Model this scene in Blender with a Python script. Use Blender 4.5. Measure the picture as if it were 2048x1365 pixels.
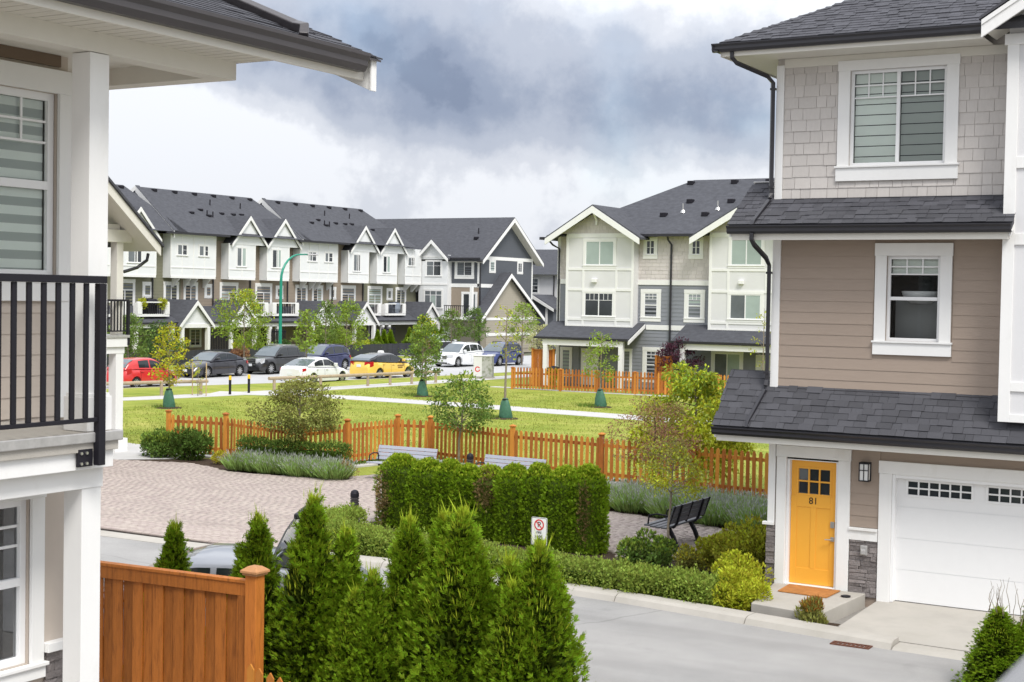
import bpy, bmesh, math, random
import numpy as np
from mathutils import Vector, Matrix
R_ = math.radians
random.seed(7)
rng = np.random.default_rng(7)
sc = bpy.context.scene
COL = sc.collection
for o in list(bpy.data.objects): bpy.data.objects.remove(o)

# ---------------------------------------------------------------- camera
CAMZ = 4.864
cd = bpy.data.cameras.new('camera'); cam = bpy.data.objects.new('camera', cd); COL.objects.link(cam)
yaw, pit, rol = R_(30.285), R_(-1.759), R_(1.0054)
fv = Vector((-math.sin(yaw)*math.cos(pit), math.cos(yaw)*math.cos(pit), math.sin(pit)))
rv = Vector((math.cos(yaw), math.sin(yaw), 0)); uv = rv.cross(fv)
r2 = rv*math.cos(rol)+uv*math.sin(rol); u2 = -rv*math.sin(rol)+uv*math.cos(rol)
M = Matrix((r2, u2, -fv)).transposed().to_4x4(); M.translation = (0, 0, CAMZ)
cam.matrix_world = M
cd.sensor_width = 36; cd.lens = 36*2934.57/2048; cd.clip_start = .05; cd.clip_end = 3000
cd.dof.use_dof = True; cd.dof.focus_distance = 32; cd.dof.aperture_fstop = 9
sc.camera = cam

# ---------------------------------------------------------------- world: daylight sky under broken overcast
SUN_EL, SUN_AZ = R_(52), R_(128)          # compass angle clockwise from +Y
w = bpy.data.worlds.new('World'); sc.world = w; w.use_nodes = True
wt = w.node_tree; wt.nodes.clear()
def wn(t, **k):
    n = wt.nodes.new(t)
    for a, b in k.items(): setattr(n, a, b)
    return n
def wl(a, b): wt.links.new(a, b)
def wmath(op, a, b=None, clamp=False):
    n = wn('ShaderNodeMath', operation=op, use_clamp=clamp)
    for i, v in enumerate((a, b)):
        if v is None: continue
        if isinstance(v, (int, float)): n.inputs[i].default_value = v
        else: wl(v, n.inputs[i])
    return n.outputs[0]
tc = wn('ShaderNodeTexCoord'); D = tc.outputs['Generated']
def wdot(v):
    n = wn('ShaderNodeVectorMath', operation='DOT_PRODUCT'); wl(D, n.inputs[0]); n.inputs[1].default_value = v
    return n.outputs['Value']
sep = wn('ShaderNodeSeparateXYZ'); wl(D, sep.inputs[0])
zc = wmath('ADD', wmath('MAXIMUM', sep.outputs[2], 0.0), .12)
cx = wmath('DIVIDE', sep.outputs[0], zc); cy = wmath('DIVIDE', sep.outputs[1], zc)
cmb = wn('ShaderNodeCombineXYZ'); wl(cx, cmb.inputs[0]); wl(cy, cmb.inputs[1])
def wnoise(scale, detail, rough, off, vec=None, dist=0.0):
    mp = wn('ShaderNodeMapping'); wl(vec or cmb.outputs[0], mp.inputs[0]); mp.inputs['Location'].default_value = off
    n = wn('ShaderNodeTexNoise'); wl(mp.outputs[0], n.inputs['Vector'])
    n.inputs['Scale'].default_value = scale; n.inputs['Detail'].default_value = detail
    n.inputs['Roughness'].default_value = rough; n.inputs['Distortion'].default_value = dist
    return n.outputs['Fac']
def wramp(fac, pts):
    r = wn('ShaderNodeValToRGB'); wl(fac, r.inputs[0])
    el = r.color_ramp.elements
    while len(el) < len(pts): el.new(.5)
    for e, (p, c) in zip(el, pts):
        e.position = p; e.color = (c[0], c[1], c[2], 1) if not isinstance(c, float) else (c, c, c, 1)
    r.color_ramp.interpolation = 'EASE'
    return r.outputs[0]
def wblob(n0, s1, s2, amp):
    n0 = Vector(n0).normalized(); e1 = Vector((n0.y, -n0.x, 0)).normalized(); e2 = e1.cross(n0)
    a = wmath('DIVIDE', wdot(e1), s1); b = wmath('DIVIDE', wdot(e2), s2)
    q = wmath('ADD', wmath('MULTIPLY', a, a), wmath('MULTIPLY', b, b))
    return wmath('MULTIPLY', wmath('EXPONENT', wmath('MULTIPLY', q, -1.0)), amp)
def pdir(px, py): return (r2*(px-1024) - u2*(py-682.5) + fv*2934.57).normalized()
billow = wnoise(11.0, 8, .58, (3.1, 1.7, 0), vec=D)
big = wnoise(3.2, 4, .5, (5.3, 2.2, .4), vec=D)
edge = wmath('ADD', wmath('MULTIPLY', wmath('SUBTRACT', billow, .5), 1.5), wmath('MULTIPLY', wmath('SUBTRACT', wnoise(30.0, 6, .6, (1.3, 4.7, 2.0), vec=D), .5), .42))
bank = wmath('ADD', wblob(pdir(1120, 190), .20, .045, .62), wblob(pdir(1340, 250), .11, .028, .46))
bank = wmath('ADD', bank, wblob(pdir(760, 120), .13, .034, .34))
bank = wmath('ADD', bank, wblob(pdir(560, 0), .22, .042, .46))
bank = wmath('SUBTRACT', bank, wblob(pdir(430, 265), .11, .036, .58))
dark = wmath('ADD', wmath('ADD', wmath('MULTIPLY', wmath('SUBTRACT', big, .42), .9), bank), edge)
cloud = wramp(dark, [(.0, (.66, .68, .72)), (.20, (.52, .545, .60)), (.46, (.375, .41, .485)), (.85, (.235, .277, .365)), (1.0, (.18, .22, .305))])
sky = wn('ShaderNodeTexSky', sky_type='NISHITA'); sky.sun_disc = False
sky.sun_elevation = SUN_EL; sky.sun_rotation = SUN_AZ; sky.altitude = 50; sky.air_density = 1.0; sky.dust_density = 1.2
bg1 = wn('ShaderNodeBackground'); wl(sky.outputs[0], bg1.inputs[0]); bg1.inputs[1].default_value = .09
bg2 = wn('ShaderNodeBackground'); wl(cloud, bg2.inputs[0]); CIE = wmath('ADD', .575, wmath('MULTIPLY', wmath('MAXIMUM', sep.outputs[2], 0.0), .72)); wl(CIE, bg2.inputs[1])   # overcast sky brightens towards the zenith
gap = wmath('SUBTRACT', 1.0, wmath('MULTIPLY', wramp(wnoise(4.0, 5, .55, (9.2, .4, 2.0), vec=D), [(.52, 0.0), (.75, 1.0)]), .35))
mx = wn('ShaderNodeMixShader'); wl(gap, mx.inputs[0]); wl(bg1.outputs[0], mx.inputs[1]); wl(bg2.outputs[0], mx.inputs[2])
wo = wn('ShaderNodeOutputWorld'); wl(mx.outputs[0], wo.inputs[0])

# ---------------------------------------------------------------- sun through thin cloud
sl = bpy.data.lights.new('sun', 'SUN'); sun = bpy.data.objects.new('sun', sl); COL.objects.link(sun)
sl.energy = 1.5; sl.angle = R_(20); sl.color = (1, .965, .91)
sd = Vector((math.sin(SUN_AZ)*math.cos(SUN_EL), math.cos(SUN_AZ)*math.cos(SUN_EL), math.sin(SUN_EL)))
sun.rotation_euler = sd.to_track_quat('Z', 'Y').to_euler()
sun.location = (0, 0, 60)
sc.view_settings.view_transform = 'Standard'; sc.view_settings.look = 'None'
sc.view_settings.exposure = 1.12; sc.view_settings.gamma = 1; sc.view_settings.use_curve_mapping = False
sc.render.engine = 'CYCLES'

# ---------------------------------------------------------------- materials
def mat(name, col, rough=.6, spec=.4, var=0.0, vscale=6.0, bump=0.0, bscale=40.0, rnd=0.0, metal=0.0, stain=None, stretch=(1, 1, 1), isl=False, coat=0.0, coord='Object', detail=5, hue=0.0, trans=0.0):
    m = bpy.data.materials.new(name); m.use_nodes = True; t = m.node_tree; N = t.nodes; L = t.links
    b = N['Principled BSDF']; b.inputs['Roughness'].default_value = rough; b.inputs['Specular IOR Level'].default_value = spec
    b.inputs['Metallic'].default_value = metal; b.inputs['Coat Weight'].default_value = coat; b.inputs['Coat Roughness'].default_value = .04
    c4 = (*col, 1); out = None
    tcn = N.new('ShaderNodeTexCoord'); mp = N.new('ShaderNodeMapping'); L.new(tcn.outputs[coord], mp.inputs[0]); mp.inputs['Scale'].default_value = stretch
    b.inputs['Base Color'].default_value = c4
    if var or rnd or stain or isl or hue:
        hs = N.new('ShaderNodeHueSaturation'); hs.inputs['Color'].default_value = c4; out = hs.outputs[0]
        val = None
        def add(v):
            nonlocal val
            if val is None: val = v
            else:
                a = N.new('ShaderNodeMath'); a.operation = 'ADD'; L.new(val, a.inputs[0]); L.new(v, a.inputs[1]); val = a.outputs[0]
        def scaled(src, amp, off=0.0):
            a = N.new('ShaderNodeMath'); a.operation = 'MULTIPLY_ADD'; L.new(src, a.inputs[0]); a.inputs[1].default_value = amp*2; a.inputs[2].default_value = off-amp
            return a.outputs[0]
        if var:
            nz = N.new('ShaderNodeTexNoise'); L.new(mp.outputs[0], nz.inputs['Vector']); nz.inputs['Scale'].default_value = vscale; nz.inputs['Detail'].default_value = detail; nz.inputs['Roughness'].default_value = .6
            add(scaled(nz.outputs['Fac'], var*1.8))
        if rnd:
            if isl:
                g = N.new('ShaderNodeNewGeometry'); src = g.outputs['Random Per Island']
            else:
                g = N.new('ShaderNodeObjectInfo'); src = g.outputs['Random']
            add(scaled(src, rnd))
            if hue:
                h = N.new('ShaderNodeMath'); h.operation = 'MULTIPLY_ADD'; L.new(src, h.inputs[0]); h.inputs[1].default_value = hue*2; h.inputs[2].default_value = .5-hue; L.new(h.outputs[0], hs.inputs['Hue'])
        if val is not None:
            a = N.new('ShaderNodeMath'); a.operation = 'ADD'; a.inputs[1].default_value = 1.0; L.new(val, a.inputs[0]); L.new(a.outputs[0], hs.inputs['Value'])
        if stain:
            scol, sscale, lo, hi, amt = stain
            nz = N.new('ShaderNodeTexNoise'); L.new(mp.outputs[0], nz.inputs['Vector']); nz.inputs['Scale'].default_value = sscale; nz.inputs['Detail'].default_value = 7; nz.inputs['Roughness'].default_value = .65
            rp = N.new('ShaderNodeMapRange'); L.new(nz.outputs['Fac'], rp.inputs[0]); rp.inputs[1].default_value = lo; rp.inputs[2].default_value = hi; rp.inputs[4].default_value = amt
            mxn = N.new('ShaderNodeMix'); mxn.data_type = 'RGBA'; L.new(rp.outputs[0], mxn.inputs[0]); L.new(out, mxn.inputs[6]); mxn.inputs[7].default_value = (*scol, 1); out = mxn.outputs[2]
        L.new(out, b.inputs['Base Color'])
    if bump:
        nb = N.new('ShaderNodeTexNoise'); L.new(mp.outputs[0], nb.inputs['Vector']); nb.inputs['Scale'].default_value = bscale; nb.inputs['Detail'].default_value = 4
        bp = N.new('ShaderNodeBump'); L.new(nb.outputs['Fac'], bp.inputs['Height']); bp.inputs['Strength'].default_value = bump; bp.inputs['Distance'].default_value = .02
        L.new(bp.outputs[0], b.inputs['Normal'])
    if trans:
        tr = N.new('ShaderNodeBsdfTranslucent'); ms = N.new('ShaderNodeMixShader'); ms.inputs[0].default_value = trans
        if out: L.new(out, tr.inputs[0])
        else: tr.inputs[0].default_value = c4
        L.new(b.outputs[0], ms.inputs[1]); L.new(tr.outputs[0], ms.inputs[2]); L.new(ms.outputs[0], N['Material Output'].inputs[0])
    return m
def glass_mat(name, tint, rough=.015):
    m = bpy.data.materials.new(name); m.use_nodes = True; t = m.node_tree; N = t.nodes; L = t.links; N.remove(N['Principled BSDF'])
    tr = N.new('ShaderNodeBsdfTransparent'); tr.inputs[0].default_value = (*tint, 1)
    gl = N.new('ShaderNodeBsdfGlossy'); gl.inputs['Roughness'].default_value = rough; gl.inputs[0].default_value = (.95, .97, 1, 1)
    fr = N.new('ShaderNodeFresnel'); fr.inputs[0].default_value = 1.42
    nz = N.new('ShaderNodeTexNoise'); nz.inputs['Scale'].default_value = 1.3; tcn = N.new('ShaderNodeTexCoord'); L.new(tcn.outputs['Object'], nz.inputs['Vector'])
    bp = N.new('ShaderNodeBump'); bp.inputs['Strength'].default_value = .04; L.new(nz.outputs['Fac'], bp.inputs['Height']); L.new(bp.outputs[0], gl.inputs['Normal'])
    mxs = N.new('ShaderNodeMixShader'); L.new(fr.outputs[0], mxs.inputs[0]); L.new(tr.outputs[0], mxs.inputs[1]); L.new(gl.outputs[0], mxs.inputs[2])
    L.new(mxs.outputs[0], N['Material Output'].inputs[0]); return m
m = {}
m['white'] = mat('white_paint', (.78, .775, .76), .55, .35, var=.03, vscale=3, bump=.05, bscale=60, stain=((.52, .49, .43), 1.6, .60, .85, .45), stretch=(1, 1, .45))
m['vinyl'] = mat('white_vinyl', (.82, .82, .82), .35, .4)
m['panel'] = mat('pale_grey_panel', (.665, .66, .665), .65, .3, var=.03, vscale=2, bump=.05, bscale=80)
m['panelw'] = mat('white_panel', (.74, .75, .755), .6, .3, var=.03, vscale=1.2)
m['shake'] = mat('beige_shake', (.55, .515, .485), .75, .25, var=.05, vscale=9, bump=.25, bscale=45, rnd=.05, stretch=(3, 3, .8))
m['shake_far'] = mat('beige_shake_far', (.575, .53, .515), .75, .25, var=.03, rnd=.06, isl=True)
m['brown'] = mat('brown_siding', (.335, .268, .218), .7, .3, var=.05, vscale=5, bump=.15, bscale=50, rnd=.03, stretch=(.6, .6, 5))
m['olive'] = mat('olive_siding', (.205, .200, .140), .7, .3, var=.04)
m['tan'] = mat('tan_siding', (.285, .235, .185), .7, .3, var=.04)
m['beige_sid'] = mat('beige_siding', (.36, .325, .265), .7, .3, var=.04)
m['grey_sid'] = mat('grey_siding', (.235, .245, .275), .7, .3, var=.04)
m['dark_sid'] = mat('charcoal_siding', (.095, .102, .118), .7, .3, var=.05)
m['left_sid'] = mat('warm_siding', (.50, .435, .375), .7, .3, var=.04, rnd=.03)
m['soffit'] = mat('cream_soffit', (.66, .635, .57), .6, .3, var=.02)
m['cream'] = mat('cream_trim', (.69, .665, .605), .6, .3, var=.03, bump=.04)
m['umber'] = mat('umber_band', (.16, .115, .08), .7, .3, var=.05)
m['roof'] = mat('asphalt_shingle', (.072, .072, .081), .82, .3, var=.16, vscale=70, bump=.5, bscale=160, rnd=.17)
m['roof_j'] = mat('asphalt_shingle_joined', (.070, .070, .080), .85, .25, var=.22, vscale=5, bump=.4, bscale=60, rnd=.17, isl=True)
m['roof_far'] = mat('far_shingle', (.068, .070, .080), .85, .22, var=.30, vscale=3.2, bump=.4, bscale=10, detail=9, stretch=(1, 1, 2.4))
m['gutter'] = mat('black_gutter', (.022, .021, .026), .35, .5, var=.1)
m['gutter_g'] = mat('dark_grey_gutter', (.052, .046, .048), .35, .5, var=.15, stretch=(2, .3, 8))
m['black'] = mat('black_metal', (.016, .015, .020), .5, .2, var=.1)
m['flash'] = mat('metal_flashing', (.42, .41, .40), .4, .5, metal=.3, var=.2, vscale=10)
m['cedar'] = mat('cedar_stain', (.44, .145, .026), .6, .3, var=.22, vscale=5, bump=.3, bscale=25, rnd=.30, stretch=(6, 6, .7), stain=((.13, .036, .008), 3.5, .53, .74, .85))
m['cedar_pale'] = mat('cedar_cap', (.50, .25, .11), .65, .3, var=.25, vscale=7, bump=.2, rnd=.1)
m['picket'] = mat('picket_stain', (.45, .165, .034), .65, .25, var=.16, vscale=5, rnd=.32, hue=.01, stretch=(4, 4, .8))
m['log'] = mat('weathered_log', (.36, .29, .20), .8, .2, var=.2, vscale=6, bump=.3)
m['asphalt'] = mat('worn_asphalt', (.345, .343, .345), .85, .25, var=.10, vscale=.7, bump=.35, bscale=120, stain=((.235, .235, .238), .45, .50, .72, .75), detail=9)
m['street'] = mat('street_asphalt', (.42, .42, .42), .85, .2, var=.08, vscale=.5, bump=.2, bscale=40, stain=((.33, .33, .33), .2, .5, .72, .5), detail=8)
m['conc'] = mat('concrete', (.41, .385, .345), .85, .2, var=.12, vscale=2.2, bump=.2, bscale=60, stain=((.30, .28, .24), 1.1, .52, .75, .7), detail=8)
m['walk'] = mat('footpath_concrete', (.47, .46, .45), .85, .2, var=.08, vscale=1.5, detail=8)
m['paver'] = mat('clay_paver', (.40, .338, .305), .85, .2, var=.10, vscale=14, bump=.2, rnd=.08, hue=.012)
m['paver_j'] = mat('clay_paver_joined', (.40, .338, .305), .85, .2, var=.10, vscale=1.2, rnd=.08, isl=True, hue=.012)
m['joint'] = mat('paver_joint_sand', (.335, .29, .262), .95, .1, var=.15)
m['soil'] = mat('bark_mulch', (.062, .044, .032), .95, .1, var=.35, vscale=22, bump=1.0, bscale=45)
m['stone'] = mat('ledge_stone', (.20, .178, .172), .8, .3, var=.25, vscale=12, bump=.7, bscale=35, rnd=.28)
m['door'] = mat('yellow_door', (.84, .405, .048), .42, .4, var=.02)
m['garage'] = mat('garage_white', (.80, .80, .80), .45, .35, var=.015)
m['mat'] = mat('coir_mat', (.46, .20, .065), .95, .1, var=.25, vscale=9, bump=.8, bscale=120)
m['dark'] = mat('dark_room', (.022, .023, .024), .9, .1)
m['reflection_panel'] = mat('grey_reflection', (.22, .225, .225), .9, .1)  # flat grey that stands for a reflection in window glass
m['blind'] = mat('zebra_blind', (.80, .84, .78), .8, .2, var=.02)
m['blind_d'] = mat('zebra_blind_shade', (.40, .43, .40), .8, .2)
m['screen'] = mat('insect_screen', (.16, .18, .175), .7, .2)
m['glass'] = glass_mat('window_glass', (.97, .99, .98))
m['pane_d'] = mat('dark_pane', (.035, .040, .046), .06, .6, var=.25, vscale=1.5)
m['pane_b'] = mat('blind_pane', (.36, .43, .40), .12, .5, var=.12, vscale=1.0)
m['pane_g'] = mat('grey_pane', (.14, .155, .165), .08, .6, var=.25, vscale=1.2)
m['steel'] = mat('brushed_steel', (.55, .54, .52), .3, .5, metal=.9)
m['bench'] = mat('grey_bench_slat', (.36, .375, .43), .5, .4, var=.04, rnd=.04)
m['bench_d'] = mat('charcoal_bench_slat', (.135, .138, .152), .5, .4, var=.05, rnd=.05)
m['sign'] = mat('sign_white', (.80, .80, .78), .4, .4)
m['red'] = mat('sign_red', (.62, .03, .03), .4, .4)
m['ink'] = mat('black_ink', (.015, .015, .015), .5, .3)
m['green_pole'] = mat('green_lamp_paint', (.010, .235, .155), .35, .5)
m['yellow'] = mat('safety_yellow', (.80, .50, .02), .45, .4)
m['bag'] = mat('green_watering_bag', (.045, .135, .085), .5, .4, var=.25, vscale=9, bump=.8, bscale=9)
m['char_fence'] = mat('charcoal_fence', (.045, .047, .055), .75, .25, var=.2, rnd=.15)
m['rail_grey'] = mat('grey_rail_paint', (.20, .20, .205), .5, .4)
m['rust'] = mat('rusty_iron', (.12, .05, .032), .85, .3, var=.3, vscale=20)
m['util'] = mat('utility_wrap', (.42, .42, .38), .6, .3, stain=((.20, .22, .15), 4.0, .45, .62, .9))
m['utilw'] = mat('utility_white', (.66, .66, .62), .6, .3, var=.05)
m['tub'] = mat('rain_barrel', (.22, .25, .30), .4, .4)
m['bark'] = mat('bark', (.24, .20, .155), .9, .15, var=.25, vscale=12, bump=.5)
m['bark_d'] = mat('dark_bark', (.10, .078, .06), .9, .15, var=.25, vscale=12)
m['stake'] = mat('stake_wood', (.46, .34, .20), .85, .2, var=.15)
def asphalt_mat():
    q = mat('worn_asphalt', (.335, .326, .315), .88, .25, var=.12, vscale=.8, bump=.5, bscale=150, stain=((.27, .268, .265), .42, .48, .72, .6), detail=10); t = q.node_tree; N = t.nodes; L = t.links; b = N['Principled BSDF']
    src = b.inputs['Base Color'].links[0].from_socket; tcn = N.new('ShaderNodeTexCoord')
    def mul(sock, fac_col):
        mx_ = N.new('ShaderNodeMix'); mx_.data_type = 'RGBA'; mx_.blend_type = 'MULTIPLY'; mx_.inputs[0].default_value = 1; L.new(sock, mx_.inputs[6]); L.new(fac_col, mx_.inputs[7]); return mx_.outputs[2]
    def ramp(f, p0, c0, p1, c1):
        r = N.new('ShaderNodeValToRGB'); L.new(f, r.inputs[0]); e = r.color_ramp.elements; e[0].position = p0; e[0].color = (c0, c0, c0, 1); e[1].position = p1; e[1].color = (c1, c1, c1, 1); return r.outputs[0]
    sp = N.new('ShaderNodeTexNoise'); sp.inputs['Scale'].default_value = 170; sp.inputs['Detail'].default_value = 3; L.new(tcn.outputs['Object'], sp.inputs['Vector']); out = mul(src, ramp(sp.outputs['Fac'], .34, .62, .66, 1.30))
    mp = N.new('ShaderNodeMapping'); mp.inputs['Scale'].default_value = (.14, 1.4, 1); mp.inputs['Rotation'].default_value = (0, 0, -.02); L.new(tcn.outputs['Object'], mp.inputs[0]); tk = N.new('ShaderNodeTexNoise'); tk.inputs['Scale'].default_value = 1.1; tk.inputs['Detail'].default_value = 5; L.new(mp.outputs[0], tk.inputs['Vector']); out = mul(out, ramp(tk.outputs['Fac'], .38, .92, .58, 1.04))
    dn = N.new('ShaderNodeTexNoise'); dn.inputs['Scale'].default_value = 1.3; dn.inputs['Detail'].default_value = 6; L.new(tcn.outputs['Object'], dn.inputs['Vector'])
    va = N.new('ShaderNodeMix'); va.data_type = 'RGBA'; va.inputs[0].default_value = .22; L.new(tcn.outputs['Object'], va.inputs[6]); L.new(dn.outputs['Color'], va.inputs[7])
    vo = N.new('ShaderNodeTexVoronoi'); vo.feature = 'DISTANCE_TO_EDGE'; vo.inputs['Scale'].default_value = .22; L.new(va.outputs[2], vo.inputs['Vector']); out = mul(out, ramp(vo.outputs['Distance'], .0, .72, .004, 1.0))
    oi = N.new('ShaderNodeTexNoise'); oi.inputs['Scale'].default_value = .9; oi.inputs['Detail'].default_value = 2; mp2 = N.new('ShaderNodeMapping'); mp2.inputs['Location'].default_value = (3.7, 1.2, 0); L.new(tcn.outputs['Object'], mp2.inputs[0]); L.new(mp2.outputs[0], oi.inputs['Vector']); out = mul(out, ramp(oi.outputs['Fac'], .68, 1.0, .80, .74))
    L.new(out, b.inputs['Base Color']); return q
m['asphalt'] = asphalt_mat()
def leafm(name, col, rnd=.38, hue=.02, tr=.36, rough=.6, var=.18, vscale=2.5):
    return mat(name, col, rough, .14, var=var, vscale=vscale, rnd=rnd, isl=True, hue=hue, trans=tr)
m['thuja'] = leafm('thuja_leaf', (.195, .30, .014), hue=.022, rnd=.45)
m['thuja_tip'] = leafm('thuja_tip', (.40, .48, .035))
m['thuja_shade'] = leafm('thuja_inner_shade', (.060, .095, .008), rnd=.3)  # shade inside the plants put into the leaf colour
m['thuja_dry'] = leafm('thuja_dry', (.27, .19, .085))
m['boxleaf'] = leafm('box_leaf', (.27, .345, .06))
m['laurel'] = leafm('laurel_leaf', (.10, .165, .03))
m['lavender'] = leafm('lavender_leaf', (.29, .41, .12), hue=.02)
m['lavtip'] = leafm('lavender_tip', (.40, .41, .38))
m['dogwood'] = leafm('dogwood_leaf', (.225, .235, .06), hue=.03)
m['magn'] = leafm('glossy_leaf', (.14, .22, .045))
m['yleaf'] = leafm('yellow_green_leaf', (.45, .47, .035), hue=.025)
m['ygold'] = leafm('golden_leaf', (.45, .40, .035), hue=.03)
m['green'] = leafm('street_leaf', (.17, .245, .055))
m['green2'] = leafm('bright_leaf', (.255, .345, .05))
m['dkgreen'] = leafm('deep_leaf', (.085, .145, .04))
m['redleaf'] = leafm('russet_leaf', (.34, .18, .11), hue=.025)
m['golden'] = leafm('golden_olive_leaf', (.40, .40, .045), hue=.03)
m['olivel'] = leafm('olive_leaf', (.30, .30, .075), hue=.03)
m['purple'] = leafm('purple_leaf', (.085, .032, .052), hue=.02)
m['creaml'] = leafm('cream_bloom', (.46, .45, .22), hue=.03)
m['orangel'] = leafm('orange_leaf', (.38, .17, .03), hue=.03)
# ---------------------------------------------------------------- helpers
WL = {}                                           # world position of every object (things are unrotated unless local=True)
class MB:
    def __init__(s): s.v = []; s.f = []
    def poly(s, pts):
        n = len(s.v); s.v += [tuple(p) for p in pts]; s.f.append(tuple(range(n, n+len(pts)))); return s
    def hexa(s, p):                               # p[0:4] bottom loop, p[4:8] top loop
        n = len(s.v); s.v += [tuple(q) for q in p]
        s.f += [tuple(n+i for i in q) for q in ((3, 2, 1, 0), (4, 5, 6, 7), (0, 1, 5, 4), (1, 2, 6, 5), (2, 3, 7, 6), (3, 0, 4, 7))]; return s
    def box(s, x0, x1, y0, y1, z0, z1):
        return s.hexa([(x0, y0, z0), (x1, y0, z0), (x1, y1, z0), (x0, y1, z0), (x0, y0, z1), (x1, y0, z1), (x1, y1, z1), (x0, y1, z1)])
    def prism(s, pts, vec):
        k = len(pts); n = len(s.v); vec = Vector(vec)
        s.v += [tuple(p) for p in pts]+[tuple(Vector(p)+vec) for p in pts]
        s.f.append(tuple(range(n+k-1, n-1, -1))); s.f.append(tuple(range(n+k, n+2*k)))
        for i in range(k): j = (i+1) % k; s.f.append((n+i, n+j, n+k+j, n+k+i))
        return s
    def tube(s, path, rad, n=8, caps=True):
        path = [Vector(p) for p in path]
        if not isinstance(rad, (list, tuple)): rad = [rad]*len(path)
        base = len(s.v); up = Vector((.013, .021, 1)); prev = None
        for i, p in enumerate(path):
            d = (path[min(i+1, len(path)-1)]-path[max(i-1, 0)]).normalized()
            a = d.cross(up if abs(d.z) < .95 else Vector((1, .02, 0)))
            if prev is not None: a = prev-d*prev.dot(d)
            a.normalize(); prev = a; b = d.cross(a)
            for k in range(n):
                t = 2*math.pi*(k+.5)/n; s.v.append(tuple(p+(a*math.cos(t)+b*math.sin(t))*rad[i]))
        for i in range(len(path)-1):
            for k in range(n):
                k2 = (k+1) % n; s.f.append((base+i*n+k, base+i*n+k2, base+(i+1)*n+k2, base+(i+1)*n+k))
        if caps:
            s.f.append(tuple(base+k for k in range(n-1, -1, -1))); e = base+(len(path)-1)*n; s.f.append(tuple(e+k for k in range(n)))
        return s
    def lathe(s, cx, cy, prof, n=16):
        return s.tube([(cx, cy, z) for r, z in prof], [max(r, .001) for r, z in prof], n)
    def rects(s, path, w, h):                     # square section pipe
        return s.tube(path, w*.7071, 4)
def build(name, mb, mt, parent=None, local=False, smooth=False, bevel=0, origin=None, kind=None, norm=True):
    me = bpy.data.meshes.new(name)
    V = np.array(mb.v, dtype=float).reshape(-1, 3)
    if parent is not None and not local: o0 = Vector(WL[parent]); loc = Vector((0, 0, 0))
    elif parent is not None: o0 = Vector((0, 0, 0)); loc = Vector((0, 0, 0))
    else:
        o0 = Vector(origin) if origin else Vector(((V[:, 0].min()+V[:, 0].max())/2, (V[:, 1].min()+V[:, 1].max())/2, V[:, 2].min())); loc = o0
    V = V-np.array(o0)
    me.from_pydata(V.tolist(), [], mb.f)
    if norm and len(mb.f) < 20000:
        bm = bmesh.new(); bm.from_mesh(me); bmesh.ops.recalc_face_normals(bm, faces=bm.faces); bm.to_mesh(me); bm.free()
    if mt: me.materials.append(mt)
    if smooth: me.polygons.foreach_set('use_smooth', [True]*len(me.polygons))
    o = bpy.data.objects.new(name, me); COL.objects.link(o); o.location = loc
    if parent is not None: o.parent = parent; WL[o] = WL[parent]
    else: WL[o] = tuple(loc)
    if bevel:
        b = o.modifiers.new('bevel', 'BEVEL'); b.width = bevel; b.segments = 2; b.limit_method = 'ANGLE'
    if kind: o['kind'] = kind
    return o
def tag(o, label=None, cat=None, group=None, kind=None):
    for k, v in (('label', label), ('category', cat), ('group', group), ('kind', kind)):
        if v: o[k] = v
    return o
def thing(name, label, cat, loc, rz=0, group=None, sc_=1):
    o = bpy.data.objects.new(name, None); COL.objects.link(o); o.location = loc; o.rotation_euler = (0, 0, rz); o.empty_display_size = .2
    o.scale = (sc_, sc_, sc_); WL[o] = tuple(loc); return tag(o, label, cat, group)
def inst(name, me, parent, loc, rz=0, scale=None, rot=None):     # a part that shares its mesh; loc in world, parent unrotated
    o = bpy.data.objects.new(name, me); COL.objects.link(o)
    if parent is not None: o.parent = parent; o.location = Vector(loc)-Vector(WL[parent]); WL[o] = tuple(loc)
    else: o.location = loc; WL[o] = tuple(loc)
    if rot is not None: o.rotation_euler = rot
    elif rz: o.rotation_euler = (0, 0, rz)
    if scale: o.scale = scale
    return o
def copy_tree(src, loc=None, rz=None, label=None, parent=None):
    c = src.copy(); COL.objects.link(c)
    if parent is not None: c.parent = parent
    if loc is not None: c.location = loc; WL[c] = tuple(loc)
    if rz is not None: c.rotation_euler = (0, 0, rz)
    if label: c['label'] = label
    for ch in src.children: copy_tree(ch, parent=c)
    return c
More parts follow.
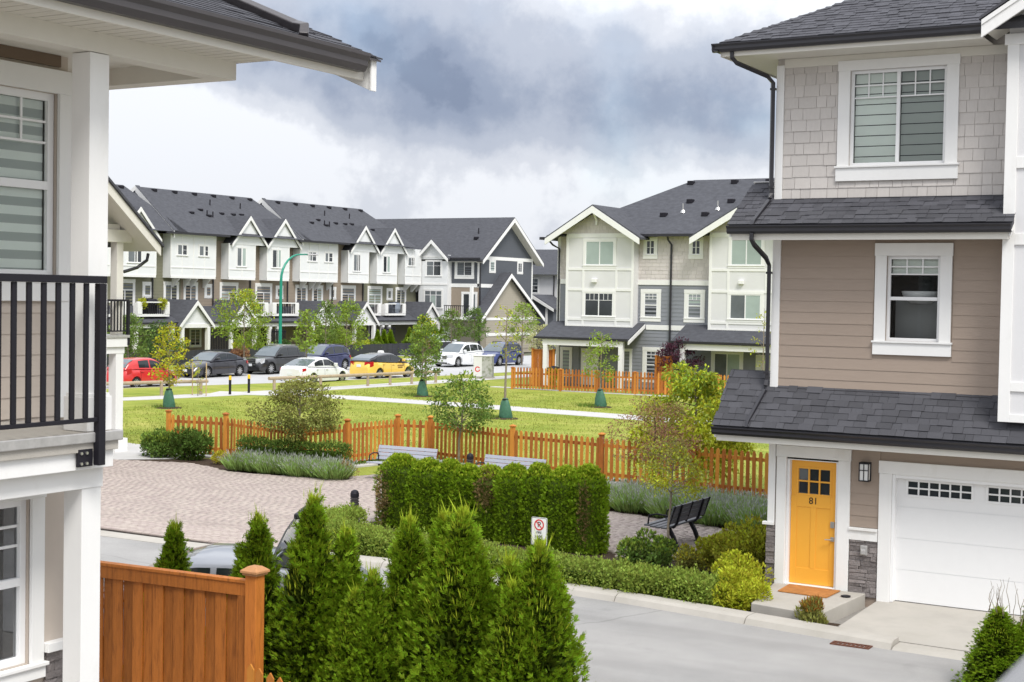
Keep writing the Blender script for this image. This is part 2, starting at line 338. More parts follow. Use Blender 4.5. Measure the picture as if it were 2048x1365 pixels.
def bulk(name, V, F4, mt, parent=None, local=False, origin=None, smooth=False, kind=None):   # many quads, numpy
    V = np.asarray(V, dtype=np.float32).reshape(-1, 3); F4 = np.asarray(F4, dtype=np.int32).reshape(-1, 4)
    if parent is not None: o0 = np.zeros(3) if local else np.array(WL[parent]); loc = (0, 0, 0)
    else:
        o0 = np.array(origin) if origin is not None else np.array([(V[:, 0].min()+V[:, 0].max())/2, (V[:, 1].min()+V[:, 1].max())/2, V[:, 2].min()]); loc = tuple(float(q) for q in o0)
    V = (V-o0).astype(np.float32)
    me = bpy.data.meshes.new(name); me.vertices.add(len(V)); me.vertices.foreach_set('co', V.ravel())
    n = len(F4); me.loops.add(n*4); me.loops.foreach_set('vertex_index', F4.ravel())
    me.polygons.add(n); me.polygons.foreach_set('loop_start', np.arange(0, n*4, 4, dtype=np.int32)); me.polygons.foreach_set('loop_total', np.full(n, 4, np.int32))
    me.update(calc_edges=True); me.validate()
    mts = mt if isinstance(mt, list) else [mt]
    for q in mts: me.materials.append(q)
    if smooth: me.polygons.foreach_set('use_smooth', [True]*len(me.polygons))
    o = bpy.data.objects.new(name, me); COL.objects.link(o); o.location = loc
    if parent is not None: o.parent = parent; WL[o] = WL[parent]
    else: WL[o] = loc
    if kind: o['kind'] = kind
    return o
# ---- leaves: kite-shaped quads, each its own island
def unit(a): return a/np.maximum(np.linalg.norm(a, axis=1, keepdims=True), 1e-6)
def leaves(P, D, N, ln, wd, fold=.25):
    """P base points, D growth directions, N approx. face normals, ln/wd arrays"""
    n = len(P); D = unit(D); S = unit(np.cross(D, N)); Nn = unit(np.cross(S, D))
    ln = np.broadcast_to(np.asarray(ln, float), (n,))[:, None]; wd = np.broadcast_to(np.asarray(wd, float), (n,))[:, None]
    a = P; b = P+D*ln*.45+S*wd*.5+Nn*wd*fold; c = P+D*ln; d = P+D*ln*.45-S*wd*.5+Nn*wd*fold
    V = np.stack([a, b, c, d], 1).reshape(-1, 3); return V, np.arange(n*4).reshape(-1, 4)
def rdir(n): return unit(rng.normal(size=(n, 3)))
def ball(n):
    return rdir(n)*rng.random((n, 1))**(1/3)
class FR:                                          # a facade: u along the wall, d outwards, z up
    def __init__(s, axis, pos): s.a = axis; s.p = pos
    def P(s, u, d, z): return (u, s.p-d, z) if s.a == '-Y' else ((s.p+d, u, z) if s.a == '+X' else (s.p-d, u, z) if s.a == '-X' else (u, s.p+d, z))
    def box(s, mb, u0, u1, d0, d1, z0, z1):
        a = s.P(u0, d0, z0); b = s.P(u1, d1, z1)
        return mb.box(min(a[0], b[0]), max(a[0], b[0]), min(a[1], b[1]), max(a[1], b[1]), min(a[2], b[2]), max(a[2], b[2]))
    def quad(s, mb, u0, u1, z0, z1, d): return mb.poly([s.P(u0, d, z0), s.P(u1, d, z0), s.P(u1, d, z1), s.P(u0, d, z1)])
def wall(fr, mb, u0, u1, z0, z1, holes=(), d=0.0, dep=.12):     # sheet with openings and reveals
    us = sorted({u0, u1, *[h[0] for h in holes], *[h[1] for h in holes]}); zs = sorted({z0, z1, *[h[2] for h in holes], *[h[3] for h in holes]})
    for a, b in zip(us, us[1:]):
        for c, e in zip(zs, zs[1:]):
            if any(h[0] <= a and b <= h[1] and h[2] <= c and e <= h[3] for h in holes): continue
            fr.quad(mb, a, b, c, e, d)
    for h in holes:
        for q in (((h[0], h[2]), (h[1], h[2])), ((h[1], h[2]), (h[1], h[3])), ((h[1], h[3]), (h[0], h[3])), ((h[0], h[3]), (h[0], h[2]))):
            (a, c), (b, e) = q; mb.poly([fr.P(a, d, c), fr.P(b, d, e), fr.P(b, d-dep, e), fr.P(a, d-dep, c)])
def window(fr, par, u0, u1, z0, z1, kind='slider', trim=.1, tt=None, tb=None, blind=None, deep=False, mun=None, mtrim='white', pane='pane_d', d0=0.0, fw=.05, sill=True, bars=0, far=False):
    """u0..z1: opening (outer edge of the sash frame)"""
    tt = trim if tt is None else tt; tb = trim if tb is None else tb
    c = MB(); P = .035+d0
    if trim:
        fr.box(c, u0-trim, u0, d0, P, z0, z1); fr.box(c, u1, u1+trim, d0, P, z0, z1)
        fr.box(c, u0-trim-.01, u1+trim+.01, d0, P+.006, z1, z1+tt)
        fr.box(c, u0-trim-.015, u1+trim+.015, d0, P+.004, z0-tb, z0-.03)
        fr.box(c, u0-trim-.03, u1+trim+.03, d0, P+.03, z0-.03, z0)
    else: fr.box(c, u0, u1, d0, d0+.01, z0-.02, z0)
    wo = build('window', c, m[mtrim], par, bevel=0 if far else .004)
    g = -.075+d0 if deep else d0+.012
    s = MB(); f0, f1 = (g-.01, g+.035) if deep else (d0, d0+.028)
    fr.box(s, u0, u0+fw, f0, f1, z0, z1); fr.box(s, u1-fw, u1, f0, f1, z0, z1)
    fr.box(s, u0+fw, u1-fw, f0, f1, z0, z0+fw); fr.box(s, u0+fw, u1-fw, f0, f1, z1-fw, z1)
    panes = []
    um = (u0+u1)/2; zm = z0+(z1-z0)*.5; h = fw*.55
    if kind == 'slider': fr.box(s, um-h, um+h, f0, f1+.006, z0+fw, z1-fw); panes = [(u0+fw, um-h, z0+fw, z1-fw), (um+h, u1-fw, z0+fw, z1-fw)]
    elif kind == 'hung': fr.box(s, u0+fw, u1-fw, f0, f1+.006, zm-h, zm+h); panes = [(u0+fw, u1-fw, zm+h, z1-fw), (u0+fw, u1-fw, z0+fw, zm-h)]
    elif kind == 'transom':
        zt = z0+(z1-z0)*.74; fr.box(s, u0+fw, u1-fw, f0, f1+.006, zt-h, zt+h); fr.box(s, um-h, um+h, f0, f1+.006, z0+fw, zt-h)
        panes = [(u0+fw, u1-fw, zt+h, z1-fw), (u0+fw, um-h, z0+fw, zt-h), (um+h, u1-fw, z0+fw, zt-h)]
    elif kind == 'triple':
        zt = z0+(z1-z0)*.74; fr.box(s, u0+fw, u1-fw, f0, f1+.006, zt-h, zt+h); us = [u0+(u1-u0)*k/3 for k in range(4)]
        for k in (1, 2):
            fr.box(s, us[k]-h, us[k]+h, f0, f1+.003, z0+fw, zt-h); fr.box(s, us[k]-h, us[k]+h, f0, f1+.003, zt+h, z1-fw)
        for k in range(3): a = us[k]+(fw if k == 0 else h); b = us[k+1]-(fw if k == 2 else h); panes += [(a, b, z0+fw, zt-h), (a, b, zt+h, z1-fw)]
    else: panes = [(u0+fw, u1-fw, z0+fw, z1-fw)]
    if mun:                                                    # (pane index, columns, rows, share of pane height)
        for pi, nc, nr, sh in mun:
            a, b, c0, e = panes[pi]; lo = e-(e-c0)*sh; q = .011
            for k in range(1, nc): x = a+(b-a)*k/nc; fr.box(s, x-q, x+q, g-.004, g+.012, lo, e)
            for k in range(1, nr+1):
                z = e-(e-lo)*k/nr
                if k == nr and sh >= .99: continue
                fr.box(s, a, b, g-.005, g+.014, z-q, z+q)
    build('frame', s, m['vinyl'], wo, bevel=0 if far else .003)
    if not deep:
        pl = pane if isinstance(pane, (list, tuple)) else [pane]*len(panes)
        for mk in sorted(set(pl)):
            p = MB()
            for q, k in zip(panes, pl):
                if k == mk: fr.quad(p, *q, g)
            build('pane', p, m[mk], wo)
    else:
        for q in panes:
            p = MB(); fr.quad(p, *q, g); build('pane', p, m['glass'], wo)
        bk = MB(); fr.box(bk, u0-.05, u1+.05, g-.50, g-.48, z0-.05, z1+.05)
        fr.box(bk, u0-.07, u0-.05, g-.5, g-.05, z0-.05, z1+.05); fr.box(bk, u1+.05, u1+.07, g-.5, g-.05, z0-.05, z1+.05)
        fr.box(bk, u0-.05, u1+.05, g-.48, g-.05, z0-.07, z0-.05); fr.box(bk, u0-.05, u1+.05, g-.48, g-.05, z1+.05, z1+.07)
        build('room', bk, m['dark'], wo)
    wo['panes'] = str(len(panes))
    return wo, panes, g
def laps(fr, mb, u0, u1, z0, z1, exp, holes=(), d=0.0, proud=.018):     # joined siding: sloping strips, clipped round openings
    n = max(1, round((z1-z0)/exp)); e = (z1-z0)/n
    for k in range(n):
        a, b = z0+k*e, z0+(k+1)*e; cuts = [(u0, u1)]
        for h in holes:
            if h[2] < b-.01 and h[3] > a+.01:
                nc = []
                for p, q in cuts:
                    if h[1] <= p or h[0] >= q: nc.append((p, q)); continue
                    if h[0] > p: nc.append((p, h[0]))
                    if h[1] < q: nc.append((h[1], q))
                cuts = nc
        for p, q in cuts:
            if q-p < .02: continue
            mb.poly([fr.P(p, d+proud, a), fr.P(q, d+proud, a), fr.P(q, d+.004, b), fr.P(p, d+.004, b)])
            mb.poly([fr.P(p, d, a), fr.P(q, d, a), fr.P(q, d+proud, a), fr.P(p, d+proud, a)])
def boards(fr, par, u0, u1, z0, z1, exp, mt, holes=(), d=0.0, proud=.016, name='siding_board', split=3.66):   # one object per board
    k = 0; z = z0
    while z < z1-.02:
        b = min(z+exp, z1); cuts = [(u0, u1)]
        for h in holes:
            if h[2] < b-.012 and h[3] > z+.012:
                nc = []
                for p, q in cuts:
                    if h[1] <= p or h[0] >= q: nc.append((p, q)); continue
                    if h[0] > p: nc.append((p, h[0]))
                    if h[1] < q: nc.append((h[1], q))
                cuts = nc
        for p, q in cuts:
            if q-p < .03: continue
            mb = MB(); t = proud+random.uniform(-.001, .001)
            mb.hexa([fr.P(p, d, z), fr.P(q, d, z), fr.P(q, d+t, z), fr.P(p, d+t, z), fr.P(p, d, b+.01), fr.P(q, d, b+.01), fr.P(q, d+.007, b+.01), fr.P(p, d+.007, b+.01)])
            build(name, mb, mt, par)
        z = b; k += 1
def shakes(fr, par, u0, u1, z0, z1, exp, mt, holes=(), d=0.0, joined=None, wid=(.14, .30)):
    z = z0
    while z < z1-.03:
        b = min(z+exp, z1); u = u0-random.uniform(0, .1)
        while u < u1-.02:
            wv = random.uniform(*wid); p, q = max(u, u0), min(u+wv, u1); u += wv
            if q-p < .025: continue
            segs = [(p, q, z, b)]
            for h in holes:
                ns = []
                for (p1, q1, a1, b1) in segs:
                    if h[1] <= p1+.003 or h[0] >= q1-.003 or h[2] >= b1-.01 or h[3] <= a1+.01: ns.append((p1, q1, a1, b1)); continue
                    if h[0] > p1+.02: ns.append((p1, h[0], a1, b1))
                    if h[1] < q1-.02: ns.append((h[1], q1, a1, b1))
                    if h[2] > a1+.03: ns.append((max(p1, h[0]), min(q1, h[1]), a1, h[2]))
                    if h[3] < b1-.03: ns.append((max(p1, h[0]), min(q1, h[1]), h[3], b1))
                segs = ns
            for (p1, q1, a1, b1) in segs:
                t = .015+random.uniform(0, .005); j = .0035; dz = random.uniform(-.004, .004) if a1 == z else 0
                mb = joined if joined is not None else MB()
                mb.hexa([fr.P(p1+j, d, a1+dz), fr.P(q1-j, d, a1+dz), fr.P(q1-j, d+t, a1+dz), fr.P(p1+j, d+t, a1+dz), fr.P(p1+j, d, b1+.008), fr.P(q1-j, d, b1+.008), fr.P(q1-j, d+.006, b1+.008), fr.P(p1+j, d+.006, b1+.008)])
                if joined is None: build('wall_shake', mb, mt, par)
        z = b
# one asphalt shingle: unit width along x, .145 up the slope along y
_s = MB(); _s.hexa([(0, 0, 0), (1, 0, 0), (1, .16, 0), (0, .16, 0), (0, 0, .013), (1, 0, .013), (1, .16, .004), (0, .16, .004)])
SH_ME = bpy.data.meshes.new('shingle'); SH_ME.from_pydata(_s.v, [], _s.f); SH_ME.materials.append(m['roof'])
def shingles(par, O, U, S, rows, ext, e=.128, joined=None, pick_=None, wid=(.12, .27), start=0):
    """O origin at the eave, U unit vector along the eave, S unit vector up the slope, ext(s) -> (ua, ub)"""
    O, U, S = Vector(O), Vector(U).normalized(), Vector(S).normalized(); Nn = U.cross(S)
    rot = Matrix((U, S, Nn)).transposed().to_euler()
    for r in range(start, rows):
        s0 = r*e; a, b = ext(s0); u = a-random.uniform(0, .2)
        while u < b-.02:
            wv = random.uniform(*wid); p, q = max(u, a), min(u+wv, b); u += wv
            if q-p < .03: continue
            o0 = O+U*(p+.002)+S*s0+Nn*(.002+random.choice((0, 0, .007)))
            if joined is None or (pick_ and pick_(r, p)):
                inst('shingle', SH_ME, par, o0, rot=rot, scale=(q-p-.005, 1, 1.15))
            else:
                k = [o0+U*x*(q-p-.005)+S*y+Nn*zz for x, y, zz in _s.v]; joined.hexa(k)
# ---------------------------------------------------------------- setting: ground, lane, paving, street
def sheet(name, pts, z, mt, kind='structure'):
    return build(name, MB().poly([(x, y, z) for x, y in pts]), mt, kind=kind, origin=(0, 0, z))
def grass_mat():
    q = bpy.data.materials.new('mown_grass'); q.use_nodes = True; t = q.node_tree; N = t.nodes; L = t.links; b = N['Principled BSDF']
    tcn = N.new('ShaderNodeTexCoord')
    def nz(sc_, det, st=(1, 1, 1)):
        mp = N.new('ShaderNodeMapping'); L.new(tcn.outputs['Object'], mp.inputs[0]); mp.inputs['Scale'].default_value = st
        n = N.new('ShaderNodeTexNoise'); L.new(mp.outputs[0], n.inputs['Vector']); n.inputs['Scale'].default_value = sc_; n.inputs['Detail'].default_value = det; n.inputs['Roughness'].default_value = .65; return n.outputs['Fac']
    def rp(f, pts):
        r = N.new('ShaderNodeValToRGB'); L.new(f, r.inputs[0])
        e = r.color_ramp.elements
        while len(e) < len(pts): e.new(.5)
        for k, (p, c) in zip(e, pts): k.position = p; k.color = (*c, 1)
        return r.outputs[0]
    a = rp(nz(.35, 9), [(.30, (.19, .255, .034)), (.5, (.28, .325, .056)), (.70, (.385, .385, .10))])
    c = rp(nz(38, 4), [(.3, (.62, .62, .55)), (.7, (1.25, 1.22, 1.25))])
    d = rp(nz(2.2, 5, (.35, 1.6, 1)), [(.35, (.82, .85, .8)), (.65, (1.12, 1.08, 1.1))])
    m1 = N.new('ShaderNodeMix'); m1.data_type = 'RGBA'; m1.blend_type = 'MULTIPLY'; m1.inputs[0].default_value = 1; L.new(a, m1.inputs[6]); L.new(c, m1.inputs[7])
    m2 = N.new('ShaderNodeMix'); m2.data_type = 'RGBA'; m2.blend_type = 'MULTIPLY'; m2.inputs[0].default_value = 1; L.new(m1.outputs[2], m2.inputs[6]); L.new(d, m2.inputs[7])
    L.new(m2.outputs[2], b.inputs['Base Color']); b.inputs['Roughness'].default_value = .9; b.inputs['Specular IOR Level'].default_value = .15
    bp = N.new('ShaderNodeBump'); L.new(nz(60, 3), bp.inputs['Height']); bp.inputs['Strength'].default_value = .6; bp.inputs['Distance'].default_value = .03; L.new(bp.outputs[0], b.inputs['Normal'])
    return q
m['grass'] = grass_mat()
m['field'] = mat('far_ground', (.15, .155, .11), .95, .1, var=.3, vscale=.05)
sheet('ground', [(-900, -600), (700, -600), (700, 1100), (-900, 1100)], -.30, m['field'])
NK = [(-60, 22), (-57, 36), (-54.2, 47), (-52.2, 54.5), (-50.1, 62), (-48.5, 70), (-47.3, 80), (-46.3, 92), (-45.5, 130)]   # park-side kerb
lawn = sheet('lawn', NK+[(60, 130), (60, 27.5), (-40, 27.5), (-60, 21.5)], 0, m['grass'])
m['yard'] = mat('yard_gravel', (.26, .245, .225), .95, .1, var=.25, vscale=9, bump=.6, bscale=60)
sheet('yard', [(-60, -40), (60, -40), (60, 27.5), (-40, 27.5), (-60, 21.5)], 0, m['yard'])
sheet('street', [(-61, -10), (-40, -10), (-40, 150), (-61, 150)], -.125, m['street'])
sheet('cross_street', [(-110, 94.5), (-61.0, 94.5), (-61.0, 101.5), (-110, 101.5)], -.121, m['street'])
def ribbon(name, pts, wd, z0, z1, mt, side=0, parent=None, kind='structure'):
    P = [Vector((x, y, 0)) for x, y in pts]; mb = MB(); Ls = []
    for i, p in enumerate(P):
        d = (P[min(i+1, len(P)-1)]-P[max(i-1, 0)]).normalized(); n = Vector((-d.y, d.x, 0))
        Ls.append((p+n*(wd/2+side*wd/2), p-n*(wd/2-side*wd/2)))
    for (a, b), (c, d) in zip(Ls, Ls[1:]):
        mb.hexa([(*a.xy, z0), (*b.xy, z0), (*d.xy, z0), (*c.xy, z0), (*a.xy, z1), (*b.xy, z1), (*d.xy, z1), (*c.xy, z1)])
    return build(name, mb, mt, parent, kind=kind)
ribbon('street_kerb', NK, .18, -.2, .012, m['conc'])
verge = sheet('verge', [(-61.0, -10), (-59.3, -10), (-59.3, 95), (-61.0, 95)], .0, m['grass'])
ribbon('far_kerb', [(-59.25, -10), (-59.25, 95)], .16, -.2, .012, m['conc'])
sheet('far_footpath', [(-62.6, -10), (-61.0, -10), (-61.0, 95), (-62.6, 95)], .008, m['walk'])
sheet('front_gardens', [(-72.8, 30), (-62.6, 30), (-62.6, 95), (-72.8, 95)], .004, m['grass'])
SWK = [(-52.5, 28), (-49.3, 42), (-47.2, 48), (-45.9, 55), (-44.9, 65.8), (-44.2, 80), (-43.5, 110)]
ribbon('street_footpath', SWK, 1.7, -.05, .016, m['walk'])
ribbon('park_path', [(-47.5, 53.2), (-44.5, 54.6), (-41.3, 55.1), (-34, 54.9), (-26.5, 54.1), (-18, 53.2), (-5, 52.4), (20, 51)], 2.0, -.05, .012, m['walk'])
ribbon('house_path', [(-40.3, 67.0), (-36, 66.75), (-31, 66.9), (-20, 67.2)], .55, -.05, .02, m['walk'])
# lane
KL = [(-60, 20.4), (-30, 20.6), (-19.6, 20.75), (-17.3, 20.9), (-15.7, 21.16), (-12.6, 21.12), (-11.24, 21.03), (-9.54, 20.90), (-7.75, 20.60), (-6.23, 20.32), (-4.6, 20.2), (6, 20.0)]
sheet('parking_pad', [(-18, 12.6), (-11.2, 12.6), (-11.2, 14.3), (-18, 14.3)], .008, m['asphalt'])
sheet('lane', [(x, y+.06) for x, y in KL]+[(6, 14.2), (-60, 14.2)], .012, m['asphalt'])
# roll kerb of separate concrete lengths along the lane
kb = thing('lane_kerb', None, None, (-8, 20.9, 0)); kb['kind'] = 'structure'
KV = [Vector((x, y, 0)) for x, y in KL[3:]]
def along(pts, step, start=0.0):
    out = []; d = start; acc = 0.0
    for a, b in zip(pts, pts[1:]):
        Ld = (b-a).length
        while d <= acc+Ld: out.append((a+(b-a)*((d-acc)/Ld), (b-a).normalized())); d += step
        acc += Ld
    return out
kp = along(KV, 2.35, 0)
for (a, d0), (b, d1) in zip(kp, kp[1:]):
    low = -7.1 < a.x+.6 and a.x < 0
    h = .055 if low else .125
    n0 = Vector((-d0.y, d0.x, 0)); n1 = Vector((-d1.y, d1.x, 0)); g = d0*.008; mb = MB()
    prof = [(0, .0), (.06, h*.75), (.13, h), (.34, h+.01), (.34, -.02), (0, -.02)]
    va = [a+g+n0*q+Vector((0, 0, z)) for q, z in prof]; vb = [b-g+n1*q+Vector((0, 0, z)) for q, z in prof]
    k = len(prof); mb.v = [tuple(q) for q in va+vb]; mb.f = [tuple(range(k)), tuple(range(2*k-1, k-1, -1))]+[(i, (i+1) % k, k+(i+1) % k, k+i) for i in range(k)]
    build('kerb_stone', mb, m['conc'], kb)
ribbon('gutter_strip', KL[:4], .46, -.05, .02, m['conc'], side=1)
# beds and paved court
sheet('planting_bed', [(-17.45, 21.3), (-15.7, 21.45), (-11.2, 21.3), (-8.4, 20.95), (-8.0, 20.9), (-8.0, 29), (-9, 33.4), (-16, 33.4), (-24, 31.9), (-30.6, 32.0), (-30.6, 29.8), (-18.5, 23)], .020, m['soil'])
sheet('bed_strip', [(-8.0, 20.85), (-6.7, 20.62), (-6.7, 21.4), (-8.0, 21.4)], .035, m['soil'])
sheet('bench_lawn', [(-23.4, 30.5), (-20.8, 31.9), (-13.5, 31.5), (-12, 30), (-11, 33.2), (-16.7, 33.5), (-23.6, 34.6)], .03, m['grass'])
sheet('corner_path', [(-38, 29.6), (-31.2, 29.6), (-29.3, 31.5), (-30.6, 33.2), (-38, 34.6)], .024, m['walk'])
PAV = [(-46, 21.22), (-17.45, 21.30), (-17.75, 22.4), (-18.25, 23.6), (-18.3, 24.9), (-17.7, 25.75), (-12.2, 25.0), (-11.75, 24.3), (-10.9, 25.3), (-10.25, 26.6), (-9.6, 28.3), (-11.2, 28.75), (-14.8, 29.65), (-16.6, 31.6), (-22.6, 32.0), (-23.4, 30.3), (-26.0, 29.85), (-28.2, 30.75), (-30.4, 30.0), (-46, 29.2)]
def inside(x, y, poly):
    c = False; j = len(poly)-1
    for i in range(len(poly)):
        (xi, yi), (xj, yj) = poly[i], poly[j]
        if (yi > y) != (yj > y) and x < (xj-xi)*(y-yi)/(yj-yi)+xi: c = not c
        j = i
    return c
court = sheet('paved_court', PAV, .040, m['joint'])
_p = MB(); b_ = .004
_p.hexa([(-.106, -.0525, -.03), (.106, -.0525, -.03), (.106, .0525, -.03), (-.106, .0525, -.03), (-.106+b_, -.0525+b_, .012), (.106-b_, -.0525+b_, .012), (.106-b_, .0525-b_, .012), (-.106+b_, .0525-b_, .012)])
PV_ME = bpy.data.meshes.new('paver'); PV_ME.from_pydata(_p.v, [], _p.f); PV_ME.materials.append(m['paver'])
cand = []
Y = 21.36; row = 0
while Y < 32:
    X = -33.4+random.uniform(0, .22)
    while X < -9.5:
        if inside(X, Y, PAV): cand.append((X, Y))
        X += .22
    Y += .112; row += 1
near = sorted(cand, key=lambda p: (p[0]+18.3)**2*.30+(p[1]-21.3)**2*6)[:300]; ns = set(near)
for x, y in near: inst('paver', PV_ME, court, (x, y, .046+random.uniform(-.002, .002)))
rest = np.array([p for p in cand if p not in ns]); nv = len(rest)
base = np.array(_p.v); V = base[None]+np.concatenate([rest, np.full((nv, 1), .046)], 1)[:, None, :]; V[:, :, 2] += rng.uniform(-.002, .002, (nv, 1))
Fq = np.array([(4, 5, 6, 7), (0, 1, 5, 4), (1, 2, 6, 5), (2, 3, 7, 6), (3, 0, 4, 7)])
bulk('paver_field', V, (np.arange(nv)*8)[:, None, None]+Fq[None], m['paver_j'], parent=court, kind='stuff')
ribbon('court_edging', [(-11.6, 24.05), (-10.75, 25.3), (-10.1, 26.6)], .12, -.02, .07, m['conc'])
# driveway apron
build('driveway', MB().hexa([(-6.62, 20.68, -.05), (4, 20.3, -.05), (4, 23.4, -.05), (-6.62, 23.4, -.05), (-6.62, 20.68, .07), (4, 20.35, .06), (4, 23.4, .135), (-6.62, 23.4, .135)]), m['conc'], kind='structure')
# catch basin grate
gr = thing('drain_grate', 'rusty iron drain grate set in the lane kerb by the driveway', 'drain', (-6.3, 20.28, .01))
fm = MB(); fm.box(-6.46, -5.90, 20.13, 20.16, .012, .03); fm.box(-6.46, -5.90, 20.30, 20.33, .012, .03); fm.box(-6.46, -6.43, 20.16, 20.30, .012, .03); fm.box(-5.93, -5.90, 20.16, 20.30, .012, .03); build('frame', fm, m['rust'], gr)
for k in range(8): build('bar', MB().prism([(-6.42+k*.062, 20.16, .014), (-6.397+k*.062, 20.16, .014), (-6.377+k*.062, 20.30, .014), (-6.40+k*.062, 20.30, .014)], (0, 0, .014)), m['rust'], gr)
# ---------------------------------------------------------------- house 81 on the right
H = thing('brown_townhouse', 'brown and beige three storey townhouse with yellow front door, at the right of the lane', 'house', (-6, 24, 0))
fr = FR('-Y', 23.0)
RW = 1.5                                            # right end beyond the frame
WU = (-7.26, -5.74, 7.03, 8.545); WM = (-6.60, -5.76, 4.26, 5.60)
cas_u = (-7.46, -5.57, 6.78, 8.70); cas_m = (-6.80, -5.56, 4.02, 5.82)
sh = MB(); wall(fr, sh, -8.48, RW, 6.3, 8.95, [WU], d=-.01); build('upper_wall', sh, m['shake'], H)
sh = MB(); wall(fr, sh, -8.48, RW, 3.2, 6.3, [WM], d=-.01); wall(fr, sh, -8.48, -8.2, 0, 3.2, d=-.01); wall(fr, sh, -7.28, -6.4, 0, 3.2, d=-.01); wall(fr, sh, -8.2, -7.28, 2.28, 3.2, d=-.01); wall(fr, sh, -6.4, -1.35, 2.15, 3.2, d=-.01); wall(fr, sh, -1.35, RW, 0, 3.2, d=-.01); build('lower_wall', sh, m['brown'], H)
sd_ = MB(); sd_.box(-8.47, -8.40, 23.02, 34, 0, 8.95); build('side_wall', sd_, m['grey_sid'], H)
rb = MB(); rb.box(-8.40, RW, 33.9, 34, 0, 8.95); build('rear_wall', rb, m['grey_sid'], H)
shakes(fr, H, -8.36, -4.77, 6.50, 8.66, .186, m['shake'], [cas_u], d=-.01)
boards(fr, H, -8.36, -4.77, 3.42, 5.98, .181, m['brown'], [cas_m], d=-.01)
boards(fr, H, -7.11, -6.63, 1.27, 2.52, .181, m['brown'], d=-.01)
boards(fr, H, -8.34, -4.2, 2.52, 2.66, .15, m['brown'], d=-.01)
# trims
def trim(name, u0, u1, d0, d1, z0, z1, mt='white', b=.004): t_ = MB(); fr.box(t_, u0, u1, d0, d1, z0, z1); return build(name, t_, m[mt], H, bevel=b)
trim('corner_board', -8.49, -8.36, -.02, .028, 6.42, 8.70); trim('corner_board', -8.49, -8.355, -.02, .028, 3.36, 5.98); trim('corner_board', -8.48, -8.36, -.02, .028, 1.22, 2.58)
trim('frieze_board', -8.36, -4.78, -.02, .022, 8.655, 8.80, 'cream'); trim('frieze_board', -8.36, -4.6, -.02, .02, 5.86, 5.98, 'cream')
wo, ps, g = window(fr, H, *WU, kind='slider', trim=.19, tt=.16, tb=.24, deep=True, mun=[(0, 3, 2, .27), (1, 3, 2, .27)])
def blind(fr_, par, q, g_, lines, mt, mt2=None, step=.165, gap=.014):
    a, b, c, e = q; z = e
    bl = MB()
    while z > c+.01:
        z2 = max(c, z-step+gap); fr_.box(bl, a+.005, b-.005, g_-.045, g_-.037, z2, z); fr_.box(bl, a+.005, b-.005, g_-.037, g_-.033, z2, z2+.012); z -= step
    return build('blind', bl, mt, par)
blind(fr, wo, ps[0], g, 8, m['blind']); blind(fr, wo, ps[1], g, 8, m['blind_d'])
sc_ = MB(); fr.quad(sc_, ps[1][0], ps[1][1], ps[1][2], ps[1][3], g-.03)
wo2, ps, g = window(fr, H, *WM, kind='hung', trim=.18, tt=.20, tb=.22, deep=True, mun=[(0, 3, 2, .40)])
bl = MB(); a, b, c, e = ps[0]; fr.box(bl, a, b, g-.07, g-.06, e-.24, e); build('blind', bl, m['blind'], wo2)
a, b, c, e = ps[1]; bl = MB(); fr.box(bl, a, b, g-.30, g-.29, c, e); build('reflection_panel', bl, m['reflection_panel'], wo2)  # added panel: the lower pane's grey reflection put in as colour
# a round lamp shade and furniture in the room
lm = MB(); lm.lathe(-6.15, 23.40, [(.02, 4.85), (.16, 4.86), (.26, 4.92), (.30, 5.0), (.31, 5.05)], 20); build('lamp_shade', lm, m['panel'], wo2, smooth=True)
